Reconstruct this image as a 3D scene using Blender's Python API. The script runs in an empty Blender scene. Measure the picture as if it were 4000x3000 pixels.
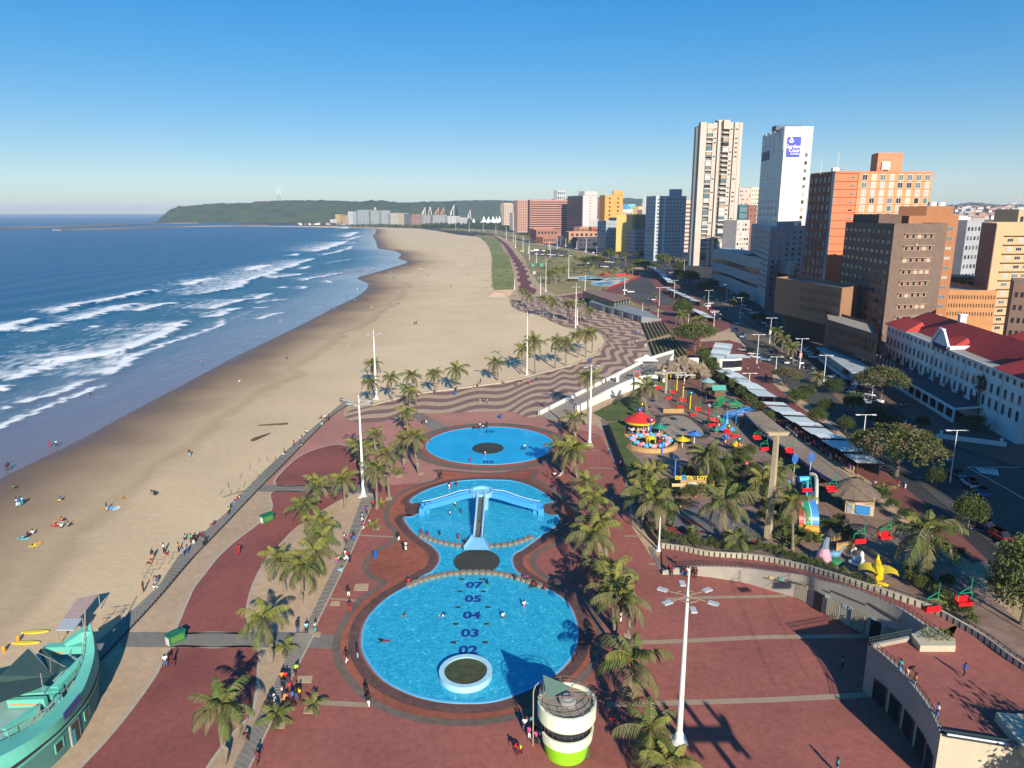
import bpy, bmesh, math, random
import numpy as np
from mathutils import Vector, Matrix, noise as mnoise
from mathutils.geometry import tessellate_polygon
random.seed(7)
R = math.radians
SC = bpy.context.scene
COL = SC.collection
# ---------------------------------------------------------------- camera, sky, sun, exposure
FOC = 2850.0; PITCH = R(13.15); CH = 52.0
cam = bpy.data.cameras.new('camera'); cam_o = bpy.data.objects.new('camera', cam); COL.objects.link(cam_o)
cam.sensor_width = 36; cam.sensor_fit = 'HORIZONTAL'; cam.angle = 2*math.atan(2000/FOC)
cam.clip_start = 1; cam.clip_end = 80000
cam_o.location = (0, 0, CH); cam_o.rotation_euler = (math.pi/2-PITCH, 0, 0)
SC.camera = cam_o
SUN_EL = R(25); SUN_AZ = R(15)                       # sun stands behind the camera, to the right
sdir = Vector((math.sin(SUN_AZ)*math.cos(SUN_EL), -math.cos(SUN_AZ)*math.cos(SUN_EL), math.sin(SUN_EL)))
w = bpy.data.worlds.new('World'); SC.world = w; w.use_nodes = True
nt = w.node_tree; nt.nodes.clear()
sky = nt.nodes.new('ShaderNodeTexSky'); sky.sky_type = 'NISHITA'; sky.sun_disc = False
sky.sun_elevation = SUN_EL; sky.sun_rotation = math.atan2(sdir.x, sdir.y)
sky.altitude = 0; sky.air_density = 1.0; sky.dust_density = 0.2; sky.ozone_density = 5.5
bg = nt.nodes.new('ShaderNodeBackground'); bg.inputs[1].default_value = 0.15
wo = nt.nodes.new('ShaderNodeOutputWorld')
hs = nt.nodes.new('ShaderNodeHueSaturation'); hs.inputs['Saturation'].default_value = 1.85; hs.inputs['Value'].default_value = 1.2; hs.inputs['Hue'].default_value = 0.508
gm = nt.nodes.new('ShaderNodeGamma'); gm.inputs['Gamma'].default_value = .53; nt.links.new(sky.outputs[0], gm.inputs['Color']); nt.links.new(gm.outputs[0], hs.inputs['Color']); nt.links.new(hs.outputs[0], bg.inputs[0]); nt.links.new(bg.outputs[0], wo.inputs[0])
sl = bpy.data.lights.new('sun', 'SUN'); sl.energy = 4.8; sl.angle = R(0.53); sl.color = (1, 0.90, 0.76)
so = bpy.data.objects.new('sun', sl); COL.objects.link(so)
so.rotation_euler = sdir.to_track_quat('Z', 'Y').to_euler()
SC.view_settings.view_transform = 'Standard'; SC.view_settings.look = 'None'
SC.view_settings.exposure = 0.66; SC.view_settings.gamma = 1
SC.cycles.max_bounces = 5; SC.cycles.diffuse_bounces = 2; SC.cycles.glossy_bounces = 2
SC.cycles.transmission_bounces = 3; SC.cycles.transparent_max_bounces = 8; SC.cycles.volume_bounces = 0
SC.cycles.caustics_reflective = False; SC.cycles.caustics_refractive = False
SC.cycles.use_adaptive_sampling = True
# ---------------------------------------------------------------- where things stand
SP, CP = math.sin(PITCH), math.cos(PITCH)
def ray(px, py):
 u = (px-2000)/FOC; v = (py-1500)/FOC
 return u, CP - v*SP, -SP - v*CP
def G(px, py, z=0.0):
 "point of the level z that the surveyed photo position stands on"
 x, y, d = ray(px, py); t = (z-CH)/d
 return Vector((x*t, y*t, z))
def D(px, py, Y):
 x, y, d = ray(px, py); t = Y/y
 return Vector((x*t, Y, CH+d*t))
def top_z(bx, by, ty, z=0.0):
 return D(bx, ty, G(bx, by, z).y).z
# ---------------------------------------------------------------- naming
REG = []
def reg(o, label, cat, group=None, key=0):
 o['label'] = label; o['category'] = cat
 if group: o['group'] = group
 REG.append((o, key)); return o
ORD = ['first','second','third','fourth','fifth','sixth','seventh','eighth','ninth','tenth','eleventh','twelfth','thirteenth','fourteenth','fifteenth','sixteenth','seventeenth','eighteenth','nineteenth','twentieth']
ORD += ['twenty-'+ORD[i] for i in range(9)]+['thirtieth']+['thirty-'+ORD[i] for i in range(9)]
def finish_labels():
 d = {}
 for o, k in REG: d.setdefault(o['label'], []).append((k, o))
 for lab, l in d.items():
  if len(l) < 2: continue
  l.sort(key=lambda t: t[0])
  n = len(l)
  for i, (k, o) in enumerate(l):
   s = 'leftmost' if i == 0 else ('rightmost' if i == n-1 else ORD[min(i, len(ORD)-1)]+' from left')
   o['label'] = lab+', '+s
def new(name, me, parent=None, loc=None, rz=0):
 o = bpy.data.objects.new(name, me); COL.objects.link(o)
 if parent is not None: o.parent = parent
 if loc is not None: o.location = loc
 if rz: o.rotation_euler = (0, 0, rz)
 return o
def thing(name, label, cat, loc=(0,0,0), rz=0, group=None, key=0):
 o = new(name, None, None, loc, rz); o.empty_display_size = 0.2
 return reg(o, label, cat, group, key)
def struct(o, kind='structure'):
 o['kind'] = kind; return o
# ---------------------------------------------------------------- meshes
class MB:
 def __init__(s): s.v = []; s.f = []; s.m = []; s.mi = 0
 def mat(s, i): s.mi = i; return s
 def face(s, pts):
  n = len(s.v); s.v += [tuple(p) for p in pts]; s.f.append(tuple(range(n, n+len(pts)))); s.m.append(s.mi); return s
 def box(s, c, size, rz=0, rx=0):
  c = Vector(c); hx, hy, hz = size[0]/2, size[1]/2, size[2]/2
  M = Matrix.Rotation(rz, 3, 'Z') @ Matrix.Rotation(rx, 3, 'X') if (rz or rx) else None
  P = []
  for z in (-hz, hz):
   for x, y in ((-hx,-hy),(hx,-hy),(hx,hy),(-hx,hy)):
    p = Vector((x, y, z))
    if M: p = M @ p
    P.append(tuple(c+p))
  n = len(s.v); s.v += P
  for f in ((0,3,2,1),(4,5,6,7),(0,1,5,4),(1,2,6,5),(2,3,7,6),(3,0,4,7)):
   s.f.append(tuple(n+i for i in f)); s.m.append(s.mi)
  return s
 def beam(s, a, b, w, h):
  a = Vector(a); b = Vector(b); d = b-a; L = d.length
  if L < 1e-6: return s
  d.normalize(); up = Vector((0,0,1)) if abs(d.z) < .95 else Vector((1,0,0))
  x = d.cross(up).normalized(); y = x.cross(d).normalized()
  n = len(s.v)
  for p in (a, b):
   for i, j in ((-1,-1),(1,-1),(1,1),(-1,1)): s.v.append(tuple(p+x*i*w/2+y*j*h/2))
  for f in ((0,3,2,1),(4,5,6,7),(0,1,5,4),(1,2,6,5),(2,3,7,6),(3,0,4,7)):
   s.f.append(tuple(n+i for i in f)); s.m.append(s.mi)
  return s
 def tube(s, pts, rad, seg=8, cap=True):
  pts = [Vector(p) for p in pts]
  if not isinstance(rad, (list, tuple)): rad = [rad]*len(pts)
  n = len(s.v)
  for i, p in enumerate(pts):
   d = (pts[min(i+1, len(pts)-1)]-pts[max(i-1, 0)]).normalized()
   up = Vector((0,0,1)) if abs(d.z) < .9 else Vector((1,0,0))
   x = d.cross(up).normalized(); y = x.cross(d).normalized()
   for k in range(seg):
    a = 2*math.pi*k/seg
    s.v.append(tuple(p+(x*math.cos(a)+y*math.sin(a))*rad[i]))
  for i in range(len(pts)-1):
   for k in range(seg):
    k2 = (k+1) % seg
    s.f.append((n+i*seg+k, n+i*seg+k2, n+(i+1)*seg+k2, n+(i+1)*seg+k)); s.m.append(s.mi)
  if cap:
   s.f.append(tuple(n+k for k in range(seg))[::-1]); s.m.append(s.mi)
   s.f.append(tuple(n+(len(pts)-1)*seg+k for k in range(seg))); s.m.append(s.mi)
  return s
 def lathe(s, prof, seg=24, c=(0,0,0), a0=0, a1=2*math.pi, sx=1, sy=1):
  full = abs(a1-a0-2*math.pi) < 1e-6
  n = len(s.v); m = seg if full else seg+1
  for r, z in prof:
   for k in range(m):
    a = a0+(a1-a0)*k/seg
    s.v.append((c[0]+r*math.cos(a)*sx, c[1]+r*math.sin(a)*sy, c[2]+z))
  for i in range(len(prof)-1):
   for k in range(seg):
    k2 = (k+1) % m
    s.f.append((n+i*m+k, n+i*m+k2, n+(i+1)*m+k2, n+(i+1)*m+k)); s.m.append(s.mi)
  return s
 def prism(s, poly, z0, z1, top=True, bottom=False):
  n = len(s.v); k = len(poly)
  s.v += [(p[0], p[1], z0) for p in poly]+[(p[0], p[1], z1) for p in poly]
  for i in range(k):
   j = (i+1) % k
   s.f.append((n+i, n+j, n+k+j, n+k+i)); s.m.append(s.mi)
  if top: s.f.append(tuple(range(n+k, n+2*k))); s.m.append(s.mi)
  if bottom: s.f.append(tuple(range(n+k-1, n-1, -1))); s.m.append(s.mi)
  return s
 def ball(s, c, r, seg=10, rings=7, sz=(1,1,1), bump=0.0):
  n = len(s.v); c = Vector(c)
  for i in range(rings+1):
   t = math.pi*i/rings
   for k in range(seg):
    a = 2*math.pi*k/seg
    q = Vector((math.sin(t)*math.cos(a), math.sin(t)*math.sin(a), math.cos(t)))
    rr = r*(1+(bump*mnoise.noise(q*2.3+c) if bump else 0))
    s.v.append((c.x+q.x*rr*sz[0], c.y+q.y*rr*sz[1], c.z+q.z*rr*sz[2]))
  for i in range(rings):
   for k in range(seg):
    k2 = (k+1) % seg
    s.f.append((n+i*seg+k, n+(i+1)*seg+k, n+(i+1)*seg+k2, n+i*seg+k2)); s.m.append(s.mi)
  return s
 def mesh(s, name, mats, smooth=False):
  me = bpy.data.meshes.new(name); me.from_pydata(s.v, [], s.f)
  for m in (mats if isinstance(mats, (list, tuple)) else [mats]): me.materials.append(m)
  if max(s.m, default=0): me.polygons.foreach_set('material_index', s.m)
  if smooth: me.polygons.foreach_set('use_smooth', [True]*len(s.f))
  me.update(); return me
 def build(s, name, mats, parent=None, loc=None, rz=0, smooth=False):
  return new(name, s.mesh(name, mats, smooth), parent, loc, rz)
def ccw(poly):
 a = sum(poly[i][0]*poly[(i+1) % len(poly)][1]-poly[(i+1) % len(poly)][0]*poly[i][1] for i in range(len(poly)))
 return poly if a > 0 else poly[::-1]
def sheet_mesh(name, pts, z, m, thick=0.0):
 pts = ccw([(p[0], p[1]) for p in pts]); n = len(pts)
 v = [(x, y, z) for x, y in pts]; f = []
 for t in tessellate_polygon([[Vector((x, y, 0)) for x, y in pts]]):
  a, b, c = (v[i] for i in t)
  cr = (b[0]-a[0])*(c[1]-a[1])-(b[1]-a[1])*(c[0]-a[0])
  if abs(cr) > 1e-9: f.append(tuple(t) if cr > 0 else (t[0], t[2], t[1]))
 if thick:
  v += [(x, y, z-thick) for x, y in pts]
  f += [(i, n+i, n+(i+1) % n, (i+1) % n) for i in range(n)]
 me = bpy.data.meshes.new(name); me.from_pydata(v, [], f); me.materials.append(m); me.update()
 return me
def smooth_line(pts, n=6, closed=False):
 "Catmull-Rom through the points"
 P = [Vector(p) for p in pts]; out = []
 N = len(P); rng = range(N) if closed else range(N-1)
 for i in rng:
  if closed: p0, p1, p2, p3 = P[(i-1) % N], P[i], P[(i+1) % N], P[(i+2) % N]
  else: p0, p1, p2, p3 = P[max(i-1, 0)], P[i], P[i+1], P[min(i+2, N-1)]
  for k in range(n):
   t = k/n
   out.append(0.5*((2*p1)+(-p0+p2)*t+(2*p0-5*p1+4*p2-p3)*t*t+(-p0+3*p1-3*p2+p3)*t**3))
 if not closed: out.append(P[-1])
 return out
def gl(pxs, z=0.0): return [G(a, b, z) for a, b in pxs]
def area(name, pxs, z, m, smooth=0, thick=0.0, kind='structure'):
 pts = gl(pxs, z)
 if smooth: pts = smooth_line(pts, smooth, True)
 return struct(new(name, sheet_mesh(name, pts, z, m, thick)), kind)
def ribbon(pts, w, side=0.0):
 "left and right edge of a band of width w that follows the points"
 L, Rr = [], []
 for i, p in enumerate(pts):
  a = pts[max(i-1, 0)]; b = pts[min(i+1, len(pts)-1)]
  d = Vector((b[0]-a[0], b[1]-a[1])); d.normalize() if d.length else None
  n = Vector((-d.y, d.x))
  L.append((p[0]+n.x*(w/2+side), p[1]+n.y*(w/2+side))); Rr.append((p[0]-n.x*(w/2-side), p[1]-n.y*(w/2-side)))
 return L, Rr
def band(mb, pts, w, z0, z1):
 L, Rr = ribbon(pts, w)
 for i in range(len(L)-1):
  a, b, c, d = Rr[i], Rr[i+1], L[i+1], L[i]
  za = z1 if not callable(z1) else z1(i); zb = z1 if not callable(z1) else z1(i+1)
  mb.face([(a[0],a[1],za),(b[0],b[1],zb),(c[0],c[1],zb),(d[0],d[1],za)])
  if z0 is not None:
   mb.face([(a[0],a[1],z0),(b[0],b[1],z0),(b[0],b[1],zb),(a[0],a[1],za)])
   mb.face([(d[0],d[1],za),(c[0],c[1],zb),(c[0],c[1],z0),(d[0],d[1],z0)])
 if z0 is not None:
  for i in (0, len(L)-1):
   za = z1 if not callable(z1) else z1(i)
   q = [(Rr[i][0],Rr[i][1],z0),(Rr[i][0],Rr[i][1],za),(L[i][0],L[i][1],za),(L[i][0],L[i][1],z0)]
   mb.face(q if i == 0 else q[::-1])
# ---------------------------------------------------------------- materials
MATS = {}
def lin(h):
 if isinstance(h, str):
  c = [int(h[i:i+2], 16)/255 for i in (0, 2, 4)]
  return tuple(x/12.92 if x <= .04045 else ((x+.055)/1.055)**2.4 for x in c)
 return h
def M(name, col, rough=0.8, var=0.15, scale=0.5, bump=0.0, bscale=None, metal=0.0, spec=0.3, col2=None, det=6, dirt=0.0):
 if name in MATS: return MATS[name]
 m = bpy.data.materials.new(name); m.use_nodes = True; MATS[name] = m
 n = m.node_tree.nodes; L = m.node_tree.links; b = n['Principled BSDF']
 col = lin(col); b.inputs['Roughness'].default_value = rough; b.inputs['Metallic'].default_value = metal
 b.inputs['Specular IOR Level'].default_value = spec
 if var <= 0 and not col2:
  b.inputs['Base Color'].default_value = (*col, 1); return m
 g = n.new('ShaderNodeNewGeometry')
 t = n.new('ShaderNodeTexNoise'); t.inputs['Scale'].default_value = scale; t.inputs['Detail'].default_value = det; t.inputs['Roughness'].default_value = 0.65
 L.new(g.outputs['Position'], t.inputs['Vector'])
 r = n.new('ShaderNodeValToRGB'); e = r.color_ramp.elements
 c2 = lin(col2) if col2 else tuple(c*(1-var) for c in col); c1 = col if col2 else tuple(min(1, c*(1+var*.7)) for c in col)
 e[0].position = .33; e[1].position = .67; e[0].color = (*c2, 1); e[1].color = (*c1, 1)
 L.new(t.outputs['Fac'], r.inputs[0])
 out = r.outputs[0]
 if dirt:
  t3 = n.new('ShaderNodeTexNoise'); t3.inputs['Scale'].default_value = scale*0.07; t3.inputs['Detail'].default_value = 8
  L.new(g.outputs['Position'], t3.inputs['Vector'])
  mr = n.new('ShaderNodeMapRange'); mr.inputs['From Min'].default_value = .4; mr.inputs['From Max'].default_value = .68
  mr.inputs['To Min'].default_value = 1+dirt*.4; mr.inputs['To Max'].default_value = 1-dirt
  L.new(t3.outputs['Fac'], mr.inputs['Value'])
  mx = n.new('ShaderNodeVectorMath'); mx.operation = 'SCALE'; L.new(out, mx.inputs[0]); L.new(mr.outputs[0], mx.inputs['Scale']); out = mx.outputs[0]
 L.new(out, b.inputs['Base Color'])
 if bump:
  t2 = n.new('ShaderNodeTexNoise'); t2.inputs['Scale'].default_value = bscale or scale*6; t2.inputs['Detail'].default_value = 4
  L.new(g.outputs['Position'], t2.inputs['Vector'])
  bp = n.new('ShaderNodeBump'); bp.inputs['Strength'].default_value = bump; bp.inputs['Distance'].default_value = 0.05
  L.new(t2.outputs['Fac'], bp.inputs['Height']); L.new(bp.outputs[0], b.inputs['Normal'])
 return m
def P(name, col, rough=0.5, spec=0.4, metal=0.0):
 return M(name, col, rough, 0.10, 2.5, spec=spec, metal=metal)
def flat(name, col, rough=0.5, spec=.4, metal=0.0): return M(name, col, rough, 0, 1, spec=spec, metal=metal)
# ================================================================ SETTING
RED = M('brick_red', (.30,.102,.078), .85, .18, 1.3, dirt=.16, det=10)
REDD = M('brick_dark_red', (.245,.078,.062), .85, .16, 1.6, dirt=.18, det=10)
TERR = M('terracotta', (.40,.185,.14), .85, .14, 1.1, dirt=.14, det=10)
TAN = M('tan_paving', (.46,.325,.205), .88, .14, .8, dirt=.18, det=10)
GREYP = M('grey_paving', (.20,.185,.155), .85, .15, 1.2, dirt=.12)
PALE = M('pale_kerb', (.42,.37,.28), .8, .12, 1.5)
ASPH = M('asphalt', (.040,.040,.043), .85, .2, .6, dirt=.2)
ASPL = M('asphalt_worn', (.068,.066,.062), .85, .2, .6, dirt=.2)
DRYG = M('dry_grass', (.33,.26,.115), .95, .3, .15, bump=.5, col2=(.18,.165,.065), dirt=.2)
GRN = M('green_grass', (.10,.13,.035), .95, .3, .2, bump=.5, col2=(.055,.08,.02))
CONC = M('concrete', (.30,.27,.21), .85, .15, .8, dirt=.15)
WHITE = M('white_paint', (.72,.70,.66), .6, .06, .6)
DARK = M('dark_joint', (.035,.03,.028), .8, .1, 1)
ground = struct(MB().face([(-60000,-3000,-.6),(60000,-3000,-.6),(60000,70000,-.6),(-60000,70000,-.6)]).build('ground', ASPH))
# ---- shoreline
SHP = [(-700,2330),(-300,2040),(0,1870),(316,1716),(542,1594),(814,1450),(904,1400),(1000,1355),(1158,1278),(1316,1197),(1389,1161),(1430,1130),(1436,1107),(1396,1086),(1452,1068),(1540,1042),(1590,1024),(1556,1009),(1566,994),(1538,980),(1479,971),(1472,957),(1466,939),(1457,921),(1468,905),(1452,893),(1300,889.5),(1181,887),(1000,885),(904,883)]
shore = smooth_line([G(a, b, 0) for a, b in SHP], 6)
sx = np.array([p.x for p in shore]); sy = np.array([p.y for p in shore])
o_ = np.argsort(sy); sx = sx[o_]; sy = sy[o_]
def xs(Y): return np.interp(Y, sy, sx)
rows = [30.0]
while rows[-1] < sy[-1]: rows.append(rows[-1]+max(1.0, rows[-1]*.0065))
rows = np.array(rows)
def grid_mesh(name, X, Y, Z, attrs, m, flip=False):
 nr, nc = X.shape
 me = bpy.data.meshes.new(name)
 co = np.stack([X, Y, Z], -1).reshape(-1, 3).astype(np.float32)
 i = np.arange(nr-1)[:, None]*nc+np.arange(nc-1)[None, :]
 q = np.stack([i, i+1, i+nc+1, i+nc], -1).reshape(-1, 4)
 if flip: q = q[:, ::-1]
 me.vertices.add(len(co)); me.vertices.foreach_set('co', co.ravel())
 me.loops.add(q.size); me.loops.foreach_set('vertex_index', q.ravel().astype(np.int32))
 me.polygons.add(len(q)); me.polygons.foreach_set('loop_start', np.arange(0, q.size, 4, dtype=np.int32))
 me.polygons.foreach_set('use_smooth', np.ones(len(q), bool))
 me.update(calc_edges=True); me.validate()
 for k, a in attrs.items():
  at = me.attributes.new(k, 'FLOAT', 'POINT'); at.data.foreach_set('value', a.reshape(-1).astype(np.float32))
 me.materials.append(m); return me
off = .8*(1.021**np.arange(262)-1)/.021
Y = np.repeat(rows[:, None], len(off), 1); X = xs(rows)[:, None]-off[None, :]
# breakers: crest lines in the order they run along the shore, (points, front width m, trailing length m, height m, strength)
BR = [([(0,1303),(75,1280),(163,1245)],5,14,1.5,1),([(220,1228),(350,1190),(500,1160),(570,1147),(651,1133)],6,12,1.7,1),
 ([(150,1297),(280,1262)],5,14,.8,.8),([(290,1260),(407,1230),(490,1200),(552,1184)],5,14,1,.85),([(568,1216),(640,1198),(710,1182)],5,10,1,1),
 ([(746,1116),(845,1088)],5,20,1.3,1),([(655,1158),(740,1156),(832,1144),(920,1125),(1000,1090),(1100,1057),(1203,1021),(1235,1007)],5,46,1,.85),
 ([(1000,1056),(1050,1036)],8,14,1.2,1),([(1160,1000),(1180,992)],6,12,1,1),
 ([(1235,985),(1312,962),(1366,941)],9,40,1,1),([(1362,926),(1407,905)],12,24,1,1),([(1362,939),(1425,921)],8,26,.6,.7),
 ([(830,1210),(900,1190),(1000,1167)],4,22,.7,.9),([(1059,1088),(1140,1080),(1212,1068)],4,26,.7,.95),([(1181,1097),(1260,1082),(1339,1064)],3,8,.4,.9),
 ([(0,1440),(180,1418),(370,1396),(497,1373),(646,1305),(777,1247)],5,24,.9,.85),([(0,1531),(52,1506)],5,12,.7,1),([(86,1488),(226,1432),(375,1400),(430,1385)],4,34,.6,.85),
 ([(768,1242),(872,1233),(954,1201)],3,16,.4,.75),([(450,1468),(556,1400),(620,1375)],4,26,.4,.75),([(59,1588),(203,1549),(443,1477)],2,5,.3,.85),([(20,1600),(46,1596)],3,3,.3,.9),
 ([(-60,1700),(0,1669),(158,1608),(335,1540),(425,1495)],1.0,2.5,.12,.9),([(551,1400),(678,1342),(814,1287),(885,1242)],1.2,3,.12,.85),
 ([(1000,1170),(1086,1145)],3,9,.4,.9),([(1000,1186),(1063,1177),(1135,1170)],2,6,.2,.7),([(1000,1249),(1127,1220)],2,4,.15,.9),([(1000,1205),(1050,1200)],2,4,.15,.8),
 ([(1258,998),(1312,987),(1362,973),(1389,960)],4,9,.4,.8),([(1190,1052),(1230,1039)],3,6,.4,.9),([(1325,957),(1402,946)],5,10,.4,.7),
 ([(950,1010),(1020,1000)],1,6,.2,.2),([(-300,1330),(-60,1300),(0,1270)],4,12,.9,.8),([(920,1250),(1000,1215)],2,6,.2,.4),
 ([(1430,1058),(1475,1045)],2,5,.1,.6),([(1280,1030),(1370,1012)],2.5,8,.2,.45),([(1100,1125),(1122,1120)],3,4,.3,.9),([(1290,1105),(1298,1095)],3,4,.2,.8),([(1190,1128),(1208,1118)],3,5,.3,.8),([(330,1280),(378,1279)],3,5,.3,.8)]
foam = np.zeros_like(X); hz = np.zeros_like(X)
rng = np.random.default_rng(3)
for pts, fw, tl, hh, st in BR:
 Pw = [G(a, b, 0) for a, b in pts]
 Pw = smooth_line(Pw, 4)
 tot = sum((Pw[i+1]-Pw[i]).length for i in range(len(Pw)-1)); run = 0
 for i in range(len(Pw)-1):
  a, b = Pw[i], Pw[i+1]; d = (b-a); Ls = d.length; d.normalize()
  nx, ny = d.y, -d.x                       # towards the shore
  if nx < 0: nx, ny = -nx, -ny
  rx = X-a.x; ry = Y-a.y
  al = rx*d.x+ry*d.y; pr = rx*nx+ry*ny
  pr = pr+1.3*np.sin(al*.21+a.x)+.8*np.sin(al*.57+a.y)+2.0*np.sin((al+run)*.06+a.y*0)
  ex = np.maximum(0, np.maximum(-al, al-Ls))
  endf = np.clip(1-ex/1.5, 0, 1)
  f = np.where(pr > 0, np.clip(1-pr/1.0, 0, 1), np.where(pr > -fw, 1.0, np.exp((pr+fw)/tl)*.66))
  s_ = (run+np.clip(al, 0, Ls))/max(tot, 1); tap = np.clip(np.minimum(s_, 1-s_)*7+.15, 0, 1)
  foam = np.maximum(foam, f*endf*st*tap)
  hf = np.where(pr > 0, np.exp(-(pr/2.0)**2), np.exp(-(pr/(fw+2))**2))
  hz = np.maximum(hz, hf*hh*tap*endf); run += Ls
OFF = np.repeat(off[None, :], len(rows), 0)
Z = hz*np.clip(OFF/20, 0, 1)
# low swell lines further out
sw = np.sin(OFF*.16+np.sin(Y*.012)*1.5+Y*.02)*np.clip((OFF-60)/120, 0, 1)*np.clip(1-OFF/900, 0, 1)*.35
Z = Z+sw
def sea_material():
 m = bpy.data.materials.new('sea_water'); m.use_nodes = True; n = m.node_tree.nodes; L = m.node_tree.links; b = n['Principled BSDF']
 a = n.new('ShaderNodeAttribute'); a.attribute_name = 'off'; fo = n.new('ShaderNodeAttribute'); fo.attribute_name = 'foam'
 g = n.new('ShaderNodeNewGeometry')
 mp = n.new('ShaderNodeMapping'); mp.inputs['Rotation'].default_value = (0, 0, R(-12)); mp.inputs['Scale'].default_value = (1, .38, 1)
 L.new(g.outputs['Position'], mp.inputs['Vector'])
 nz = n.new('ShaderNodeTexNoise'); nz.inputs['Scale'].default_value = .05; nz.inputs['Detail'].default_value = 7; nz.inputs['Roughness'].default_value = .62
 L.new(mp.outputs[0], nz.inputs['Vector'])
 # distance with uneven edge -> colour
 ad = n.new('ShaderNodeMath'); ad.operation = 'MULTIPLY_ADD'; ad.inputs[1].default_value = 46; L.new(nz.outputs['Fac'], ad.inputs[0])
 s0 = n.new('ShaderNodeMath'); s0.operation = 'SUBTRACT'; s0.inputs[1].default_value = 23; L.new(a.outputs['Fac'], s0.inputs[0]); L.new(s0.outputs[0], ad.inputs[2])
 mr = n.new('ShaderNodeMapRange'); mr.inputs['From Max'].default_value = 400; L.new(ad.outputs[0], mr.inputs['Value'])
 cr = n.new('ShaderNodeValToRGB'); e = cr.color_ramp.elements
 e[0].position = 0.0; e[0].color = (.20,.165,.165, 1); e[1].position = 1.0; e[1].color = (.006,.062,.150, 1)
 for p, c in ((.06,(.16,.145,.17)),(.105,(.075,.13,.165)),(.16,(.030,.105,.15)),(.30,(.014,.095,.165)),(.5,(.008,.072,.155))):
  q = e.new(p); q.color = (*c, 1)
 L.new(mr.outputs[0], cr.inputs[0])
 # foam
 n2 = n.new('ShaderNodeTexNoise'); n2.inputs['Scale'].default_value = .30; n2.inputs['Detail'].default_value = 8; n2.inputs['Roughness'].default_value = .68
 L.new(mp.outputs[0], n2.inputs['Vector'])
 st = n.new('ShaderNodeTexNoise'); st.inputs['Scale'].default_value = .085; st.inputs['Detail'].default_value = 9; st.inputs['Roughness'].default_value = .7; st.inputs['Distortion'].default_value = 1.2
 L.new(mp.outputs[0], st.inputs['Vector'])
 zr = n.new('ShaderNodeValToRGB'); z = zr.color_ramp.elements; z[0].position = .03; z[0].color = (0,0,0,1); z[1].position = .62; z[1].color = (0,0,0,1)
 for p, v in ((.12,.13),(.30,.15),(.42,.03)): q = z.new(p); q.color = (v,v,v,1)
 L.new(mr.outputs[0], zr.inputs[0])
 veil = n.new('ShaderNodeMath'); veil.operation = 'ADD'; L.new(fo.outputs['Fac'], veil.inputs[0]); L.new(zr.outputs[0], veil.inputs[1])
 sm = n.new('ShaderNodeMath'); sm.operation = 'MULTIPLY_ADD'; sm.inputs[1].default_value = 1.5; L.new(n2.outputs['Fac'], sm.inputs[0]); L.new(veil.outputs[0], sm.inputs[2])
 sm2 = n.new('ShaderNodeMath'); sm2.operation = 'MULTIPLY_ADD'; sm2.inputs[1].default_value = .9; L.new(st.outputs['Fac'], sm2.inputs[0]); L.new(sm.outputs[0], sm2.inputs[2])
 fr = n.new('ShaderNodeMapRange'); fr.inputs['From Min'].default_value = 1.50; fr.inputs['From Max'].default_value = 2.02; L.new(sm2.outputs[0], fr.inputs['Value'])
 mx = n.new('ShaderNodeMix'); mx.data_type = 'RGBA'; L.new(fr.outputs[0], mx.inputs['Factor']); L.new(cr.outputs[0], mx.inputs['A']); mx.inputs['B'].default_value = (.78,.80,.80,1)
 L.new(mx.outputs['Result'], b.inputs['Base Color'])
 ro = n.new('ShaderNodeMapRange'); ro.inputs['From Max'].default_value = 60; ro.inputs['To Min'].default_value = .10; ro.inputs['To Max'].default_value = .34; L.new(ad.outputs[0], ro.inputs['Value'])
 rm = n.new('ShaderNodeMath'); rm.operation = 'MAXIMUM'; L.new(ro.outputs[0], rm.inputs[0]); L.new(fr.outputs[0], rm.inputs[1]); L.new(rm.outputs[0], b.inputs['Roughness'])
 b.inputs['Specular IOR Level'].default_value = .22
 bs = n.new('ShaderNodeMapRange'); bs.inputs['From Min'].default_value = 8; bs.inputs['From Max'].default_value = 70; bs.inputs['To Min'].default_value = .02; bs.inputs['To Max'].default_value = .9; L.new(ad.outputs[0], bs.inputs['Value'])
 bp = n.new('ShaderNodeBump'); bp.inputs['Distance'].default_value = .5; bp.inputs['Strength'].default_value = .6
 n3 = n.new('ShaderNodeTexNoise'); n3.inputs['Scale'].default_value = .17; n3.inputs['Detail'].default_value = 6; n3.inputs['Roughness'].default_value = .6; L.new(mp.outputs[0], n3.inputs['Vector'])
 L.new(n3.outputs['Fac'], bp.inputs['Height']); L.new(bp.outputs[0], b.inputs['Normal'])
 return m
SEA = sea_material()
sea = struct(new('sea', grid_mesh('sea', X, Y, Z, {'off': OFF, 'foam': foam}, SEA, True)))
yN = float(rows[-1]); xw = float(X[-1, -1])
fm = bpy.data.meshes.new('open_sea')
fm.from_pydata([(-60000,yN,-.02),(float(X[-1,0])+300,yN,-.02),(float(X[-1,0])+300,60000,-.02),(-60000,60000,-.02),(-60000,-3000,-.02),(xw-3000,-3000,-.02),(xw-3000,yN,-.02)], [], [(0,1,2,3),(4,5,6,0)])
for k, v in (('off', 2000.0), ('foam', 0.0)):
 at = fm.attributes.new(k, 'FLOAT', 'POINT'); at.data.foreach_set('value', [v]*7)
fm.materials.append(SEA); struct(new('open_sea', fm))
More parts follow.
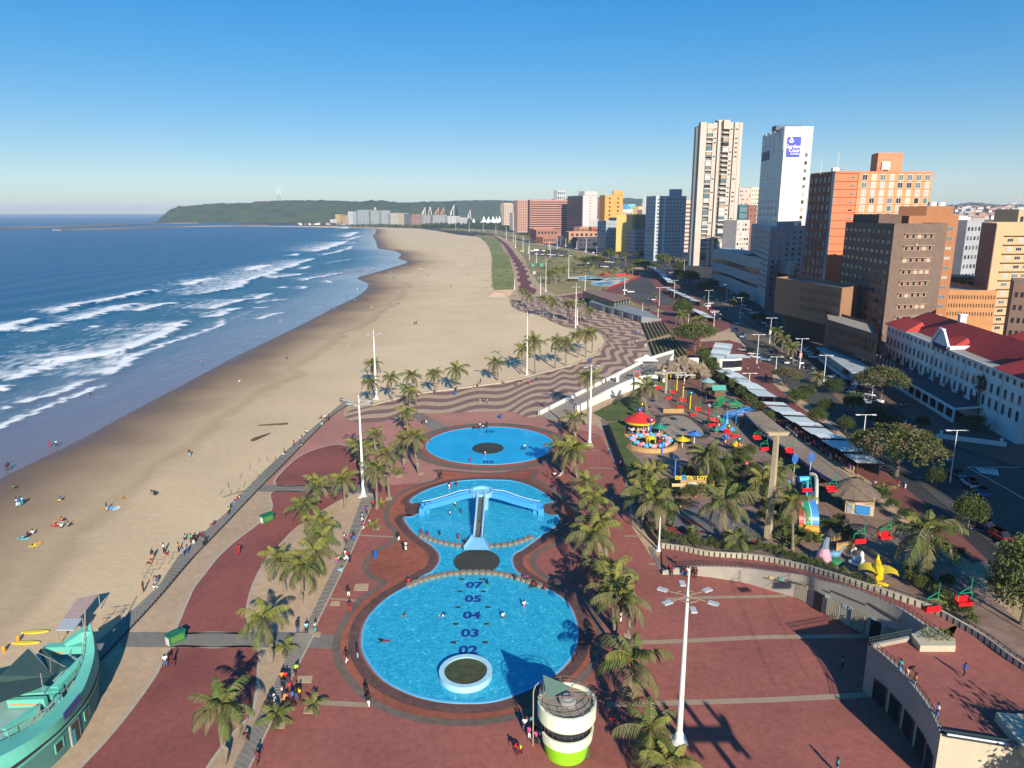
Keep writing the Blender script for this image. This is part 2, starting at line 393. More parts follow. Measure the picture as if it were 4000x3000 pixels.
# ---- sand
soff = np.concatenate([.9*(1.035**np.arange(120)-1)/.035, [2600.0]])
soff = soff[soff < 1e4]
X2 = xs(rows)[:, None]+soff[None, :]; Y2 = np.repeat(rows[:, None], len(soff), 1); O2 = np.repeat(soff[None, :], len(rows), 0)
def sand_material():
 m = bpy.data.materials.new('beach_sand'); m.use_nodes = True; n = m.node_tree.nodes; L = m.node_tree.links; b = n['Principled BSDF']
 a = n.new('ShaderNodeAttribute'); a.attribute_name = 'off'; g = n.new('ShaderNodeNewGeometry')
 nz = n.new('ShaderNodeTexNoise'); nz.inputs['Scale'].default_value = .035; nz.inputs['Detail'].default_value = 7; L.new(g.outputs['Position'], nz.inputs['Vector'])
 ad = n.new('ShaderNodeMath'); ad.operation = 'MULTIPLY_ADD'; ad.inputs[1].default_value = 22; L.new(nz.outputs['Fac'], ad.inputs[0])
 s0 = n.new('ShaderNodeMath'); s0.operation = 'SUBTRACT'; s0.inputs[1].default_value = 11; L.new(a.outputs['Fac'], s0.inputs[0]); L.new(s0.outputs[0], ad.inputs[2])
 mr = n.new('ShaderNodeMapRange'); mr.inputs['From Max'].default_value = 60; L.new(ad.outputs[0], mr.inputs['Value'])
 cr = n.new('ShaderNodeValToRGB'); e = cr.color_ramp.elements
 e[0].position = 0; e[0].color = (.15,.100,.068,1); e[1].position = 1; e[1].color = (.64,.485,.30,1)
 for p, c in ((.10,(.20,.135,.085)),(.24,(.31,.22,.135)),(.42,(.47,.345,.205)),(.48,(.43,.315,.188)),(.54,(.55,.41,.245))): q = e.new(p); q.color = (*c,1)
 L.new(mr.outputs[0], cr.inputs[0])
 n2 = n.new('ShaderNodeTexNoise'); n2.inputs['Scale'].default_value = .8; n2.inputs['Detail'].default_value = 10; n2.inputs['Roughness'].default_value = .75; L.new(g.outputs['Position'], n2.inputs['Vector'])
 n4 = n.new('ShaderNodeTexNoise'); n4.inputs['Scale'].default_value = .022; n4.inputs['Detail'].default_value = 5; n4.inputs['Distortion'].default_value = 1.5; L.new(g.outputs['Position'], n4.inputs['Vector'])
 m1 = n.new('ShaderNodeMapRange'); m1.inputs['From Min'].default_value = .3; m1.inputs['From Max'].default_value = .7; m1.inputs['To Min'].default_value = .90; m1.inputs['To Max'].default_value = 1.10; L.new(n2.outputs['Fac'], m1.inputs['Value'])
 m2 = n.new('ShaderNodeMapRange'); m2.inputs['From Min'].default_value = .35; m2.inputs['From Max'].default_value = .65; m2.inputs['To Min'].default_value = .93; m2.inputs['To Max'].default_value = 1.04; L.new(n4.outputs['Fac'], m2.inputs['Value'])
 mm = n.new('ShaderNodeMath'); mm.operation = 'MULTIPLY'; L.new(m1.outputs[0], mm.inputs[0]); L.new(m2.outputs[0], mm.inputs[1])
 vs = n.new('ShaderNodeVectorMath'); vs.operation = 'SCALE'; L.new(cr.outputs[0], vs.inputs[0]); L.new(mm.outputs[0], vs.inputs['Scale'])
 L.new(vs.outputs[0], b.inputs['Base Color'])
 ro = n.new('ShaderNodeMapRange'); ro.inputs['From Min'].default_value = -4; ro.inputs['From Max'].default_value = 14; ro.inputs['To Min'].default_value = .3; ro.inputs['To Max'].default_value = .95; L.new(ad.outputs[0], ro.inputs['Value']); L.new(ro.outputs[0], b.inputs['Roughness'])
 b.inputs['Specular IOR Level'].default_value = .25
 bp = n.new('ShaderNodeBump'); bp.inputs['Distance'].default_value = .12; bp.inputs['Strength'].default_value = .7
 L.new(n2.outputs['Fac'], bp.inputs['Height']); L.new(bp.outputs[0], b.inputs['Normal'])
 return m
SAND = sand_material()
struct(new('sand', grid_mesh('sand', X2, Y2, np.zeros_like(X2), {'off': O2}, SAND)))
# ---- town ground and promenade over the sand
SANDEDGE = [(340,2540),(488,2413),(622,2286),(691,2181),(793,2083),(890,1998),(943,1924),(1000,1879),(1081,1793),(1244,1653),(1344,1567),(1393,1590),(1452,1581),(1542,1558),(1678,1531),(1859,1508),(2000,1486),(2136,1450),(2253,1418),(2316,1396),(2343,1369),(2362,1333),(2350,1304),(2225,1279),(2158,1254),(2112,1232),(2052,1219),(2008,1200),(1992,1181),(1990,1160),(1927,1131),(1918,1057),(1921,1000),(1905,950),(1870,925),(1790,917),(1700,901),(1640,893),(1560,890),(1460,887.5),(1300,882),(1180,879),(1000,877),(900,876)]
tw = gl(SANDEDGE)
poly = [(p.x, p.y) for p in tw]+[(tw[-1].x, 9000), (30000, 9000), (30000, -500), (-120, -500), (-120, 20), (tw[0].x-60, tw[0].y-90)]
struct(new('town_ground', sheet_mesh('town_ground', poly, .05, ASPH, .12)))
PROM = SANDEDGE[:34]+[(1900,917),(1954,922),(2008,948),(2100,950),(2300,985),(2560,1060),(2760,1190),(2860,1290),(2900,1340),(3050,1480),(3500,1880),(4200,2500),(4300,3300),(300,3300),(-400,3000),(-100,2700)]
area('promenade', PROM, .09, TAN)
PARKG = M('park_paving', (.25,.17,.13), .9, .3, .35, bump=.2, dirt=.2)
area('park_ground', [(2345,1640),(2600,1400),(2720,1400),(2900,1560),(3150,1750),(3420,1960),(3700,2180),(3950,2400),(4200,2620),(3949,2585),(3633,2385),(3316,2276),(3015,2194),(2760,2168),(2585,2138),(2470,2000),(2440,1880),(2385,1790),(2370,1700)], .12, PARKG)
area('terracotta_paving', [(1380,1568),(1343,1600),(1345,1628),(1384,1646),(1497,1646),(1574,1623),(1678,1612),(1995,1608),(2104,1625),(2200,1650),(2330,1660),(2380,1700),(2400,1800),(1900,1900),(1460,1900),(1400,1893),(1025,1893),(1194,1727),(1289,1633)], .11, TERR)
area('plaza', [(1445,1900),(1457,1960),(1375,2150),(1328,2250),(1240,2431),(1136,2657),(1000,2937),(940,3080),(4100,3080),(4100,2600),(3700,2480),(3400,2300),(3000,2190),(2600,2128),(2560,2200),(2470,2060),(2440,1880),(2390,1790),(2345,1700),(2200,1660),(2100,1800),(1900,1870)], .13, RED)
PSM = {}
def outl(name, pxs, z, m, w=.35, n=4):
 area(name, pxs, z, m, n)
 pts = smooth_line(gl(pxs, z), n, True); pts.append(pts[0])
 mb = MB(); band(mb, pts, w, None, z+.015); struct(mb.build('paving_border', PALE))
outl('red_path', [(1075,1893),(1122,1820),(1190,1771),(1280,1741),(1335,1737),(1375,1757),(1407,1798),(1409,1850),(1405,1893),(1240,1894)], .15, REDD)
outl('red_path', [(1063,1922),(1200,1922),(1367,1922),(1277,1985),(1167,2055),(1090,2132),(1029,2205),(988,2286),(968,2360),(966,2413),(974,2470),(830,2470),(695,2470),(707,2409),(736,2339),(760,2290),(801,2238),(846,2181),(915,2116),(996,2055),(1045,2010),(1063,1977)], .15, REDD)
outl('red_path', [(669,2530),(830,2530),(1000,2530),(1009,2612),(1004,2680),(985,2783),(927,2847),(859,2928),(790,3030),(740,3120),(200,3120),(312,3000),(429,2874),(520,2761),(610,2634)], .15, REDD)
area('grey_path', [(1000,1893),(1440,1897),(1452,1925),(1012,1920)], .165, GREYP)
area('grey_path', [(480,2470),(1130,2470),(1316,2480),(1310,2536),(1150,2530),(470,2527)], .165, GREYP)
area('grey_path', [(1518,1560),(1560,1562),(1660,1620),(1760,1672),(1700,1690),(1600,1620)], .125, GREYP)
area('grey_path', [(2095,1474),(2130,1468),(2300,1510),(2290,1525),(2200,1505)], .14, GREYP)
# stepped boardwalks with a shadow line painted as a dark band along the land side
def boardwalk(Lp, Rp, z, joints=True):
 A = smooth_line(gl(Lp, z), 6); B = smooth_line(gl(Rp, z), 6)
 n = min(len(A), len(B)); mb = MB()
 for i in range(n-1): mb.face([A[i], B[i], B[i+1], A[i+1]][::-1] if A[i].x < B[i].x else [A[i], B[i], B[i+1], A[i+1]])
 for i in range(n-1): mb.face([A[i], A[i+1], A[i+1]-Vector((0,0,.5)), A[i]-Vector((0,0,.5))])
 struct(mb.build('boardwalk', GREYP))
 j = MB()
 for i in range(n-1):
  for k in (0, .5):
   a = A[i].lerp(A[i+1], k); b = B[i].lerp(B[i+1], k)
   j.beam((a.x,a.y,z+.01), (b.x,b.y,z+.01), .07, .02)
 struct(j.build('boardwalk_joints', M('joint_pale', (.30,.27,.22), .85, .1, 1)))
 return A, B
A1, B1 = boardwalk([(300,2580),(488,2413),(622,2286),(691,2181),(793,2083),(890,1998),(964,1908),(1081,1793),(1244,1653),(1344,1567)], [(330,2640),(500,2463),(622,2331),(760,2170),(809,2120),(905,2020),(1006,1914),(1110,1810),(1289,1631),(1375,1572)], .19)
d = MB(); band(d, B1, .35, None, .20); struct(d.build('edge_shadow_line', DARK))
A2, B2 = boardwalk([(1423,1930),(1407,1960),(1339,2150),(1289,2250),(1192,2449),(1158,2475),(1130,2540),(1072,2670),(1000,2810),(880,3060)], [(1472,1930),(1457,1960),(1375,2150),(1328,2250),(1240,2431),(1225,2480),(1200,2530),(1136,2657),(1045,2851),(940,3070)], .19)
d = MB(); band(d, B2, .22, None, .215); struct(d.build('boardwalk_kerb', PALE))
# ---- wave mosaic
def mosaic_material():
 m = bpy.data.materials.new('wave_mosaic'); m.use_nodes = True; n = m.node_tree.nodes; L = m.node_tree.links; b = n['Principled BSDF']
 a = n.new('ShaderNodeAttribute'); a.attribute_name = 'off'; v = n.new('ShaderNodeAttribute'); v.attribute_name = 'run'
 si = n.new('ShaderNodeMath'); si.operation = 'MULTIPLY'; si.inputs[1].default_value = 2*math.pi/17; L.new(v.outputs['Fac'], si.inputs[0])
 s = n.new('ShaderNodeMath'); s.operation = 'SINE'; L.new(si.outputs[0], s.inputs[0])
 ma = n.new('ShaderNodeMath'); ma.operation = 'MULTIPLY_ADD'; ma.inputs[1].default_value = 2.3; L.new(s.outputs[0], ma.inputs[0]); L.new(a.outputs['Fac'], ma.inputs[2])
 dv = n.new('ShaderNodeMath'); dv.operation = 'DIVIDE'; dv.inputs[1].default_value = 8.2; L.new(ma.outputs[0], dv.inputs[0])
 fr = n.new('ShaderNodeMath'); fr.operation = 'FRACT'; L.new(dv.outputs[0], fr.inputs[0])
 gt = n.new('ShaderNodeMath'); gt.operation = 'GREATER_THAN'; gt.inputs[1].default_value = .5; L.new(fr.outputs[0], gt.inputs[0])
 g = n.new('ShaderNodeNewGeometry'); nz = n.new('ShaderNodeTexNoise'); nz.inputs['Scale'].default_value = 1.1; nz.inputs['Detail'].default_value = 8; L.new(g.outputs['Position'], nz.inputs['Vector'])
 mx = n.new('ShaderNodeMix'); mx.data_type = 'RGBA'; L.new(gt.outputs[0], mx.inputs['Factor']); mx.inputs['A'].default_value = (.20,.115,.095,1); mx.inputs['B'].default_value = (.44,.31,.20,1)
 mr = n.new('ShaderNodeMapRange'); mr.inputs['From Min'].default_value = .3; mr.inputs['From Max'].default_value = .7; mr.inputs['To Min'].default_value = .85; mr.inputs['To Max'].default_value = 1.12; L.new(nz.outputs['Fac'], mr.inputs['Value'])
 vs = n.new('ShaderNodeVectorMath'); vs.operation = 'SCALE'; L.new(mx.outputs['Result'], vs.inputs[0]); L.new(mr.outputs[0], vs.inputs['Scale'])
 L.new(vs.outputs[0], b.inputs['Base Color']); b.inputs['Roughness'].default_value = .85; return m
MOS = mosaic_material()
oo = [(1375,1600),(1452,1585),(1542,1560),(1678,1533),(1859,1510),(2000,1488),(2136,1452),(2253,1420),(2340,1380),(2366,1338),(2356,1306),(2225,1281),(2158,1256),(2112,1234),(2052,1220),(2008,1202),(1992,1181)]
ii = [(1340,1622),(1384,1646),(1497,1646),(1640,1618),(1860,1610),(1995,1608),(2104,1625),(2330,1507),(2480,1434),(2540,1408),(2504,1262),(2450,1235),(2400,1215),(2350,1195),(2280,1175),(2200,1160),(2130,1150)]
OA = smooth_line(gl(oo, .16), 8); IA = smooth_line(gl(ii, .16), 8)
vr = 0; VV = []
for i in range(len(OA)):
 if i: vr += ((OA[i]+IA[i])/2-(OA[i-1]+IA[i-1])/2).length
 VV.append(vr)
nw = 12
Xm = np.array([[OA[i].lerp(IA[i], k/nw).x for k in range(nw+1)] for i in range(len(OA))]); Ym = np.array([[OA[i].lerp(IA[i], k/nw).y for k in range(nw+1)] for i in range(len(OA))])
Um = np.array([[(IA[i]-OA[i]).length*k/nw for k in range(nw+1)] for i in range(len(OA))]); Vm = np.repeat(np.array(VV)[:, None], nw+1, 1)
struct(new('wave_mosaic_paving', grid_mesh('wave_mosaic', Xm, Ym, np.full_like(Xm, .16), {'off': Um, 'run': Vm}, MOS, True)))
mw = bpy.data.objects['wave_mosaic_paving']
if mw.data.polygons[0].normal.z < 0: mw.data.flip_normals()
# white seat wall along the sand
sw_ = smooth_line(gl(oo[1:9], .16), 8)
q = MB(); band(q, sw_, .9, .05, .55); reg(q.build('seat_wall', PALE), 'long low pale seat wall curving between sand and wavy paving', 'wall')
# far winding promenade
cen = smooth_line(gl([(1880,912),(1930,925),(1965,948),(1987,972),(2005,1000),(2022,1025),(2036,1050),(2044,1078),(2050,1110),(2075,1150)], .13), 10)
wl, wr = [], []
run = 0
for i, p in enumerate(cen):
 if i: run += (cen[i]-cen[i-1]).length
 a = cen[max(i-1,0)]; b = cen[min(i+1,len(cen)-1)]; d = (b-a).normalized(); nn = Vector((-d.y, d.x, 0))
 wl.append(p+nn*(4.2+1.6*math.sin(run/9))); wr.append(p-nn*(4.2+1.6*math.sin(run/9+2.2)))
q = MB()
for i in range(len(cen)-1): q.face([wr[i], wr[i+1], wl[i+1], wl[i]][::-1] if False else [wr[i], wr[i+1], wl[i+1], wl[i]])
struct(q.build('winding_red_path', M('winding_red', (.155,.06,.06), .85, .15, .8, dirt=.1)))
# lawns, car parks, kerbs
area('lawn', [(1960,921),(2060,948),(2150,962),(2240,975),(2330,1000),(2480,1050),(2545,1062),(2535,1078),(2440,1093),(2371,1127),(2171,1152),(2106,1110),(2087,1081),(2063,1051),(2052,1013),(2022,977),(2008,948)], .12, DRYG)
area('lawn', [(1700,898),(1860,905),(1960,921),(2100,944),(2160,938),(2060,915),(1960,900),(1850,893),(1740,892)], .12, DRYG)
area('car_park', [(2062,988),(2090,976),(2180,974),(2226,983),(2240,1000),(2200,1005),(2120,1001),(2075,995)], .15, ASPL)
area('car_park', [(2270,1018),(2340,1003),(2440,1016),(2500,1040),(2440,1052),(2330,1052)], .15, ASPL)
area('dune_lawn', [(1850,918),(1900,919),(1930,931),(1951,942),(1962,969),(1989,1002),(2000,1045),(2011,1083),(2012,1127),(1932,1137),(1924,1110),(1922,1048),(1924,1013),(1912,969),(1890,935)], .13, M('dune_green', (.27,.26,.10), .95, .3, .12, bump=.6, col2=(.12,.155,.045), dirt=.25))
area('red_paving', [(2130,1166),(2371,1129),(2502,1078),(2540,1062),(2530,1040),(2600,1070),(2640,1105),(2700,1150),(2770,1185),(2790,1210),(2840,1255),(2858,1278),(2825,1292),(2735,1325),(2734,1335),(2848,1329),(2896,1342),(2927,1380),(2968,1411),(3022,1424),(3036,1444),(3018,1466),(3022,1500),(3100,1570),(3250,1680),(3400,1800),(3560,1925),(3680,2020),(3860,2190),(3800,2200),(3550,2020),(3400,1880),(2880,1560),(2720,1420),(2690,1400),(2640,1360),(2610,1280),(2450,1228)], .13, M('red_brown_paving', (.19,.068,.052), .85, .16, 1.1, dirt=.15))
area('car_park', [(2520,1079),(2438,1107),(2427,1129),(2443,1152),(2497,1179),(2552,1192),(2628,1190),(2633,1172),(2565,1131),(2538,1088)], .16, ASPL)
area('lawn', [(2365,1148),(2430,1150),(2480,1185),(2560,1205),(2600,1215),(2580,1222),(2500,1205),(2420,1180)], .16, DRYG)
for i in range(12):
 a = G(2455+i*15, 1160+i*2.5, .18); b = G(2440+i*15, 1138+i*2.5, .18)
 q = MB().beam(a, b, .12, .01); struct(q.build('parking_line', PALE))
# road: kerbs, median, worn asphalt
area('road', [(2600,1040),(2700,1110),(2790,1180),(2860,1260),(2860,1290),(2900,1330),(2990,1400),(3060,1440),(3060,1500),(3200,1610),(3600,1900),(3900,2150),(4200,2400),(4400,2200),(4200,1900),(3700,1750),(3350,1560),(3200,1480),(3050,1350),(2950,1230),(2850,1150),(2750,1080),(2660,1030)], .11, ASPL)
area('road', [(1900,890),(2100,925),(2300,955),(2420,985),(2600,1040),(2660,1030),(2500,985),(2350,950),(2200,915),(2080,895),(1950,882)], .11, ASPL)
MED = M('median_paving', (.17,.12,.085), .9, .15, .8)
area('median', [(2905,1305),(2960,1300),(3010,1330),(3100,1395),(3175,1455),(3160,1462),(3060,1400),(2990,1352),(2920,1330)], .2, MED, 0, .15)
area('median', [(2810,1160),(2850,1175),(2890,1215),(2915,1245),(2900,1248),(2850,1215),(2815,1180)], .2, MED, 0, .15)
area('median', [(3180,1470),(3230,1490),(3400,1620),(3390,1640),(3280,1570)], .2, MED, 0, .15)
area('pavement', [(3000,1240),(3150,1320),(3300,1430),(3450,1560),(3700,1730),(4000,1830),(4300,1930),(4300,1700),(3900,1500),(3500,1330),(3100,1180),(2960,1180)], .19, M('brown_pavement', (.13,.085,.07), .9, .15, .9), 0, .12)
def line(pxs, w=.15, z=.16, m=None, nm='road_marking'):
 mb = MB(); band(mb, gl(pxs, z), w, None, z); return struct(mb.build(nm, m or WHITE))
line([(3778,1824),(4060,1826)], .2); line([(3778,1824),(3927,1905),(4060,1985)], .2)
for i in range(7):
 line([(3812+i*13,1826+i*1.0),(3838+i*10,1848+i*1.5)], .35)
line([(3790,2062),(3890,2085)], .2); line([(3240,1645),(3280,1665)], .2); line([(3570,1863),(3610,1866)], .2)
line([(2860,1210),(2900,1262),(2960,1300)], .15); line([(2950,1270),(2860,1190)], .12)
# plaza cross bands
for pxs, w_ in (([(2600,2340),(2750,2334),(3070,2328)],.75),([(2380,2512),(2560,2508),(3000,2488),(3400,2484)],.9),([(2370,2752),(2600,2746),(3000,2734),(3390,2714)],.9),([(1250,2744),(1445,2754)],.8),([(2440,1830),(2300,1827)],.5),([(2340,1760),(2270,1762)],.5),([(2340,1703),(2240,1703)],.5),([(2440,2094),(2516,2094)],.6),([(1400,2090),(1540,2098)],.5),([(1290,2338),(1395,2346)],.5),([(2535,2203),(2565,2203)],.6),([(1600,1831),(1680,1834)],.5)):
 line(pxs, w_, .16, M('sand_band', (.33,.25,.17), .85, .1, 1), 'paving_band')
line([(2541,2137),(2585,2235)], .7, .165, GREYP, 'paving_band')
for i, (x, y, s) in enumerate([(1413,2292,52),(1192,2652,54),(1310,2356,34),(1470,2062,26),(1560,1858,22),(1520,1947,24),(1645,1848,18),(2408,2486,34),(2655,2910,44),(1218,2772,56),(1090,2832,46),(1232,2478,40)]):
 area('tree_pit', [(x-s*.5,y-s*.22),(x+s*.55,y-s*.25),(x+s*.45,y+s*.28),(x-s*.6,y+s*.25)], .18, M('pit_sand', (.42,.31,.19), .9, .15, 2), 0, .06)
# ---- pools
POOL = [(2000,1879),(1930,1875),(1859,1875),(1769,1884),(1678,1911),(1624,1938),(1603,1961),(1651,1970),(1650,1995),(1612,2019),(1580,2023),(1597,2055),(1633,2092),(1680,2125),(1708,2150),(1719,2175),(1715,2200),(1690,2232),(1655,2250),(1601,2286),(1511,2340),(1434,2422),(1414,2512),(1434,2575),(1497,2652),(1610,2711),(1723,2738),(1836,2745),(1927,2738),(2010,2714),(2100,2675),(2181,2621),(2235,2557),(2255,2485),(2244,2413),(2212,2354),(2158,2313),(2108,2291),(2045,2254),(2010,2225),(1998,2188),(2008,2163),(2045,2141),(2113,2092),(2167,2055),(2181,2018),(2128,1988),(2140,1965),(2158,1961),(2118,1924),(2059,1895)]
def ell(l, r, t, b, n=40, z=0):
 c1 = G((l+r)/2, t, z); c2 = G((l+r)/2, b, z); ry = (c1-c2).length/2; c = (c1+c2)/2
 ym = None
 rx = (G(r, (t+b)/2+(b-t)*.04, z)-G(l, (t+b)/2+(b-t)*.04, z)).length/2
 return [Vector((c.x+rx*math.cos(2*math.pi*i/n), c.y+ry*math.sin(2*math.pi*i/n), z)) for i in range(n)], c, rx, ry
def pool_material():
 m = bpy.data.materials.new('pool_water'); m.use_nodes = True; n = m.node_tree.nodes; L = m.node_tree.links; b = n['Principled BSDF']
 g = n.new('ShaderNodeNewGeometry')
 t = n.new('ShaderNodeTexNoise'); t.inputs['Scale'].default_value = 1.6; t.inputs['Detail'].default_value = 5; t.inputs['Distortion'].default_value = 1.6; L.new(g.outputs['Position'], t.inputs['Vector'])
 r = n.new('ShaderNodeValToRGB'); e = r.color_ramp.elements; e[0].position = .38; e[1].position = .66; e[0].color = (.018,.29,.47,1); e[1].color = (.045,.45,.62,1)
 q = e.new(.70); q.color = (.20,.62,.76,1); L.new(t.outputs['Fac'], r.inputs[0])  # pale tips: caustic ripple light painted into the water colour
 L.new(r.outputs[0], b.inputs['Base Color']); b.inputs['Roughness'].default_value = .12; b.inputs['Specular IOR Level'].default_value = .3
 bp = n.new('ShaderNodeBump'); bp.inputs['Strength'].default_value = .4; bp.inputs['Distance'].default_value = .12
 t2 = n.new('ShaderNodeTexNoise'); t2.inputs['Scale'].default_value = 2.2; t2.inputs['Detail'].default_value = 4; L.new(g.outputs['Position'], t2.inputs['Vector'])
 L.new(t2.outputs['Fac'], bp.inputs['Height']); L.new(bp.outputs[0], b.inputs['Normal']); return m
PW = pool_material()
CAL = M('calm_pool_water', (.02,.36,.62), .1, .12, .15, bump=.15, bscale=1.5, spec=.3)
CYAN = M('pool_rim_paint', (.10,.42,.66), .5, .1, .8)
BRN = M('wet_brown_brick', (.125,.066,.052), .6, .3, 1.2, dirt=.2)
ORB = M('orange_brick', (.30,.095,.055), .8, .22, .8, dirt=.28, det=10)
GRING = M('grey_ring_brick', (.155,.115,.09), .85, .22, 1.4, dirt=.2)
def closed(pts): return pts+[pts[0]]
pw = smooth_line(gl(POOL, .2), 5, True)
ringo = smooth_line(gl([(1445,2250),(1497,2277),(1407,2345),(1344,2431),(1316,2503),(1321,2580),(1362,2652),(1429,2725),(1542,2783),(1678,2815),(1836,2824),(2000,2801),(2140,2745),(2271,2648),(2325,2580),(2345,2500),(2339,2444),(2271,2340),(2180,2280),(2110,2240),(2080,2190),(2110,2150),(2200,2110),(2260,2050),(2250,1990),(2190,1942),(2136,1897),(2077,1866),(2090,1836),(1900,1850),(1710,1836),(1719,1850),(1705,1875),(1633,1897),(1556,1933),(1515,1988),(1515,2042),(1547,2078),(1540,2112),(1479,2145),(1430,2200)], .15), 5, True)
struct(new('pool_surround', sheet_mesh('ps', ringo, .15, ORB)))
q = MB(); band(q, closed(ringo), 1.0, None, .175); struct(q.build('pool_ring_path', GRING))
q = MB(); band(q, closed([Vector((a[0], a[1], 0)) for a in ribbon(closed(pw), 1.3, -.4)[1]][:-1]), 1.3, None, .19); struct(q.build('pool_wet_edge', BRN))
def pool(name, pts, label, wat):
 t = thing(name, label, 'pool', (0,0,0))
 o = new('water', sheet_mesh('water', pts, .21, wat), t)
 q = MB(); band(q, closed(pts), .3, .0, .27); q.build('pool_rim', CYAN, t)
 return t
big = pool('paddling_pool', pw, 'large hourglass shaped paddling pool with slide and round island', PW)
pa, pac, prx, pry = ell(1663, 2167, 1671, 1818)
q = MB(); band(q, closed(pa), 7.5, None, .17); struct(q.build('pool_ring_path', GRING))
q = MB(); band(q, closed(pa), 3.2, None, .185); struct(q.build('pool_wet_edge', ORB))
pl2 = pool('paddling_pool', pa, 'round shallow paddling pool with dark centre disc near the wavy paving', CAL)
DISC = M('disc_brown', (.05,.05,.035), .6, .25, 1.2, dirt=.2)
def disc(l, r, t, b, parent, h=.25, m=DISC, nm='island'):
 pts, c, rx, ry = ell(l, r, t, b, 32, .2); return new(nm, sheet_mesh(nm, pts, .2+h, m, h), parent), c, rx, ry
disc(1844, 1968, 1730, 1773, pl2, .06); disc(1772, 1953, 2148, 2242, big, .1)
for l, r, t, b in ((1582,1660,1966,2010),(2120,2196,1966,2012)):
 disc(l, r, t, b, big, .12, BRN, 'entry_pad')
pts, c, rx, ry = ell(1735, 1903, 2568, 2674, 40, .9)
isl = thing('round_island', 'round algae filled basin with thick pale blue rim near lifeguard tower', 'basin', (c.x, c.y, .2))
q = MB().lathe([(1.24*rx,0),(1.24*rx,.75),(1.0*rx,.75),(1.0*rx,.3)], 48, sy=ry/rx); q.build('rim', M('pale_blue_paint', (.36,.60,.68), .5, .08, 1), isl)
q = MB().lathe([(1.0*rx,.6),(0.01,.6)], 40, sy=ry/rx); q.build('algae_water', M('algae', (.10,.10,.028), .3, .4, 1.3, col2=(.035,.045,.02), det=8), isl)
STN = M('stepping_stone', (.24,.20,.15), .8, .2, 2)
sm = MB().lathe([(.48,0),(.48,.42),(.01,.42)], 10).mesh('stone', STN)
for arc, nn_, lab in (([(1646,2096),(1700,2116),(1755,2129),(1836,2137),(1943,2135),(2010,2125),(2075,2103)], 20, 'round concrete stepping stone in curved row below the slide'),([(1600,2290),(1655,2268),(1740,2248),(1830,2240),(1930,2243),(2010,2258),(2108,2292)], 23, 'round concrete stepping stone in curved row across the lower pool')):
 cv = smooth_line(gl(arc, .2), 12); L_ = [0]
 for i in range(1, len(cv)): L_.append(L_[-1]+(cv[i]-cv[i-1]).length)
 for k in range(nn_):
  s = L_[-1]*k/(nn_-1); i = max(j for j in range(len(L_)) if L_[j] <= s+1e-6); i = min(i, len(cv)-2)
  p = cv[i].lerp(cv[i+1], (s-L_[i])/max(1e-6, L_[i+1]-L_[i]))
  reg(new('stepping_stone', sm, None, (p.x, p.y, .2)), lab, 'stone', 'stepping stones across the pool', k)
NUMB = flat('number_blue', (.012,.035,.22), .5)
def text_mesh(s, size, ext=.01, m=None, bold=0.0, align='CENTER'):
 cu = bpy.data.curves.new('t', 'FONT'); cu.body = s; cu.size = size; cu.extrude = ext; cu.align_x = align; cu.align_y = 'CENTER'; cu.offset = bold; cu.resolution_u = 3
 o = bpy.data.objects.new('t', cu); COL.objects.link(o); bpy.context.view_layer.update()
 me = bpy.data.meshes.new_from_object(o.evaluated_get(bpy.context.evaluated_depsgraph_get())); bpy.data.objects.remove(o)
 me.materials.clear(); me.materials.append(m); return me
for s, px, py, rz, pr in (('07',1852,2286,0,big),('05',1849,2340,0,big),('04',1843,2404,0,big),('03',1837,2474,0,big),('02',1829,2540,0,big),('07',1870,2118,0,big),('02',1908,1805,0,pl2),('02',1912,1685,math.pi,pl2)):
 p = G(px, py, .22); o = new('depth_number', text_mesh(s, 2.35, .004, NUMB, .09), pr, (p.x, p.y, .222), rz)
for px, py in ((1796,2310),(1888,2310),(1789,2372),(1906,2372),(1780,2437),(1901,2437),(1771,2510),(1895,2509),(1803,2262),(1880,2262)):
 p = G(px, py, .22); MB().box((p.x,p.y,.225), (.7,.45,.03)).build('floor_grate', DISC, big)
# ---- headland, hills, breakwaters
HILL = M('forest_hill', (.060,.095,.022), .95, .4, .013, col2=(.016,.034,.012), det=14, bump=1.0, bscale=.05)
def hill(name, sil, Yf, Yr, m, noisea=9, ncol=260, rows_=16, z0=0):
 xs_ = [s[0] for s in sil]; ys_ = [s[1] for s in sil]
 cols = np.linspace(xs_[0], xs_[-1], ncol); V = []
 for cx in cols:
  cy = np.interp(cx, xs_, ys_); top = D(cx, cy, Yr); bx = D(cx, 870, Yf)
  for k in range(rows_+6):
   t = k/rows_
   if t <= 1:
    x = bx.x+(top.x-bx.x)*t; y = Yf+(Yr-Yf)*t
    z = top.z*(math.sin(t*math.pi/2)**.9)
   else:
    x = top.x*(1+.05*(t-1)); y = Yr+(Yr-Yf)*(t-1)*2; z = top.z*max(0, 1-(t-1)*2.8)
   nz_ = mnoise.noise(Vector((x*.006, y*.006, 1)))*noisea*.8*math.sin(min(t,1)*math.pi)+mnoise.noise(Vector((x*.028, y*.028, 7)))*noisea*1.0*min(1, t*3)
   V.append((x, y, max(z+nz_*min(1,top.z/60), 0)+z0))
 rr = rows_+6; F_ = [(i*rr+k, (i+1)*rr+k, (i+1)*rr+k+1, i*rr+k+1) for i in range(ncol-1) for k in range(rr-1)]
 me = bpy.data.meshes.new(name); me.from_pydata(V, [], F_); me.materials.append(m); me.polygons.foreach_set('use_smooth', [True]*len(F_))
 return struct(new(name, me))
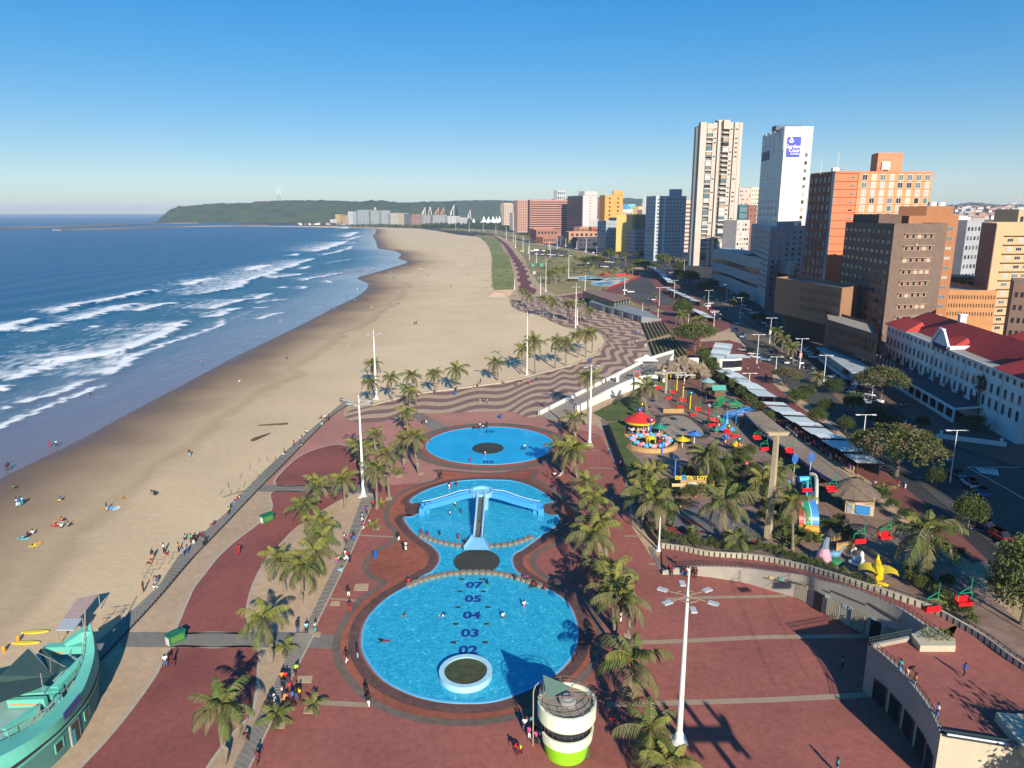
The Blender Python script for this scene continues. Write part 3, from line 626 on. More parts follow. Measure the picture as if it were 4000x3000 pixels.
hill('headland_hill', [(604,879),(612,872),(622,855),(640,838),(670,818),(700,807),(760,803),(850,795),(980,793),(1000,787),(1090,785),(1150,783),(1250,782),(1400,788),(1450,783),(1500,785),(1560,792),(1620,791),(1700,788),(1780,792)], 4300, 4900, HILL)
hill('far_hill', [(1250,795),(1400,796),(1600,792),(1700,788),(1800,784),(1900,782),(2000,785),(2100,781),(2200,778),(2300,774),(2380,772),(2500,777),(2600,778),(2700,782),(2850,790),(3000,795)], 5300, 6200, HILL)
TOWNH = M('suburb_hill', (.05,.065,.035), .95, .4, .03, col2=(.16,.15,.13), det=12)
hill('suburb_hill', [(3500,815),(3650,808),(3740,800),(3790,793),(3850,796),(3900,800),(3990,802),(4100,798),(4300,800)], 3000, 4200, TOWNH)
ROCK = M('breakwater_rock', (.26,.22,.18), .9, .4, .12, bump=.5, det=8)
def wall_band(name, pxs, w, h, m, label, cat):
 mb = MB(); pts = gl(pxs); band(mb, smooth_line(pts, 4), w, -.3, h); o = mb.build(name, m)
 return reg(o, label, cat)
wall_band('breakwater', [(221,901.5),(300,899),(500,894),(700,887.5),(900,884.5),(1040,881)], 26, 4, ROCK, 'nearer rocky breakwater with pale walkway running out from beach', 'breakwater')
wall_band('breakwater', [(-300,904),(0,894),(200,889),(420,882.5),(610,875.5),(760,873)], 60, 5, ROCK, 'farther long rocky breakwater reaching from foot of the headland', 'breakwater')
def wood_mass(name, pxs, h, m, nclump, seed=1, r=6):
 rnd = random.Random(seed); pts = gl(pxs); xs0 = [p.x for p in pts]; ys0 = [p.y for p in pts]
 def inside(x, y):
  c = False; j = len(pts)-1
  for i in range(len(pts)):
   if (ys0[i] > y) != (ys0[j] > y) and x < (xs0[j]-xs0[i])*(y-ys0[i])/(ys0[j]-ys0[i])+xs0[i]: c = not c
   j = i
  return c
 mb = MB(); k = 0; tries = 0
 while k < nclump and tries < nclump*20:
  tries += 1
  px = rnd.uniform(min(p[0] for p in pxs), max(p[0] for p in pxs)); py = rnd.uniform(min(p[1] for p in pxs), max(p[1] for p in pxs))
  g = G(px, py)
  if not inside(g.x, g.y): continue
  k += 1; rr = r*rnd.uniform(.6, 1.3)
  for _ in range(14):
   a = rnd.uniform(0, 6.28); z = rnd.uniform(.2, 1); q_ = Vector((g.x+math.cos(a)*rr*math.sqrt(1-z*z*.8)*rnd.uniform(.3,1), g.y+math.sin(a)*rr*rnd.uniform(.3,1), h*z*rnd.uniform(.7,1.15)))
   s_ = rr*.45; d1 = Vector((rnd.uniform(-1,1), rnd.uniform(-1,1), rnd.uniform(-.5,.9)))*s_; d2 = Vector((rnd.uniform(-1,1), rnd.uniform(-1,1), rnd.uniform(-.5,.9)))*s_
   mb.face([q_-d1, q_-d2, q_+d1, q_+d2])
 return struct(mb.build(name, m), 'stuff')
LEAFD = M('far_leaves', (.05,.075,.02), .95, .4, .05, col2=(.02,.035,.01))
wood_mass('distant_woodland', [(1640,889),(1680,872),(1760,866),(1900,866),(2060,868),(2110,890),(2060,900),(1950,895),(1850,894),(1740,893)], 9, LEAFD, 700, 3, 8)
wood_mass('distant_woodland', [(1330,884),(1480,880),(1640,884),(1640,890),(1500,888),(1360,888)], 6, M('dune_scrub', (.10,.105,.045), .95, .4, .05), 150, 4, 9)
wood_mass('dune_shrubs', [(1915,1130),(1920,1000),(1880,930),(1930,935),(1985,1005),(2005,1050),(2008,1120)], .3, M('dune_tuft', (.15,.17,.05), .95, .3, .3), 200, 5, 1.0)
wood_mass('dune_shrubs', [(1560,889),(1700,897),(1850,914),(1900,917),(1890,912),(1740,894),(1640,889)], .6, GRN, 120, 6, 3)
# ================================================================ BUILDINGS
GL_D = flat('glass_dark', (.018,.022,.028), .12, .6); GL_B = flat('glass_sky', (.10,.15,.19), .15, .6)
GL_C = flat('curtain_glass', (.38,.37,.33), .35, .5); GL_G = flat('glass_green', (.12,.17,.15), .2, .6)
FR_W = flat('frame_white', (.62,.60,.56), .6); FR_D = flat('frame_dark', (.06,.055,.05), .6); FR_T = flat('frame_tan', (.36,.27,.18), .7)
ROOFG = M('roof_felt', (.20,.19,.17), .9, .2, .3)
WM = {}
def win_mesh(fr, gl_, kind=0):
 k = (fr.name, gl_.name, kind)
 if k in WM: return WM[k]
 mb = MB(); mb.mat(0).box((0, -.03, 0), (1, .10, 1))
 mb.mat(1)
 if kind == 0: mb.box((0, -.05, 0), (.84, .08, .86))
 elif kind == 1:
  for x in (-.24, .24): mb.box((x, -.05, 0), (.42, .08, .84))
 else:
  for x in (-.33, 0, .33): mb.box((x, -.05, 0), (.29, .08, .84))
 WM[k] = mb.mesh('window', [fr, gl_]); return WM[k]
CNT = {}
def facade(par, A, B, z0, z1, cols, rows_, ww, wh, fr=FR_W, gls=(GL_D,), kind=0, m0=.04, m1=.04, out=.0, name='window', rnd=None, skip=None):
 "windows in rows on the wall from A to B (outside on the right hand); ww, wh are shares of one bay"
 rnd = rnd or random.Random(int(abs(A[0]*7+A[1]*3+z0)))
 A = Vector((A[0], A[1])); B = Vector((B[0], B[1])); d = B-A; Lg = d.length; d.normalize(); n = Vector((d.y, -d.x)); rz = math.atan2(d.y, d.x)
 u0 = Lg*m0; bw = Lg*(1-m0-m1)/cols; fh = (z1-z0)/rows_
 c = CNT.setdefault(par.name, {}); ex = c.setdefault('_ex', [])
 for r in range(rows_-1, -1, -1):
  for k in range(cols):
   if skip and skip(k, r): continue
   u = u0+bw*(k+.5); z = z0+fh*(r+.5); g = rnd.choice(gls)
   loc = (A.x+d.x*u+n.x*out, A.y+d.y*u+n.y*out, z)
   c[name] = c.get(name, 0)+1
   if c[name] <= 100:
    o = new(name, win_mesh(fr, g, kind), par, (loc[0]-par.location.x, loc[1]-par.location.y, loc[2]-par.location.z), rz); o.scale = (bw*ww, 1.6, fh*wh)
   else: ex.append((loc, rz, bw*ww, fh*wh, fr, g))
def flush_extra(par):
 ex = CNT.get(par.name, {}).get('_ex', [])
 if not ex: return
 ms = []; mb = MB()
 for loc, rz, w_, h_, fr, g in ex:
  for m in (fr, g):
   if m not in ms: ms.append(m)
  c = (loc[0]-par.location.x, loc[1]-par.location.y, loc[2]-par.location.z)
  mb.mat(ms.index(fr)).box(c, (w_, .16, h_), rz); n = (math.sin(rz), -math.cos(rz))
  mb.mat(ms.index(g)).box((c[0]+n[0]*.03, c[1]+n[1]*.03, c[2]), (w_*.84, .16, h_*.86), rz)
 o = mb.build('windows_beyond', ms, par); o['kind'] = 'stuff'
def rel(p, par): return (p[0]-par.location.x, p[1]-par.location.y)
def prism_part(par, name, poly, z0, z1, m, top=True): return MB().prism([rel(p, par) for p in ccw([(p[0], p[1]) for p in poly])], z0, z1, top).build(name, m, par)
def bld(name, label, cat, Yf, c1, c2, c3, wm, roofm=ROOFG, par_h=.9, Y1=None, Y3=None, depth=None, key=0, group=None, z0=0):
 p2 = D(c2[0], c2[1], Yf); h = p2.z
 near = abs(c2[1]-834) < 85 or Yf > 500
 if near: Y1 = Y1 or Yf+22+.03*Yf; Y3 = Y3 or Yf+2+.008*Yf
 p1 = D(*c1, Y1) if Y1 else G(c1[0], c1[1], h)
 p3 = D(*c3, Y3) if Y3 else G(c3[0], c3[1], h)
 p1.z = p2.z = p3.z = h
 if depth:
  d = (p3-p2).normalized(); p1 = p2+Vector((-d.y, d.x, 0))*depth
 p4 = p1+p3-p2
 t = thing(name, label, cat, (p2.x, p2.y, 0), 0, group, key)
 P4 = [Vector((p.x, p.y)) for p in (p1, p2, p3, p4)]
 prism_part(t, 'wall', P4, z0 if name != 'slotted_podium' else 9.5, h, wm, False)
 c = sum(P4, Vector((0, 0)))/4
 if roofm: prism_part(t, 'roof', [c+(p-c)*.985 for p in P4], max(h-par_h-.3, .1), h-par_h, roofm)
 return t, P4, h
def slab(par, A, B, z, dep, hh, m, name='balcony', u0=0, u1=1, back=.3):
 A = Vector((A[0], A[1])); B = Vector((B[0], B[1])); d = (B-A); a = A+d*u0; b = A+d*u1; dd = d.normalized(); n = Vector((dd.y, -dd.x)); c = (a+b)/2+n*(dep-back)/2
 MB().box((c.x-par.location.x, c.y-par.location.y, z), ((b-a).length, dep+back, hh), math.atan2(dd.y, dd.x)).build(name, m, par)
def lbox(par, A, B, u0, u1, z0, z1, dep, m, name='wall_panel', back=.2):
 slab(par, A, B, (z0+z1)/2, dep, z1-z0, m, name, u0, u1, back)
# ---- white hotel tower with the blue sign
WH = M('hotel_white', (.74,.72,.64), .75, .05, .15, dirt=.05)
t, Pq, h = bld('hotel_tower', 'tall white hotel tower with blue sign at top of its sunny end wall', 'hotel', 440, (2980,536), (3068,501), (3177.5,501), WH)
facade(t, Pq[0], Pq[1], h*.17, h*.86, 5, 17, .42, .46, FR_W, (GL_D, GL_B, GL_D), 1, .06, .03)
facade(t, Pq[1], Pq[2], h*.17, h*.875, 1, 16, .95, .5, FR_T, (GL_C, GL_D, GL_B), 1, .775, .115)
d1 = (Pq[1]-Pq[0])
for i in range(5):
 a = i/5; lbox(t, Pq[0], Pq[1], a+.02, a+.19, h*.885, h+1.0-.2*(4-i)*.3, .35, WH, 'crown_panel')
lbox(t, Pq[1], Pq[2], 0.0, 1.0, h-.2, h+.9, .18, WH, 'parapet', .5)
c = (Pq[1]+Pq[2])/2+Vector((4, 8)); cr = rel(c, t)
MB().box((cr[0]-7, cr[1]+4, h+1.2), (15, 7, 2.6), math.atan2((Pq[2]-Pq[1]).y, (Pq[2]-Pq[1]).x)).build('plant_room', M('plant_blue', (.10,.13,.17), .6), t)
SGN = flat('sign_blue', (.035,.055,.42), .4); SGW = flat('sign_white', (.85,.85,.85), .5)
def wall_local(par, A, B, u, z, out):
 d = (B-A); dd = d.normalized(); n = Vector((dd.y, -dd.x)); p = A+d*u+n*out
 return (p.x-par.location.x, p.y-par.location.y, z), math.atan2(dd.y, dd.x)
W_ = (Pq[2]-Pq[1]).length
loc, rz = wall_local(t, Pq[1], Pq[2], .345, h*.898, .25)
sw_, sh_ = W_*.49, h*.112
pts = []
for cx, cz, a0 in ((1,1,0),(-1,1,90),(-1,-1,180),(1,-1,270)):
 for k in range(5):
  a = R(a0+k*22.5); pts.append((cx*(sw_/2-.9)+.9*math.cos(a), cz*(sh_/2-.9)+.9*math.sin(a)))
sb = MB(); sb.v = [(x, -.15, z) for x, z in pts]+[(x, .15, z) for x, z in pts]; n_ = len(pts)
sb.f = [tuple(range(n_))]+[(i, i+n_, (i+1) % n_+n_, (i+1) % n_) for i in range(n_)]; sb.m = [0]*len(sb.f)
sg = sb.build('sign_board', SGN, t, loc, rz)
for s, x, z, sz in (('Garden', -.6, .1, 2.9), ('Court', .9, -2.1, 2.9), ('SOUTH BEACH', 1.1, -4.0, .8)):
 o = new('sign_text', text_mesh(s, sz, .03, SGW, .03), sg, (x, -.2, z)); o.rotation_euler = (math.pi/2, 0, 0)
e = MB()
for k in range(10):
 a0, a1 = R(200+k*14), R(214+k*14); e.beam((1.3*math.cos(a0)-1.6, -.2, 1.3*math.sin(a0)+3.9), (1.3*math.cos(a1)-1.6, -.2, 1.3*math.sin(a1)+3.9), .12, .75)
e.ball((-1.6, -.2, 4.3), .75, 10, 6, (1, .15, 1)); e.build('sign_emblem', SGW, sg)
loc, rz = wall_local(t, Pq[0], Pq[1], .22, h*.875, .3)
MB().box((0,0,0), (d1.length*.34, .3, 5.2)).build('sign_board', flat('sign_dim', (.03,.02,.09), .5), t, loc, rz)
flush_extra(t)
# podium block below it and its neighbours
GB = M('grey_blue_wall', (.36,.37,.39), .8, .12, .1, dirt=.15)
t, Pq, h = bld('podium_block', 'shaded blue grey block with flat roof in front of the white hotel tower', 'building', 405, (2935,892), (3010,884), (3150,872), GB, Y1=495, Y3=430)
facade(t, Pq[0], Pq[1], 10, h-2, 14, 11, .5, .45, FR_D, (GL_D, GL_B), 0, .02, .02)
facade(t, Pq[1], Pq[2], 6, h-2, 5, 12, .4, .45, FR_D, (GL_D,), 0)
lbox(t, Pq[1], Pq[2], .34, .62, h-2, h+2.5, .5, M('parapet_grey', (.30,.32,.34), .8), 'parapet', 4)
flush_extra(t)
# ---- striped apartment tower (leftmost of the very tall ones)
TW = M('tower_concrete', (.50,.43,.365), .8, .07, .1, dirt=.06); TWD = M('tower_recess', (.22,.19,.18), .85, .1, .1)
Yt = 756
A = D(2734, 478, Yt); B = D(2900, 476, Yt+4); h = A.z
t = thing('apartment_tower', 'very tall cream apartment tower with vertical ribs and stacked balconies', 'apartment tower', (A.x, A.y, 0))
d = (Vector((B.x, B.y))-Vector((A.x, A.y))); dd = d.normalized(); nb = Vector((-dd.y, dd.x)); A2_, B2_ = Vector((A.x, A.y)), Vector((B.x, B.y))
prism_part(t, 'core', [A2_+nb*2, B2_+nb*2, B2_+nb*15, A2_+nb*15], 0, h-3, TWD)
prism_part(t, 'side_wall', [A2_-dd*1.5+nb*5, A2_+nb*2, A2_+nb*13, A2_-dd*1.5+nb*10], 0, h-4, TW)
LX = lambda v: (2600+v/3.16-2733)/(2900-2733)
nf = 30
spec = [(425,502,'fin',2.2,0),(515,590,'bal',.6,-1),(592,638,'win',.4,0),(652,682,'fin',1.0,2),(714,790,'bal',1.6,2.5),(792,838,'win',.8,.5),(852,908,'win',1.3,.5),(910,950,'fin',1.6,0)]
rndt = random.Random(5); BALM = [M('bal_pale', (.48,.44,.38), .7), GL_B, GL_G, FR_W, M('bal_tan', (.40,.30,.20), .7), GL_D]
for v0, v1, kd, out, up in spec:
 u0, u1 = LX(v0), LX(v1)
 if kd == 'fin': lbox(t, A2_, B2_, u0, u1, 0, h+up, out, TW, 'rib', 4)
 elif kd == 'win':
  lbox(t, A2_, B2_, u0, u1, 0, h+up, out, TW, 'rib', 3)
  a = A2_+d*u0; b = A2_+d*u1
  facade(t, a, b, 6, h-4, 1, nf, .62, .33, FR_T, (GL_D, GL_D, TW, GL_C), 1, 0, 0, out=out)
 else:
  lbox(t, A2_, B2_, u0, u1, h-6, h+up, out, TW, 'crown_panel', 3)
  fh = (h-6)/nf; mb = {}
  for k in range(nf):
   m = rndt.choice(BALM); mb.setdefault(m.name, (m, MB()))[1]
   slab(t, A2_, B2_, k*fh+.9, out, 1.25, BALM[0] if rndt.random() < .6 else rndt.choice(BALM[:5]), 'balcony', u0, u1, 1)
   if rndt.random() < .6: slab(t, A2_, B2_, k*fh+.9+fh*.5, out-.45, fh*.62, m, 'balcony_glazing', u0+.01, u1-.01, 1)
prism_part(t, 'lift_room', [A2_+d*.45+nb*4, A2_+d*.62+nb*4, A2_+d*.62+nb*12, A2_+d*.45+nb*12], h-3, h+3, TW)
flush_extra(t)
# ---- orange slab
OR = M('orange_paint', (.62,.19,.09), .75, .05, .1, dirt=.06); ORT = M('ochre_panel', (.50,.26,.12), .8, .08, .2)
t, Pq, h = bld('apartment_slab', 'orange apartment slab with ochre balcony grid and roof penthouse', 'apartment block', 350, (3167,678), (3265,668), (3645,670), OR)
L12 = (Pq[1]-Pq[0]).length
lbox(t, Pq[0], Pq[1], 0, .9, 0, h-.7, .12, M('panel_brown', (.24,.085,.055), .7, .15, .2), 'side_panel'); facade(t, Pq[0], Pq[1], h*.14, h-1.5, 5, 14, .5, .72, FR_D, (GL_B, GL_D, GL_G), 1, .02, .1, out=.14)  # plain red-brown panel laid over the seaward face
lbox(t, Pq[0], Pq[1], .9, 1.0, h*.12, h-.8, .35, GL_B, 'glazed_corner')
u = lambda v: (v-3265)/(3645-3265)
lbox(t, Pq[1], Pq[2], u(3354), .998, 8, h-.6, .35, ORT, 'balcony_wall')
a = Pq[1]+(Pq[2]-Pq[1])*u(3358); b = Pq[2]
facade(t, a, b, h-36, h-1, 8, 10, .56, .80, FR_W, (GL_C, GL_B, GL_D, GL_G, GL_C, flat('curtain_cream', (.45,.42,.33), .5)), 1, .01, .01, out=.4)
facade(t, Pq[1]+(Pq[2]-Pq[1])*u(3322), Pq[1]+(Pq[2]-Pq[1])*u(3346), h-60, h-1, 1, 16, .8, .2, FR_T, (GL_D, GL_G), 1, 0, 0)
for i in range(16): lbox(t, Pq[1], Pq[2], 0, .999, h-1-i*3.55, h-.9-i*3.55, .42, M('orange_joint', (.50,.13,.06), .8), 'floor_band')
p1_, p2_ = D(3432,596,360), D(3529,597,362); q0 = D(3405,603,372)
prism_part(t, 'penthouse', [(q0.x, q0.y), (p1_.x, p1_.y), (p2_.x, p2_.y), (p2_.x+(q0.x-p1_.x), p2_.y+(q0.y-p1_.y))], h-1.5, p1_.z, M('penthouse_orange', (.66,.22,.12), .8, .12, .3))
lp = Vector((p1_.x+4, p1_.y-.3)); MB().box((*rel(lp, t), h+3), (4, .3, 3.6)).build('penthouse_panel', FR_W, t)
for px, hh in ((3270,9),(3205,6),(3445,4)):
 p = D(px, 668, 358); MB().tube([(*rel(p, t), h-1), (*rel(p, t), h+hh)], .15, 5).build('antenna', FR_W, t)
p = D(3262, 668, 356); MB().box((*rel(p, t), h+.6), (3, 2, 2.4)).lathe([(1.6,0),(.1,.5)], 12, (rel(p, t)[0]+4, rel(p, t)[1], h+1)).build('dish', FR_W, t)
flush_extra(t)
# ---- brown brick block
BRK = M('brown_brick', (.165,.115,.088), .85, .15, .5, dirt=.1, bump=.2); BRO = M('rust_brick', (.34,.15,.07), .85, .1, .5)
t, Pq, h = bld('brick_block', 'brown brick office block with rows of small framed windows', 'building', 265, (3305,861), (3495,873), (3702,875), BRK, Y1=312, Y3=272)
facade(t, Pq[0], Pq[1], 4, h-1.2, 10, 12, .62, .42, FR_D, (GL_B, GL_D, GL_G, GL_D), 1, .01, .02)
a = Pq[1]+(Pq[2]-Pq[1])*.20; b = Pq[1]+(Pq[2]-Pq[1])*.76
fh = (h-2)/11
for i in range(11):
 z = h-2-fh*(i+.62)
 lbox(t, a, b, 0, 1, z-.75, z+.75, .10, BRO, 'window_band'); lbox(t, a, b, -.01, 1.01, z+.85, z+1.05, .75, FR_T, 'window_hood')
 facade(t, a, b, z-.75, z+.75, 5, 1, .56, .95, FR_W, (GL_D, GL_C, GL_D), 1, 0, 0, out=.16)
for u0, u1, w0, zz in ((.42,.44,1,0),(.15,.2,2,1)): lbox(t, Pq[1], Pq[2], .42, .46, h-fh*2+.6, h-fh*2+1.4, .5, FR_W, 'air_conditioner')
cc = (Pq[0]*.6+Pq[1]*.4); p4 = Pq[0]+(Pq[2]-Pq[1])
prism_part(t, 'roof_house', [Pq[0]+(Pq[1]-Pq[0])*.05+(Pq[2]-Pq[1])*.1, Pq[0]+(Pq[1]-Pq[0])*.6+(Pq[2]-Pq[1])*.1, Pq[0]+(Pq[1]-Pq[0])*.6+(Pq[2]-Pq[1])*.55, Pq[0]+(Pq[1]-Pq[0])*.05+(Pq[2]-Pq[1])*.55], h-1, h+3.2, M('roof_house', (.13,.085,.065), .85))
flush_extra(t)
t, Pq, h = bld('rust_wing', 'taller rust coloured block rising behind the brown brick block', 'building', 290, (3545,846), (3552,843), (3747,843), BRO, depth=20)
facade(t, Pq[1]+(Pq[2]-Pq[1])*.74, Pq[2], 6, h-3, 1, 11, .55, .32, FR_T, (GL_B, GL_C), 1, .0, .12)
q1, q2 = D(3622,805,297), D(3728,805,297)
prism_part(t, 'roof_house', [(q1.x-7, q1.y+8), (q1.x, q1.y), (q2.x, q2.y), (q2.x-7, q2.y+8)], h-1, q1.z, BRO)
MB().lathe([(1.6,0),(1.6,1.6),(.1,1.8)], 14, (*rel(q1+Vector((3,2,0)), t), q1.z)).lathe([(1.6,0),(1.6,1.5),(.1,1.7)], 14, (*rel(q1+Vector((7,3,0)), t), q1.z)).build('water_tanks', FR_W, t)
flush_extra(t)
# ---- slotted podium in front and shops at street level
SLB = M('slot_brown', (.30,.17,.10), .85, .12, .4, dirt=.1)
t, Pq, h = bld('slotted_podium', 'shaded brown parking podium with rows of narrow slots over the street', 'building', 276, (3032,1082), (3290,1124), (3360,1118), SLB, Y1=322, Y3=285)
facade(t, Pq[0], Pq[1], h-12, h-1.5, 16, 3, .34, .48, FR_D, (GL_D,), 0, .42, .02)
prism_part(t, 'ground_floor', [Pq[0]+Vector((4,-4)), Pq[1]+Vector((5,5)), Pq[2]+Vector((-2,5)), Pq[3]], 0, 9.5, M('dark_brown_shop', (.10,.06,.04), .8))
flush_extra(t)
t, Pq, h = bld('slotted_car_park', 'sunlit ochre parking deck with three rows of narrow slots', 'building', 300, (3704,1133), (3706,1132), (3897,1134), M('ochre_deck', (.46,.22,.09), .85, .1, .4, dirt=.1), depth=40, roofm=M('deck_roof', (.30,.28,.24), .9))
facade(t, Pq[1], Pq[2], h-11.5, h-1.2, 17, 3, .30, .46, FR_D, (GL_D,), 0, .01, .02); flush_extra(t)
t, Pq, h = bld('roof_cottage', 'low cottage with grey roof and orange piers above the parking deck', 'building', 345, (3706,1090), (3712,1086), (3812,1088), M('cottage_wall', (.45,.25,.12), .85), depth=12, roofm=None)
prism_part(t, 'roof', [Pq[0]+Vector((-1,1)), Pq[1]+Vector((-1,-1)), Pq[2]+Vector((1,-1)), Pq[3]+Vector((1,1))], h, h+.8, M('cottage_roof', (.25,.25,.22), .8))
facade(t, Pq[1], Pq[2], h-5.2, h-.6, 3, 1, .62, .6, FR_D, (GL_D,), 2, .02, .02)
# yellow apartments at the right edge
YE = M('yellow_wall', (.50,.345,.19), .8, .08, .2, dirt=.06); DKB = M('dark_brown_wall', (.20,.13,.10), .85, .1, .3)
t, Pq, h = bld('yellow_apartments', 'sunlit yellow apartment block with long brown sills at right edge', 'apartment block', 300, (3835,880), (3895,871), (4090,875), YE, Y1=335, Y3=302)
facade(t, Pq[1], Pq[2], 4, h-5, 4, 11, .6, .42, FR_W, (GL_C, GL_B, GL_D), 2, .22, .02)
for i in range(11): lbox(t, Pq[1], Pq[2], .18, 1, 4+(h-9)/11*(i+.97)-.1, 4+(h-9)/11*(i+.97)+.15, .8, M('sill_brown', (.22,.13,.07), .8), 'sill')
lbox(t, Pq[0], Pq[1], 0, 1, 1, h-.5, .12, DKB, 'side_wall'); facade(t, Pq[0], Pq[1], h-24, h-5, 1, 5, .25, .3, FR_D, (GL_D,), 0, .1, .5, out=.2)
flush_extra(t)
for nm, lab, Yf, a, b, c_, m, cols, rws, fr, gg in [
 ('office_block','narrow blue grey block in shade beside the yellow apartments',380,(3745,862),(3780,860),(3838,864),GB,4,9,FR_D,(GL_D,GL_B)),
 ('office_block','white edged low block between rust wing and blue grey block',420,(3738,845),(3745,843),(3780,858),WH,3,6,FR_D,(GL_D,)),
 ('office_block','rust red block far behind the parking deck',400,(3755,880),(3762,878),(3800,882),BRO,3,7,FR_D,(GL_D,)),
 ('office_block','dark brown block cut by the right edge above the red roof',235,(3960,1135),(3962,1100),(4090,1105),DKB,5,6,FR_D,(GL_D,)),
 ('office_block','light blue painted block peeking over brown side wall',420,(3806,865),(3812,864),(3845,866),M('light_blue_wall', (.35,.48,.56), .7),2,6,FR_D,(GL_D,)),
 ('office_block','ochre block with parapet far at right edge under the hills',520,(3975,820),(3982,817),(4060,817),YE,3,5,FR_D,(GL_D,)),
 ]:
 t, Pq, h = bld(nm, lab, 'building', Yf, a, b, c_, m, depth=18)
 facade(t, Pq[1], Pq[2], 4, h-2, cols, rws, .5, .4, fr, gg, 0); flush_extra(t)
# brown shops terrace at street (between podium and white hotel)
t, Pq, h = bld('shop_row', 'low brown shop building with white striped awning roof across the street', 'building', 262, (3225,1240), (3235,1248), (3430,1310), M('shop_brown', (.17,.10,.07), .85, .1, .4), Y1=290, Y3=228, roofm=M('shop_roof', (.30,.27,.22), .9))
facade(t, Pq[1], Pq[2], 1, h-1, 14, 2, .6, .7, FR_D, (GL_D,), 0); flush_extra(t)
t = thing('awning_terrace', 'long terrace with grey canopy roof along the far pavement', 'shop', (0,0,0)); a, b = G(3190,1402), G(3325,1505)
dv = Vector((b.x-a.x, b.y-a.y)); dn = dv.normalized(); nn = Vector((-dn.y, dn.x))
t.location = (a.x, a.y, 0); ang = math.atan2(dn.y, dn.x); Ln = dv.length
MB().box((Ln/2, 3.5, 4.1), (Ln+1.5, 8, .25)).build('canopy', M('canopy_grey', (.38,.42,.42), .6), t); t.rotation_euler = (0,0,ang)
MB().box((Ln/2, 4, 2), (Ln, 6, 3.8)).build('shop_wall', M('shop_white', (.42,.42,.42), .7), t); MB().box((Ln/2, .2, .6), (Ln, .15, 1.2)).build('front_rail', FR_W, t)
# ---- curved white podium building
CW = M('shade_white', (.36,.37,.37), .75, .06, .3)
a, b, c_ = G(2832,1128), G(2935,1175), G(3075,1215)
t = thing('curved_building', 'low white banded building with rounded corner and roof garden', 'building', (b.x, b.y, 0))
poly = smooth_line([Vector((a.x-2, a.y+30, 0)), Vector((a.x, a.y, 0)), Vector((b.x, b.y, 0)), Vector((c_.x, c_.y, 0))], 8)
back = [(c_.x+25, c_.y+50), (a.x+15, a.y+60)]
pl_ = [(p.x, p.y) for p in poly]+back
hh = D(2935, 1012, b.y).z
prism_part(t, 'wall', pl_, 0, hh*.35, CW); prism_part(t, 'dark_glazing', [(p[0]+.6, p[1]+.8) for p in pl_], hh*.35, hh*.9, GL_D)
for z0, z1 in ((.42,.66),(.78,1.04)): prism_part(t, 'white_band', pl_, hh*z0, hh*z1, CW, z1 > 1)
ctr = (b.x+10, b.y+25); MB().prism([(ctr[0]-b.x-8, ctr[1]-b.y-9), (ctr[0]-b.x+10, ctr[1]-b.y-9), (ctr[0]-b.x+10, ctr[1]-b.y+4), (ctr[0]-b.x-8, ctr[1]-b.y+4)], hh, hh*1.05+.3).build('roof_garden', GRN, t)
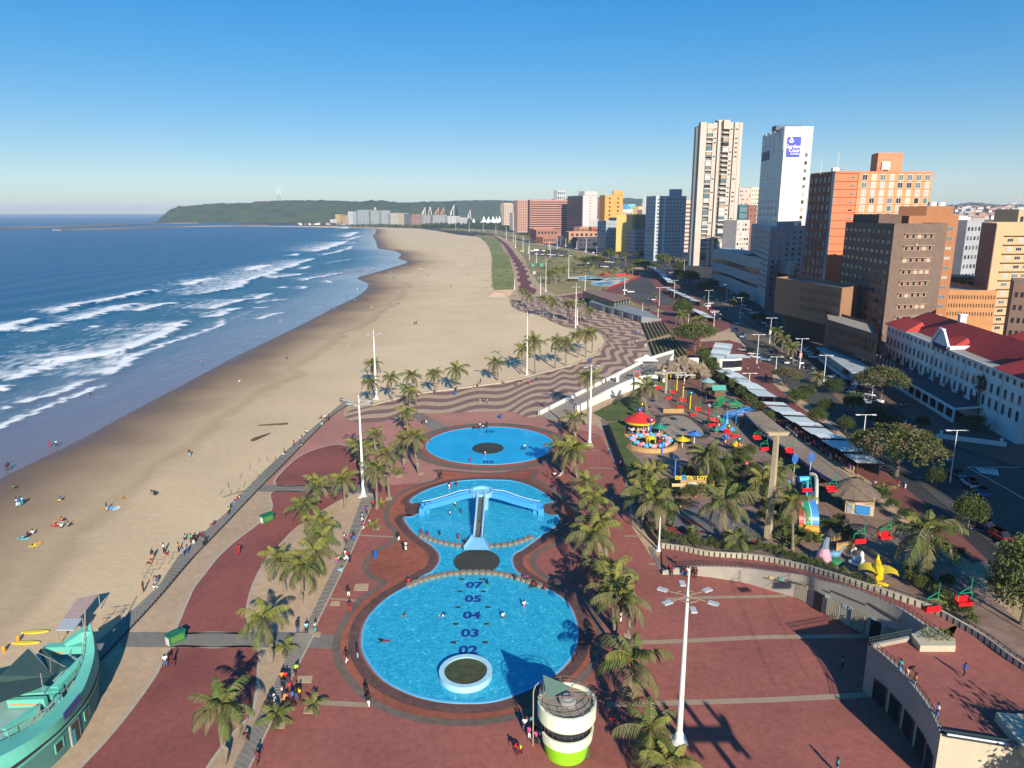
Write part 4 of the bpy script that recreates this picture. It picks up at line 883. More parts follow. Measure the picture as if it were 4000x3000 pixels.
# ---- middle distance row
MID = [
 ('grey_tower','blue grey apartment tower with roof box and pale rib, facing the road',832,(2555,770),(2563,765),(2682,770),M('slate_tower', (.42,.46,.48), .8, .08, .1),26,9,17,.5,.42,(GL_D,GL_B)),
 ('olive_block','olive brown block with yellow edge between two grey towers',925,(2472,840),(2480,837),(2560,842),M('olive_wall', (.24,.20,.12), .85, .1, .1),24,6,10,.4,.35,(GL_D,)),
 ('yellow_edge_block','thin sunlit yellow slab beside the olive block',915,(2468,842),(2471,838),(2480,838),M('yellow_edge', (.72,.48,.16), .8, .05, .1),20,1,12,.5,.35,(GL_D,)),
 ('teal_grey_hotel','grey green stepped hotel in shade with teal roof behind palms',981,(2362,868),(2368,862),(2471,864),M('teal_grey', (.28,.34,.36), .8, .1, .1),30,12,8,.5,.45,(GL_D,GL_B)),
 ('low_grey_block','low shaded grey block below the olive block',893,(2475,905),(2482,898),(2562,900),M('low_grey', (.34,.34,.35), .8, .1, .1),24,9,6,.5,.45,(GL_D,)),
 ('ochre_tower','bright ochre tower with stepped roof line',1150,(2358,790),(2364,762),(2434,754),M('ochre_wall', (.62,.30,.085), .8, .06, .1),18,2,12,.22,.4,(GL_D,)),
 ('fin_tower','pale concrete tower with dark ribbed seaward side and roof boxes',1700,(2219,766),(2278,763),(2334,764),M('pale_grey_tower', (.50,.47,.44), .8, .05, .1),None,1,14,.12,.2,(GL_D,)),
 ('striped_slab','long pink slab hotel with horizontal balcony stripes',1800,(2066,786),(2070,780),(2220,776),M('pink_stripe', (.42,.21,.16), .8, .08, .1),26,1,1,.01,.01,(GL_D,)),
 ('pink_tower','pinkish brown apartment tower left of the striped slab',2100,(2018,785),(2022,782),(2068,776),M('pink_brown', (.42,.25,.19), .8, .08, .1),20,5,12,.5,.4,(GL_D,)),
 ('striped_block','white and brown striped apartment block behind grey tower',1000,(2676,784),(2680,782),(2712,783),M('cream_stripe', (.62,.52,.38), .8, .08, .1),20,1,1,.01,.01,(GL_D,)),
 ('pink_white_block','pink and white apartment block between the two tall towers',1000,(2885,735),(2889,733),(2934,733),M('pink_white', (.60,.42,.36), .8, .08, .1),20,6,15,.55,.35,(FR_W,GL_D)),
 ('cream_tower','cream apartment block joined to pink and white block',1010,(2932,733),(2936,731),(2975,733),M('cream_wall', (.62,.56,.42), .8, .08, .1),20,5,15,.4,.35,(GL_D,)),
 ('teal_block','teal glass block with brown brick flank between tall towers',850,(2880,800),(2890,799),(2925,799),M('teal_wall', (.05,.16,.19), .3, .2, .2),18,3,8,.6,.5,(GL_B,)),
 ('brick_flank','red brown flank wall beside the teal block',856,(2924,800),(2926,800),(2958,802),M('redbrown_wall', (.26,.12,.09), .8, .1, .2),18,2,8,.2,.3,(GL_D,)),
 ('white_flats','small white apartment block with brick stripes at foot of tall tower',700,(2874,862),(2880,860),(2930,862),M('white_brick', (.55,.48,.42), .8, .15, .2),18,5,9,.62,.5,(FR_W,GL_C,GL_D)),
 ('white_edge_tower','slim grey tower with white edge behind the blue grey tower',960,(2553,767),(2556,765),(2582,768),WH,18,2,10,.4,.4,(GL_D,)),
 ('grey_slab','distant grey slab seen between ochre tower and grey tower',1800,(2525,793),(2528,792),(2554,794),M('far_grey', (.36,.33,.33), .8),18,4,8,.4,.8,(GL_D,)),
 ('cyan_block','bright cyan painted block in the distance',1600,(2452,800),(2455,797),(2482,803),M('cyan_wall', (.16,.50,.66), .7),18,3,6,.4,.4,(GL_D,)),
 ('cream_block','cream flats below the cyan block',1350,(2430,822),(2433,818),(2472,818),M('cream_wall2', (.62,.54,.42), .8),20,6,5,.4,.4,(GL_D,)),
 ('yellow_block','yellow cream block right of the cyan block',1450,(2493,812),(2497,806),(2520,812),M('yellow_cream', (.66,.50,.24), .8),18,2,5,.3,.4,(GL_D,)),
 ('pink_block','pink low block in front of distant grey slab',1400,(2512,824),(2515,820),(2554,824),M('pink_wall', (.60,.25,.22), .8),18,5,3,.4,.4,(GL_D,)),
 ('twin_mast_tower','white framed tower with thin mast far behind striped slab',2600,(2172,750),(2177,743),(2209,744),M('far_white', (.52,.52,.48), .7),20,4,8,.6,.6,(GL_D,GL_B)),
 ('beach_flats','grey white apartment block on the left end of the tall row',2400,(1998,835),(2003,831),(2046,833),M('beach_white', (.46,.40,.36), .8),20,7,8,.6,.4,(GL_D,)),
 ('cream_flats','taller cream and grey apartment block beside beach flats',2380,(2044,836),(2047,834),(2069,838),M('cream_white', (.56,.50,.44), .8),18,4,8,.5,.4,(GL_D,)),
 ('seaview_tower','white apartment tower with blue top panel behind beach flats',2900,(1966,800),(1970,796),(2005,794),M('seaview', (.56,.45,.36), .8),20,5,12,.6,.4,(GL_D,)),
 ('sand_tower','sand coloured tower with stepped top far at left of the row',3000,(1963,795),(1967,793),(2000,790),M('sand_wall', (.62,.44,.26), .8),20,3,6,.3,.3,(GL_D,)),
 ('red_strip_slab','narrow pink striped slab right of the fin tower',1850,(2334,780),(2336,779),(2353,780),M('pink_stripe', (.42,.21,.16), .8),20,1,1,.01,.01,(GL_D,)),
 ('white_low','white low block at foot of fin tower',1500,(2333,860),(2336,858),(2360,860),WH,18,2,2,.6,.3,(GL_D,)),
 ]
for nm, lab, Yf, a, b, c_, m, dep, cols, rws, ww, wh, gg in MID:
 t, Pq, h = bld(nm, lab, 'building', Yf, a, b, c_, m, depth=dep)
 if cols*rws > 1:
  facade(t, Pq[1], Pq[2], 4, h-2, cols, rws, ww, wh, FR_W if 'teal' in nm else FR_D, gg, 0, .03, .03)
  if (Pq[1]-Pq[0]).length > 22: facade(t, Pq[0], Pq[1], 4, h-2, 4, rws, .5, wh, FR_D, gg, 0)
 else:
  n_ = 15 if 'slab' in nm else 12
  for i in range(n_):
   z = 3+(h-6)*(i+.3)/n_; lbox(t, Pq[1], Pq[2], .01, .99, z, z+(h-6)/n_*.42, .1, GL_D if 'block' not in nm else M('stripe_brown', (.24,.10,.06), .8), 'balcony_recess')
   lbox(t, Pq[1], Pq[2], 0, 1, z-(h-6)/n_*.45, z-(h-6)/n_*.05, .9, M('stripe_pink', (.50,.25,.19), .8) if 'block' not in nm else FR_W, 'balcony')
 if nm == 'grey_tower':
  prism_part(t, 'roof_box', [Pq[1]+(Pq[2]-Pq[1])*.50+Vector((0,3)), Pq[1]+(Pq[2]-Pq[1])*.86+Vector((0,3)), Pq[1]+(Pq[2]-Pq[1])*.86+Vector((0,13)), Pq[1]+(Pq[2]-Pq[1])*.50+Vector((0,13))], h-1, h+7.5, m)
  lbox(t, Pq[1], Pq[2], .27, .31, 8, h, .8, WH, 'pale_rib')
 if nm == 'fin_tower':
  prism_part(t, 'roof_box', [Pq[0]*.3+Pq[1]*.7, Pq[1]+(Pq[2]-Pq[1])*.1, Pq[2], Pq[3]*.3+Pq[2]*.7], h-1, h+9, m)
  prism_part(t, 'side_wall', [Pq[0]+Vector((-1.5,0)), Pq[1]+Vector((-1.5,2)), Pq[1]+Vector((0,2)), Pq[0]], 0, h-1, M('fin_dark', (.10,.09,.11), .8))
  facade(t, Pq[0]+Vector((-1.5,0)), Pq[1]+Vector((-1.5,2)), 4, h-2, 5, 15, .9, .5, FR_D, (GL_D,), 0)
 if nm == 'ochre_tower': prism_part(t, 'roof_box', [Pq[1]+(Pq[2]-Pq[1])*.45, Pq[2], Pq[2]+Vector((0,10)), Pq[1]+(Pq[2]-Pq[1])*.45+Vector((0,10))], h-1, h+7, m)
 if nm == 'teal_grey_hotel': prism_part(t, 'roof_box', [Pq[1]+(Pq[2]-Pq[1])*.45, Pq[2], Pq[3], Pq[0]+(Pq[3]-Pq[0])*.45], h-1, h+4, M('teal_roof', (.22,.36,.36), .7))
 if nm == 'twin_mast_tower':
  c0 = (Pq[1]+Pq[2])/2; MB().tube([(*rel(c0, t), h), (*rel(c0, t), h+14)], .5, 5).build('mast', FR_W, t)
 flush_extra(t)
# low red brown buildings along the road
for i, (lab, Yf, a, b, c_, m, dep) in enumerate([
 ('low brick kiosk building with flat brown roof beside the car park',1320,(2110,934),(2122,926),(2172,930),M('kiosk_red', (.36,.15,.10), .85),26),
 ('low brick building with grey sloping roof below striped slab',1450,(2080,905),(2095,898),(2180,905),M('low_red', (.30,.14,.10), .85),30),
 ('red roofed low hall in front of the striped slab',1600,(2075,898),(2085,893),(2165,897),M('hall_red', (.42,.16,.11), .85),26),
 ('long brown brick low building with terrace roof below fin tower',1335,(2212,915),(2222,905),(2342,912),M('terrace_brick', (.42,.23,.14), .85),30),
 ('dark gabled hall in shade beside the grey green hotel',1150,(2250,932),(2256,928),(2368,922),M('dark_hall', (.055,.055,.075), .8),26),
 ('small brown block above the long brick building',1420,(2262,890),(2266,886),(2300,888),M('terrace_brick', (.42,.23,.14), .85),18),
 ('white gabled shop near the palms below fin tower',1450,(2305,892),(2312,886),(2362,884),M('gable_red', (.36,.12,.09), .85),20),
 ('small white church like building left of the striped slab',2200,(2040,885),(2046,878),(2066,880),M('church_white', (.45,.48,.52), .8),16)]):
 t, Pq, h = bld('low_building', lab, 'building', Yf, a, b, c_, m, depth=dep, roofm=M('low_roof', (.30,.22,.18), .9))
 facade(t, Pq[1], Pq[2], .8, h-.8, 6, 1 if h < 12 else 2, .5, .5, FR_D, (GL_D,), 0); flush_extra(t)
# ---- far waterfront
rf = random.Random(11)
FARB = [(1290,1372,857,'long white waterfront building with scalloped roof',(.60,.62,.62)),(1328,1346,837,'small ochre block behind scalloped building',(.62,.42,.2)),(1349,1376,842,'ochre twin gabled block behind scalloped building',(.6,.42,.22)),
 (1377,1396,826,'slim white framed end of the glass waterfront block',(.62,.66,.68)),(1396,1450,820,'tall pale glass waterfront apartment block',(.36,.42,.44)),(1448,1492,823,'pale green tinted waterfront block with arch on roof',(.42,.46,.44)),(1490,1524,822,'waterfront block with white roof box',(.46,.50,.50)),
 (1525,1568,832,'white balconied waterfront block',(.56,.53,.48)),(1568,1592,833,'blank cream waterfront block',(.66,.54,.34)),(1592,1612,835,'dark glass waterfront block',(.14,.18,.22)),(1608,1650,837,'brick red waterfront block',(.42,.2,.15)),(1650,1682,841,'grey waterfront block right of the red one',(.45,.42,.40)),
 (1690,1746,840,'long low grey waterfront block with dark roof line',(.42,.42,.42)),(1748,1796,844,'white roofed hall beside harbour cranes',(.68,.68,.66)),(1796,1824,850,'small white hall right of the big white roof',(.68,.68,.66))]
for x0, x1, yt, lab, col in FARB:
 t, Pq, h = bld('waterfront_building', lab, 'building', 3600, (x0-1, yt), (x0, yt), (x1, yt), M('wf_%d' % x0, tuple(c*.72 for c in col), .75, .1, .05), depth=30, roofm=None, group=None)
 cl = max(2, int((x1-x0)/6)); rw = max(2, int(h/5)); facade(t, Pq[1], Pq[2], 2, h-1, cl, rw, .6, .45, FR_D, (GL_D, GL_B), 0); flush_extra(t)
for px, y0, y1, tilt, lab in ((1655,836,811,4,'pale harbour crane with leaning jib'),(1680,836,806,0,'tall A frame harbour crane'),(1705,836,812,8,'small leaning harbour crane with red base'),(1728,836,811,5,'red and white harbour crane'),(1765,838,800,8,'largest white harbour crane with upright jib'),(1833,850,822,3,'dark single harbour crane near tents'),(1465,824,809,0,'white arch frame on harbour skyline')):
 Yc = 4150; b0 = D(px, y0+8, Yc); b1 = D(px+tilt, y1, Yc); b2 = D(px-7, y0+8, Yc); b3 = D(px+7, y0+8, Yc)
 t = thing('harbour_crane', lab, 'crane', (b0.x, b0.y, 0), key=px)
 q = lambda p: (p.x-b0.x, p.y-b0.y, p.z)
 m = M('crane_pale', (.62,.58,.5), .6) if px not in (1705,1728) else M('crane_red', (.55,.25,.18), .6)
 MB().tube([q(b2), q(b1)], 2.2, 5).tube([q(b3), q(b1)], 2.2, 5).build('frame', m, t)
 if tilt: MB().tube([q(D(px-6, y0-6, Yc)), q(D(px+tilt+4, y1-2, Yc))], 1.6, 5).box(q(D(px-3, y0-2, Yc)), (9, 9, 8)).build('jib', m, t)
p = D(3890,820,1500); t = thing('harbour_crane', 'red and white striped crane on the right skyline over suburb hills', 'crane', (p.x, p.y, 0), key=3900)
q = lambda a: (a.x-p.x, a.y-p.y, a.z); mr_ = [M('crane_red2', (.62,.20,.14), .6), FR_W]
for j, (s_, e_) in enumerate([((3905,822),(3965,793)),((3965,793),(3983,765)),((3952,822),(3965,793))]):
 mb = MB()
 for k in range(6):
  a = D(s_[0]+(e_[0]-s_[0])*k/6, s_[1]+(e_[1]-s_[1])*k/6, 1500); b = D(s_[0]+(e_[0]-s_[0])*(k+1)/6, s_[1]+(e_[1]-s_[1])*(k+1)/6, 1500); mb.mat(k % 2).tube([q(a), q(b)], 1.1, 5)
 mb.build('jib' if j < 2 else 'stay', mr_, t)
a, b = D(3935,822,1500), D(3955,822,1500); MB().tube([(a.x-p.x,0,0), q(a)], 1.4, 5).tube([(b.x-p.x,0,0), q(b)], 1.4, 5).tube([(a.x-p.x,0,a.z*.6), (b.x-p.x,0,a.z*.6)], 1, 5).build('legs', M('crane_dark', (.10,.11,.16), .7), t)
for i, px in enumerate((1890,1908,1926,1940,1952)):
 p = D(px, 862, 3900); q = MB(); n_ = 20
 top = D(px, 843+(i % 2)*2, 3900).z
 q.lathe([(23,4),(17,top*.25),(10,top*.42),(4,top*.72),(.4,top)], 14)
 reg(q.build('tent', flat('tent_white', (.78,.78,.74), .6), None, (p.x, p.y, 0)), 'white peaked marquee tent in row near the woodland', 'tent', 'white marquee tents', px)
for i, px in enumerate((1781,1797,1812,1850,1660)):
 p = D(px, 862, 3900); top = D(px, 853, 3900).z
 reg(MB().lathe([(11,5),(5,top*.7),(.4,top)], 12).build('tent', flat('tent_white', (.78,.78,.74), .6), None, (p.x, p.y, 0)), 'small low white marquee tent before the harbour cranes', 'tent', 'small marquee tents', px)
# pier at the end of the beach
a, b = G(1345,897), G(1540,884); t = thing('pier', 'wooden pier on stilts with round blue roofed pavilion at its end', 'pier', (a.x, a.y, 0)); dv = Vector((b.x-a.x, b.y-a.y)); 
PW_ = M('pier_wood', (.24,.17,.14), .85)
q = MB(); q.beam((0,0,5), (dv.x,dv.y,5), 6, .8)
for k in range(24):
 x, y = dv.x*k/23, dv.y*k/23; q.tube([(x, y, -1), (x, y, 5)], .6, 5)
for k in range(14): q.tube([(math.cos(k*.45)*16, math.sin(k*.45)*9, -1), (math.cos(k*.45)*16, math.sin(k*.45)*9, 5)], .7, 5)
q.build('deck', PW_, t); MB().lathe([(19,4.6),(19,5.6),(.1,5.6)], 20, sy=.6).lathe([(15,5.6),(15,9)], 20, sy=.6).build('pavilion', M('pav_white', (.4,.45,.5), .7), t); MB().lathe([(18,9),(14,12.5),(.1,13)], 20, sy=.6).build('roof', M('pav_blue', (.10,.20,.30), .6), t)
# lattice tower with ring on the headland
p = D(1090, 787, 4900); t = thing('signal_tower', 'lattice signal tower with tall white ring standing on the headland', 'tower', (p.x, p.y, p.z-6)); s = 4900/FOC
mb = MB()
for x in (-9, 9):
 mb.tube([(x, 0, 0), (x*.7, 0, 28*s)], 1.3, 5); mb.tube([(x, 10, 0), (x*.7, 8, 28*s)], 1.3, 5)
for z in (6, 14, 22): mb.beam((-8.5,0,z*s), (8.5,0,z*s), 1.2, 1.2).beam((-8,0,z*s), (8,0,(z+6)*s), .9, .9)
mb.box((0,4,26*s), (15,10,5)).box((0,4,19*s), (12,10,4)); mb.build('tower_frame', M('tower_grey', (.30,.32,.34), .7), t)
mb = MB(); n_ = 28
pp = [(6.2*s*math.cos(2*math.pi*k/n_), 4, 38*s+15*s*math.sin(2*math.pi*k/n_)) for k in range(n_+1)]
mb.tube(pp, 1.5, 5, False).beam((0,4,30*s), (0,4,46*s), .8, .8); mb.build('ring', flat('ring_white', (.75,.75,.75), .6), t)
p = D(1030, 789, 4850); reg(MB().box((0,0,2), (70,20,9)).prism([(-40,-12),(40,-12),(40,12),(-40,12)], 7, 9).build('ridge_house', M('ridge_orange', (.45,.28,.2), .8), None, (p.x, p.y, p.z-2)), 'long low pale building with orange roof on the headland ridge', 'building')
for i in range(10):
 px = 1180+i*14 if i < 5 else 1225+i*13; p = D(px, 872+rf.uniform(-3,3), 3500)
 reg(MB().box((0,0,4), (rf.uniform(14,40), 14, rf.uniform(5,10))).prism([(-22,-8),(22,-8),(22,8),(-22,8)], 8, 9.5).build('beach_club', M('club_%d' % (i % 4), ((.6,.55,.5),(.5,.3,.2),(.62,.62,.6),(.45,.42,.38))[i % 4], .8), None, (p.x, p.y, 0)), 'low building at head of the far beach', 'building', 'low buildings behind the far beach', px)
# ---- houses on the suburb hills (far right)
hm = [MB().mat(0).box((0,0,3), (14,9,6)).mat(1).prism([(-8,-5.5),(8,-5.5),(8,5.5),(-8,5.5)], 6, 7.6).mesh('hill_house', [M('hh%d' % i, c, .8), M('hr%d' % i, r_, .8)]) for i, (c, r_) in enumerate((((.62,.6,.55),(.40,.2,.14)),((.7,.7,.68),(.3,.3,.3)),((.5,.42,.34),(.42,.24,.18))))]
for i in range(110):
 px = rf.uniform(3735, 3998); py = rf.uniform(808, 858); k = (870-py)/70
 Yh = 3050+ (1150*k if k < 1 else 1150); p = D(px, py, 1900+ (858-py)*20)
 o = new('hill_house', hm[i % 3], None, (p.x, p.y, p.z-5), rf.uniform(-.5, .5)); o.scale = (1.5,1.5,1.3) if py < 840 else (1.9,1.5,1.8)
 reg(o, ('small %s house %s on suburb hillside' % (('pale red roofed','white grey roofed','brown roofed')[i % 3], 'low down near the flats' if py > 842 else ('half way up' if py > 825 else 'high up'))), 'house', 'houses on the suburb hills', px)
# ================================================================ PLACES BUILT ROUND THE PLAZA
HWH = M('hotel_stucco', (.66,.66,.64), .8, .06, .3, dirt=.08); RROOF = M('red_roof', (.42,.045,.035), .75, .12, .6, dirt=.2); GROOF = M('flat_roof_grey', (.30,.28,.24), .9, .15, .4)
A = G(3448,1439); C = G(3968,1738); h = top_z(3448,1439,1266)
dd = Vector((C.x-A.x, C.y-A.y)).normalized(); LN = Vector((C.x-A.x, C.y-A.y)).length; ang = math.atan2(dd.y, dd.x)
# local frame: x along facade from far end to near end; the facade looks to the sea, the building lies at +y
t = thing('red_roof_hotel', 'long white four storey hotel with red hipped roof and arched veranda', 'hotel', (A.x, A.y, 0), ang)
dp = 17
MB().prism([(0,0),(LN,0),(LN,dp),(0,dp)], 0, h, False).build('wall', HWH, t)
MB().prism([(30,dp),(LN+6,dp),(LN+6,dp+32),(30,dp+32)], 0, h-.6).build('rear_wing', HWH, t)
q = MB(); e = .7; rz_ = h+5.2
def hip(x0, x1, y0, y1, z, zr, ry):
 q.face([(x0,y0,z),(x1,y0,z),(x1-7,ry,zr),(x0+7,ry,zr)]); q.face([(x1,y0,z),(x1,y1,z),(x1-7,ry,zr)]); q.face([(x1,y1,z),(x0,y1,z),(x0+7,ry,zr),(x1-7,ry,zr)]); q.face([(x0,y1,z),(x0,y0,z),(x0+7,ry,zr)])
hip(-e, LN+e, 3.0, dp+e, h+.05, rz_, dp*.58)
hip(28, LN+3, dp+2, dp+30, h-.2, h+5.6, dp+15)
for u0, u1 in ((-.01,.20),(.44,.56),(.84,1.01)):       # projecting bays carry the roof to the facade
 x0, x1 = LN*u0-e*(u0 < 0), LN*u1+e*(u1 > 1); m_ = (x0+x1)/2
 q.face([(x0,-e,h+.06),(x1,-e,h+.06),(x1-3,5.2,h+2.9),(x0+3,5.2,h+2.9)]); q.face([(x1,-e,h+.06),(x1,6,h+.06),(x1-3,5.2,h+2.9)]); q.face([(x0,6,h+.06),(x0,-e,h+.06),(x0+3,5.2,h+2.9)])
q.build('roof', RROOF, t)
MB().prism([(0,-.3),(LN,-.3),(LN,4),(0,4)], h-.35, h+.02).build('flat_roof', GROOF, t)
q = MB(); c0, c1 = LN*.44, LN*.56; cm = (c0+c1)/2
for x in (c0, c1):
 q.beam((x,-.9,h+.6), (cm-1.2 if x == c0 else cm+1.2,-.9,h+4.6), .6, .9); q.beam((x,-.6,h+.5), (x,5.5,h+.8), .8, .9)
q.face([(c0,-.8,h-.1),(c1,-.8,h-.1),(cm+1.2,-.8,h+4.4),(cm-1.2,-.8,h+4.4)]); q.box((cm,-.9,h+4.8), (2.6,.9,.7)); q.build('gable', HWH, t)
q = MB()
for x, y in ((LN*.33, dp*.62),(LN*.74, dp*.75),(LN*.93, dp*.5),(LN*.55, dp+20),(LN*.85,dp+12)): q.box((x,y,h+5.4), (1.8,1.8,3.6)).box((x,y,h+7.3), (2.3,2.3,.3))
q.build('chimneys', HWH, t)
q = MB()
for a_ in range(4): q.lathe([(.1,0),(1.0,.3)], 10, (LN*.62+1.6*math.cos(a_*1.57), dp+3+1.6*math.sin(a_*1.57), h+7.3))
q.tube([(LN*.62,dp+3,h+3),(LN*.62,dp+3,h+7.8)], .3, 6).build('dish_cluster', FR_W, t)
WB = flat('win_blue_frame', (.30,.36,.42), .6)
nb_ = 27
for k in range(nb_):
 x = LN*(k+.6)/nb_
 if abs(x-cm) < 1.2: pass
 for z, hh_ in ((h*.90,1.3),(h*.66,2.5),(h*.42,2.6)) if not (LN*.12 < x < LN*.9) else ((h*.90,1.3),(h*.66,2.5),(h*.42,2.6)):
  o = new('window', win_mesh(WB, GL_D, 1), t, (x, .0, z)); o.scale = (1.15, 1.5, hh_)
q = MB()
for k in range(1, 9): q.tube([(LN*k/9,-.12,1),(LN*k/9,-.12,h-.3)], .12, 5)
q.box((LN/2,-.1,h-.15), (LN+1.2,1.1,.3)).box((LN/2,-.06,h*.79), (LN,.2,.2)); q.build('downpipes_cornice', HWH, t)
s_ = new('sign_text', text_mesh('BALMORAL', 1.7, .12, flat('sign_purple', (.05,.03,.11), .6), .04), t, (cm, -1.0, h-.1)); s_.rotation_euler = (math.pi/2, 0, 0)
ve = thing('veranda', 'long white colonnaded veranda with dark roof and arches in front of red roofed hotel', 'veranda', (A.x, A.y, 0), ang)
v0, v1, vd = LN*.0, LN*.80, -6.5
MB().face([(v0,-.2,4.6),(v0,vd,3.7),(v1,vd,3.7),(v1,-.2,4.6)]).build('roof', M('veranda_roof', (.075,.07,.085), .7, .1, .5), ve)
q = MB().beam((v0,vd,3.7), (v1,vd,3.7), .5, .55).beam((v0,vd,.5), (v1,vd,.5), .25, 1.0).beam((v0,vd,3.7), (v0,0,4.5), .4, .5).beam((v1,vd,3.7), (v1,0,4.5), .4, .5)
q.build('beam', HWH, ve); q = MB()
for k in range(15): MB().box((v0+(v1-v0)*k/14, vd, 1.9), (.45,.45,3.6)).build('column', HWH, ve)
q = MB()
for k in range(9):
 x = v0+(v1-v0)*(k+.7)/9.3
 MB().face([(x+2.0*math.cos(R(a_)), -.25, 4.2+2.2*math.sin(R(a_))) for a_ in range(0,181,15)]).build('arch', M('arch_dark', (.05,.05,.07), .6), ve)
q = MB()
fpm = MB().tube([(0,0,0),(0,0,7.5)], .07, 5).mesh('flagpole', [FR_W])
for k in range(8):
 reg(new('flagpole', fpm, None, (A.x+dd.x*LN*(.1+k*.035)+dd.y*7.5, A.y+dd.y*LN*(.1+k*.035)-dd.x*7.5, 0)), 'thin white flagpole before the veranda of the red roofed hotel', 'flagpole', 'flagpoles before the veranda', -k)
w_ = G(3790,1730); reg(MB().box((0,0,.6),(14,.5,1.2)).box((-6,0,1.0),(.6,.7,2)).box((6,0,1),(.6,.7,2)).build('garden_wall', HWH, None, (w_.x,w_.y,0), ang+1.2), 'low white garden wall round palm bed at the hotel corner', 'wall')
# beachfront hotels standing beyond the right edge of the view (they shade the road)
for i, (x0, y0, dx, dy, hh_, lab) in enumerate([(113,-30,30,112,56,'tall sandy hotel block beyond right edge of the view'),(136,92,26,46,24,'lower cream hotel block beyond right edge of the view')]):
 t = thing('hotel_block', lab, 'hotel', (x0, y0, 0)); MB().prism([(0,0),(dx,0),(dx,dy),(0,dy)], 0, hh_).build('wall', M('off_hotel', (.45,.36,.27), .8, .1, .1), t)
 for a_, b_ in (((x0,y0+dy),(x0,y0)),((x0,y0),(x0+dx,y0))): facade(t, a_, b_, 3, hh_-2, 8, int(hh_/3.6), .5, .45, FR_D, (GL_D, GL_B), 0)
 flush_extra(t)
# ---- curved ramp and roof terrace building (lower right)
TC = M('terrace_concrete', (.36,.33,.28), .85, .10, .6, dirt=.15); TCL = M('terrace_cream', (.50,.44,.32), .8, .06, .6, dirt=.08); RAIL = flat('rail_dark', (.035,.05,.055), .5)
inn = [(2588,2240,.35),(2660,2226,.9),(2762,2221,1.45),(2906,2227,2.1),(3015,2241,2.7),(3136,2256,3.5),(3196,2274,4.1),(3316,2305,5.0),(3497,2379,5.5),(3633,2469,5.5),(3705,2528,5.5)]
out_ = [(2585,2138,.35),(2660,2148,.9),(2760,2168,1.45),(2906,2180,2.1),(3015,2194,2.7),(3136,2222,3.5),(3196,2238,4.1),(3316,2276,5.0),(3497,2336,5.5),(3633,2385,5.5),(3741,2442,5.5)]
I_ = smooth_line([G(*p) for p in inn], 6); O_ = smooth_line([G(*p) for p in out_], 6)
t = thing('ramp_building', 'grey concrete building with curved ramp wall, roof terrace and dark doorways', 'building', (0,0,0))
q = MB()
for i in range(len(I_)-1): q.face([I_[i], I_[i+1], O_[i+1], O_[i]])
TERRACE = [(3389,2530),(3466,2589),(3533,2657),(3588,2725),(3633,2792),(3672,2882),(3954,2928),(4150,2960),(4150,2700),(4060,2655),(3949,2585),(3859,2514),(3741,2442),(3705,2528),(3728,2521),(3592,2546),(3554,2496)]
tp = [G(a, b, 5.5) for a, b in [(3389,2530),(3466,2589),(3533,2657),(3588,2725),(3633,2792),(3672,2882),(3800,2902),(3954,2928),(4200,2970),(4250,2760),(4060,2655),(3949,2585),(3859,2514),(3741,2442),(3633,2469)]]
n0 = len(q.v); sm_ = sheet_mesh('x', tp, 5.5, RED)
for p in sm_.polygons: q.face([tuple(sm_.vertices[i].co) for i in p.vertices])
q.build('terrace_paving', RED, t)
def wallstrip(pts, z0, dz, m, nm, par, th=.35):
 q = MB()
 for i in range(len(pts)-1):
  a, b = pts[i], pts[i+1]; za = a.z+dz; zb = b.z+dz; d = Vector((b.x-a.x, b.y-a.y)); d.normalize() if d.length > 1e-6 else None; n = Vector((-d.y, d.x, 0))*th
  z0a = z0 if z0 is not None else a.z-.4; z0b = z0 if z0 is not None else b.z-.4
  A0 = Vector((a.x,a.y,z0a)); B0 = Vector((b.x,b.y,z0b)); A1 = Vector((a.x,a.y,za)); B1_ = Vector((b.x,b.y,zb))
  q.face([A0, B0, B1_, A1]); q.face([A1, B1_, B1_+n, A1+n]); q.face([B0+n, A0+n, A1+n, B1_+n])
 return q.build(nm, m, par)
wallstrip(I_, 0, .32, TC, 'ramp_wall', t)
wallstrip([G(3554,2496,5.5), G(3389,2530,5.5)]+smooth_line([G(a, b, 5.5) for a, b in [(3389,2530),(3466,2589),(3533,2657),(3588,2725),(3633,2792),(3672,2882)]], 4)[1:], 0, .45, TC, 'front_wall', t)
wallstrip([G(3672,2882,5.5), G(3954,2928,5.5), G(4200,2970,5.5)], 0, .45, TCL, 'end_wall', t)
q = MB(); a = G(3672,2882,5.5); b = G(3954,2928,5.5); q.beam(a+Vector((0,0,.9)), b+Vector((0,0,.9)), .1, .1).beam(a+Vector((.3,0,.5)), b+Vector((.3,0,.5)), .8, .25)
c_ = G(3905,2872,5.5); q.build('service_rail', RAIL, t); MB().box((c_.x+5.5, c_.y-1.0, 5.9), (10,5,1.0), -.1).build('raised_deck', TCL, t); MB().beam(G(3700,2868,6.3), G(3930,2905,6.3), .12, .12).build('tube_light', flat('tube_white', (.8,.8,.82), .5), t)
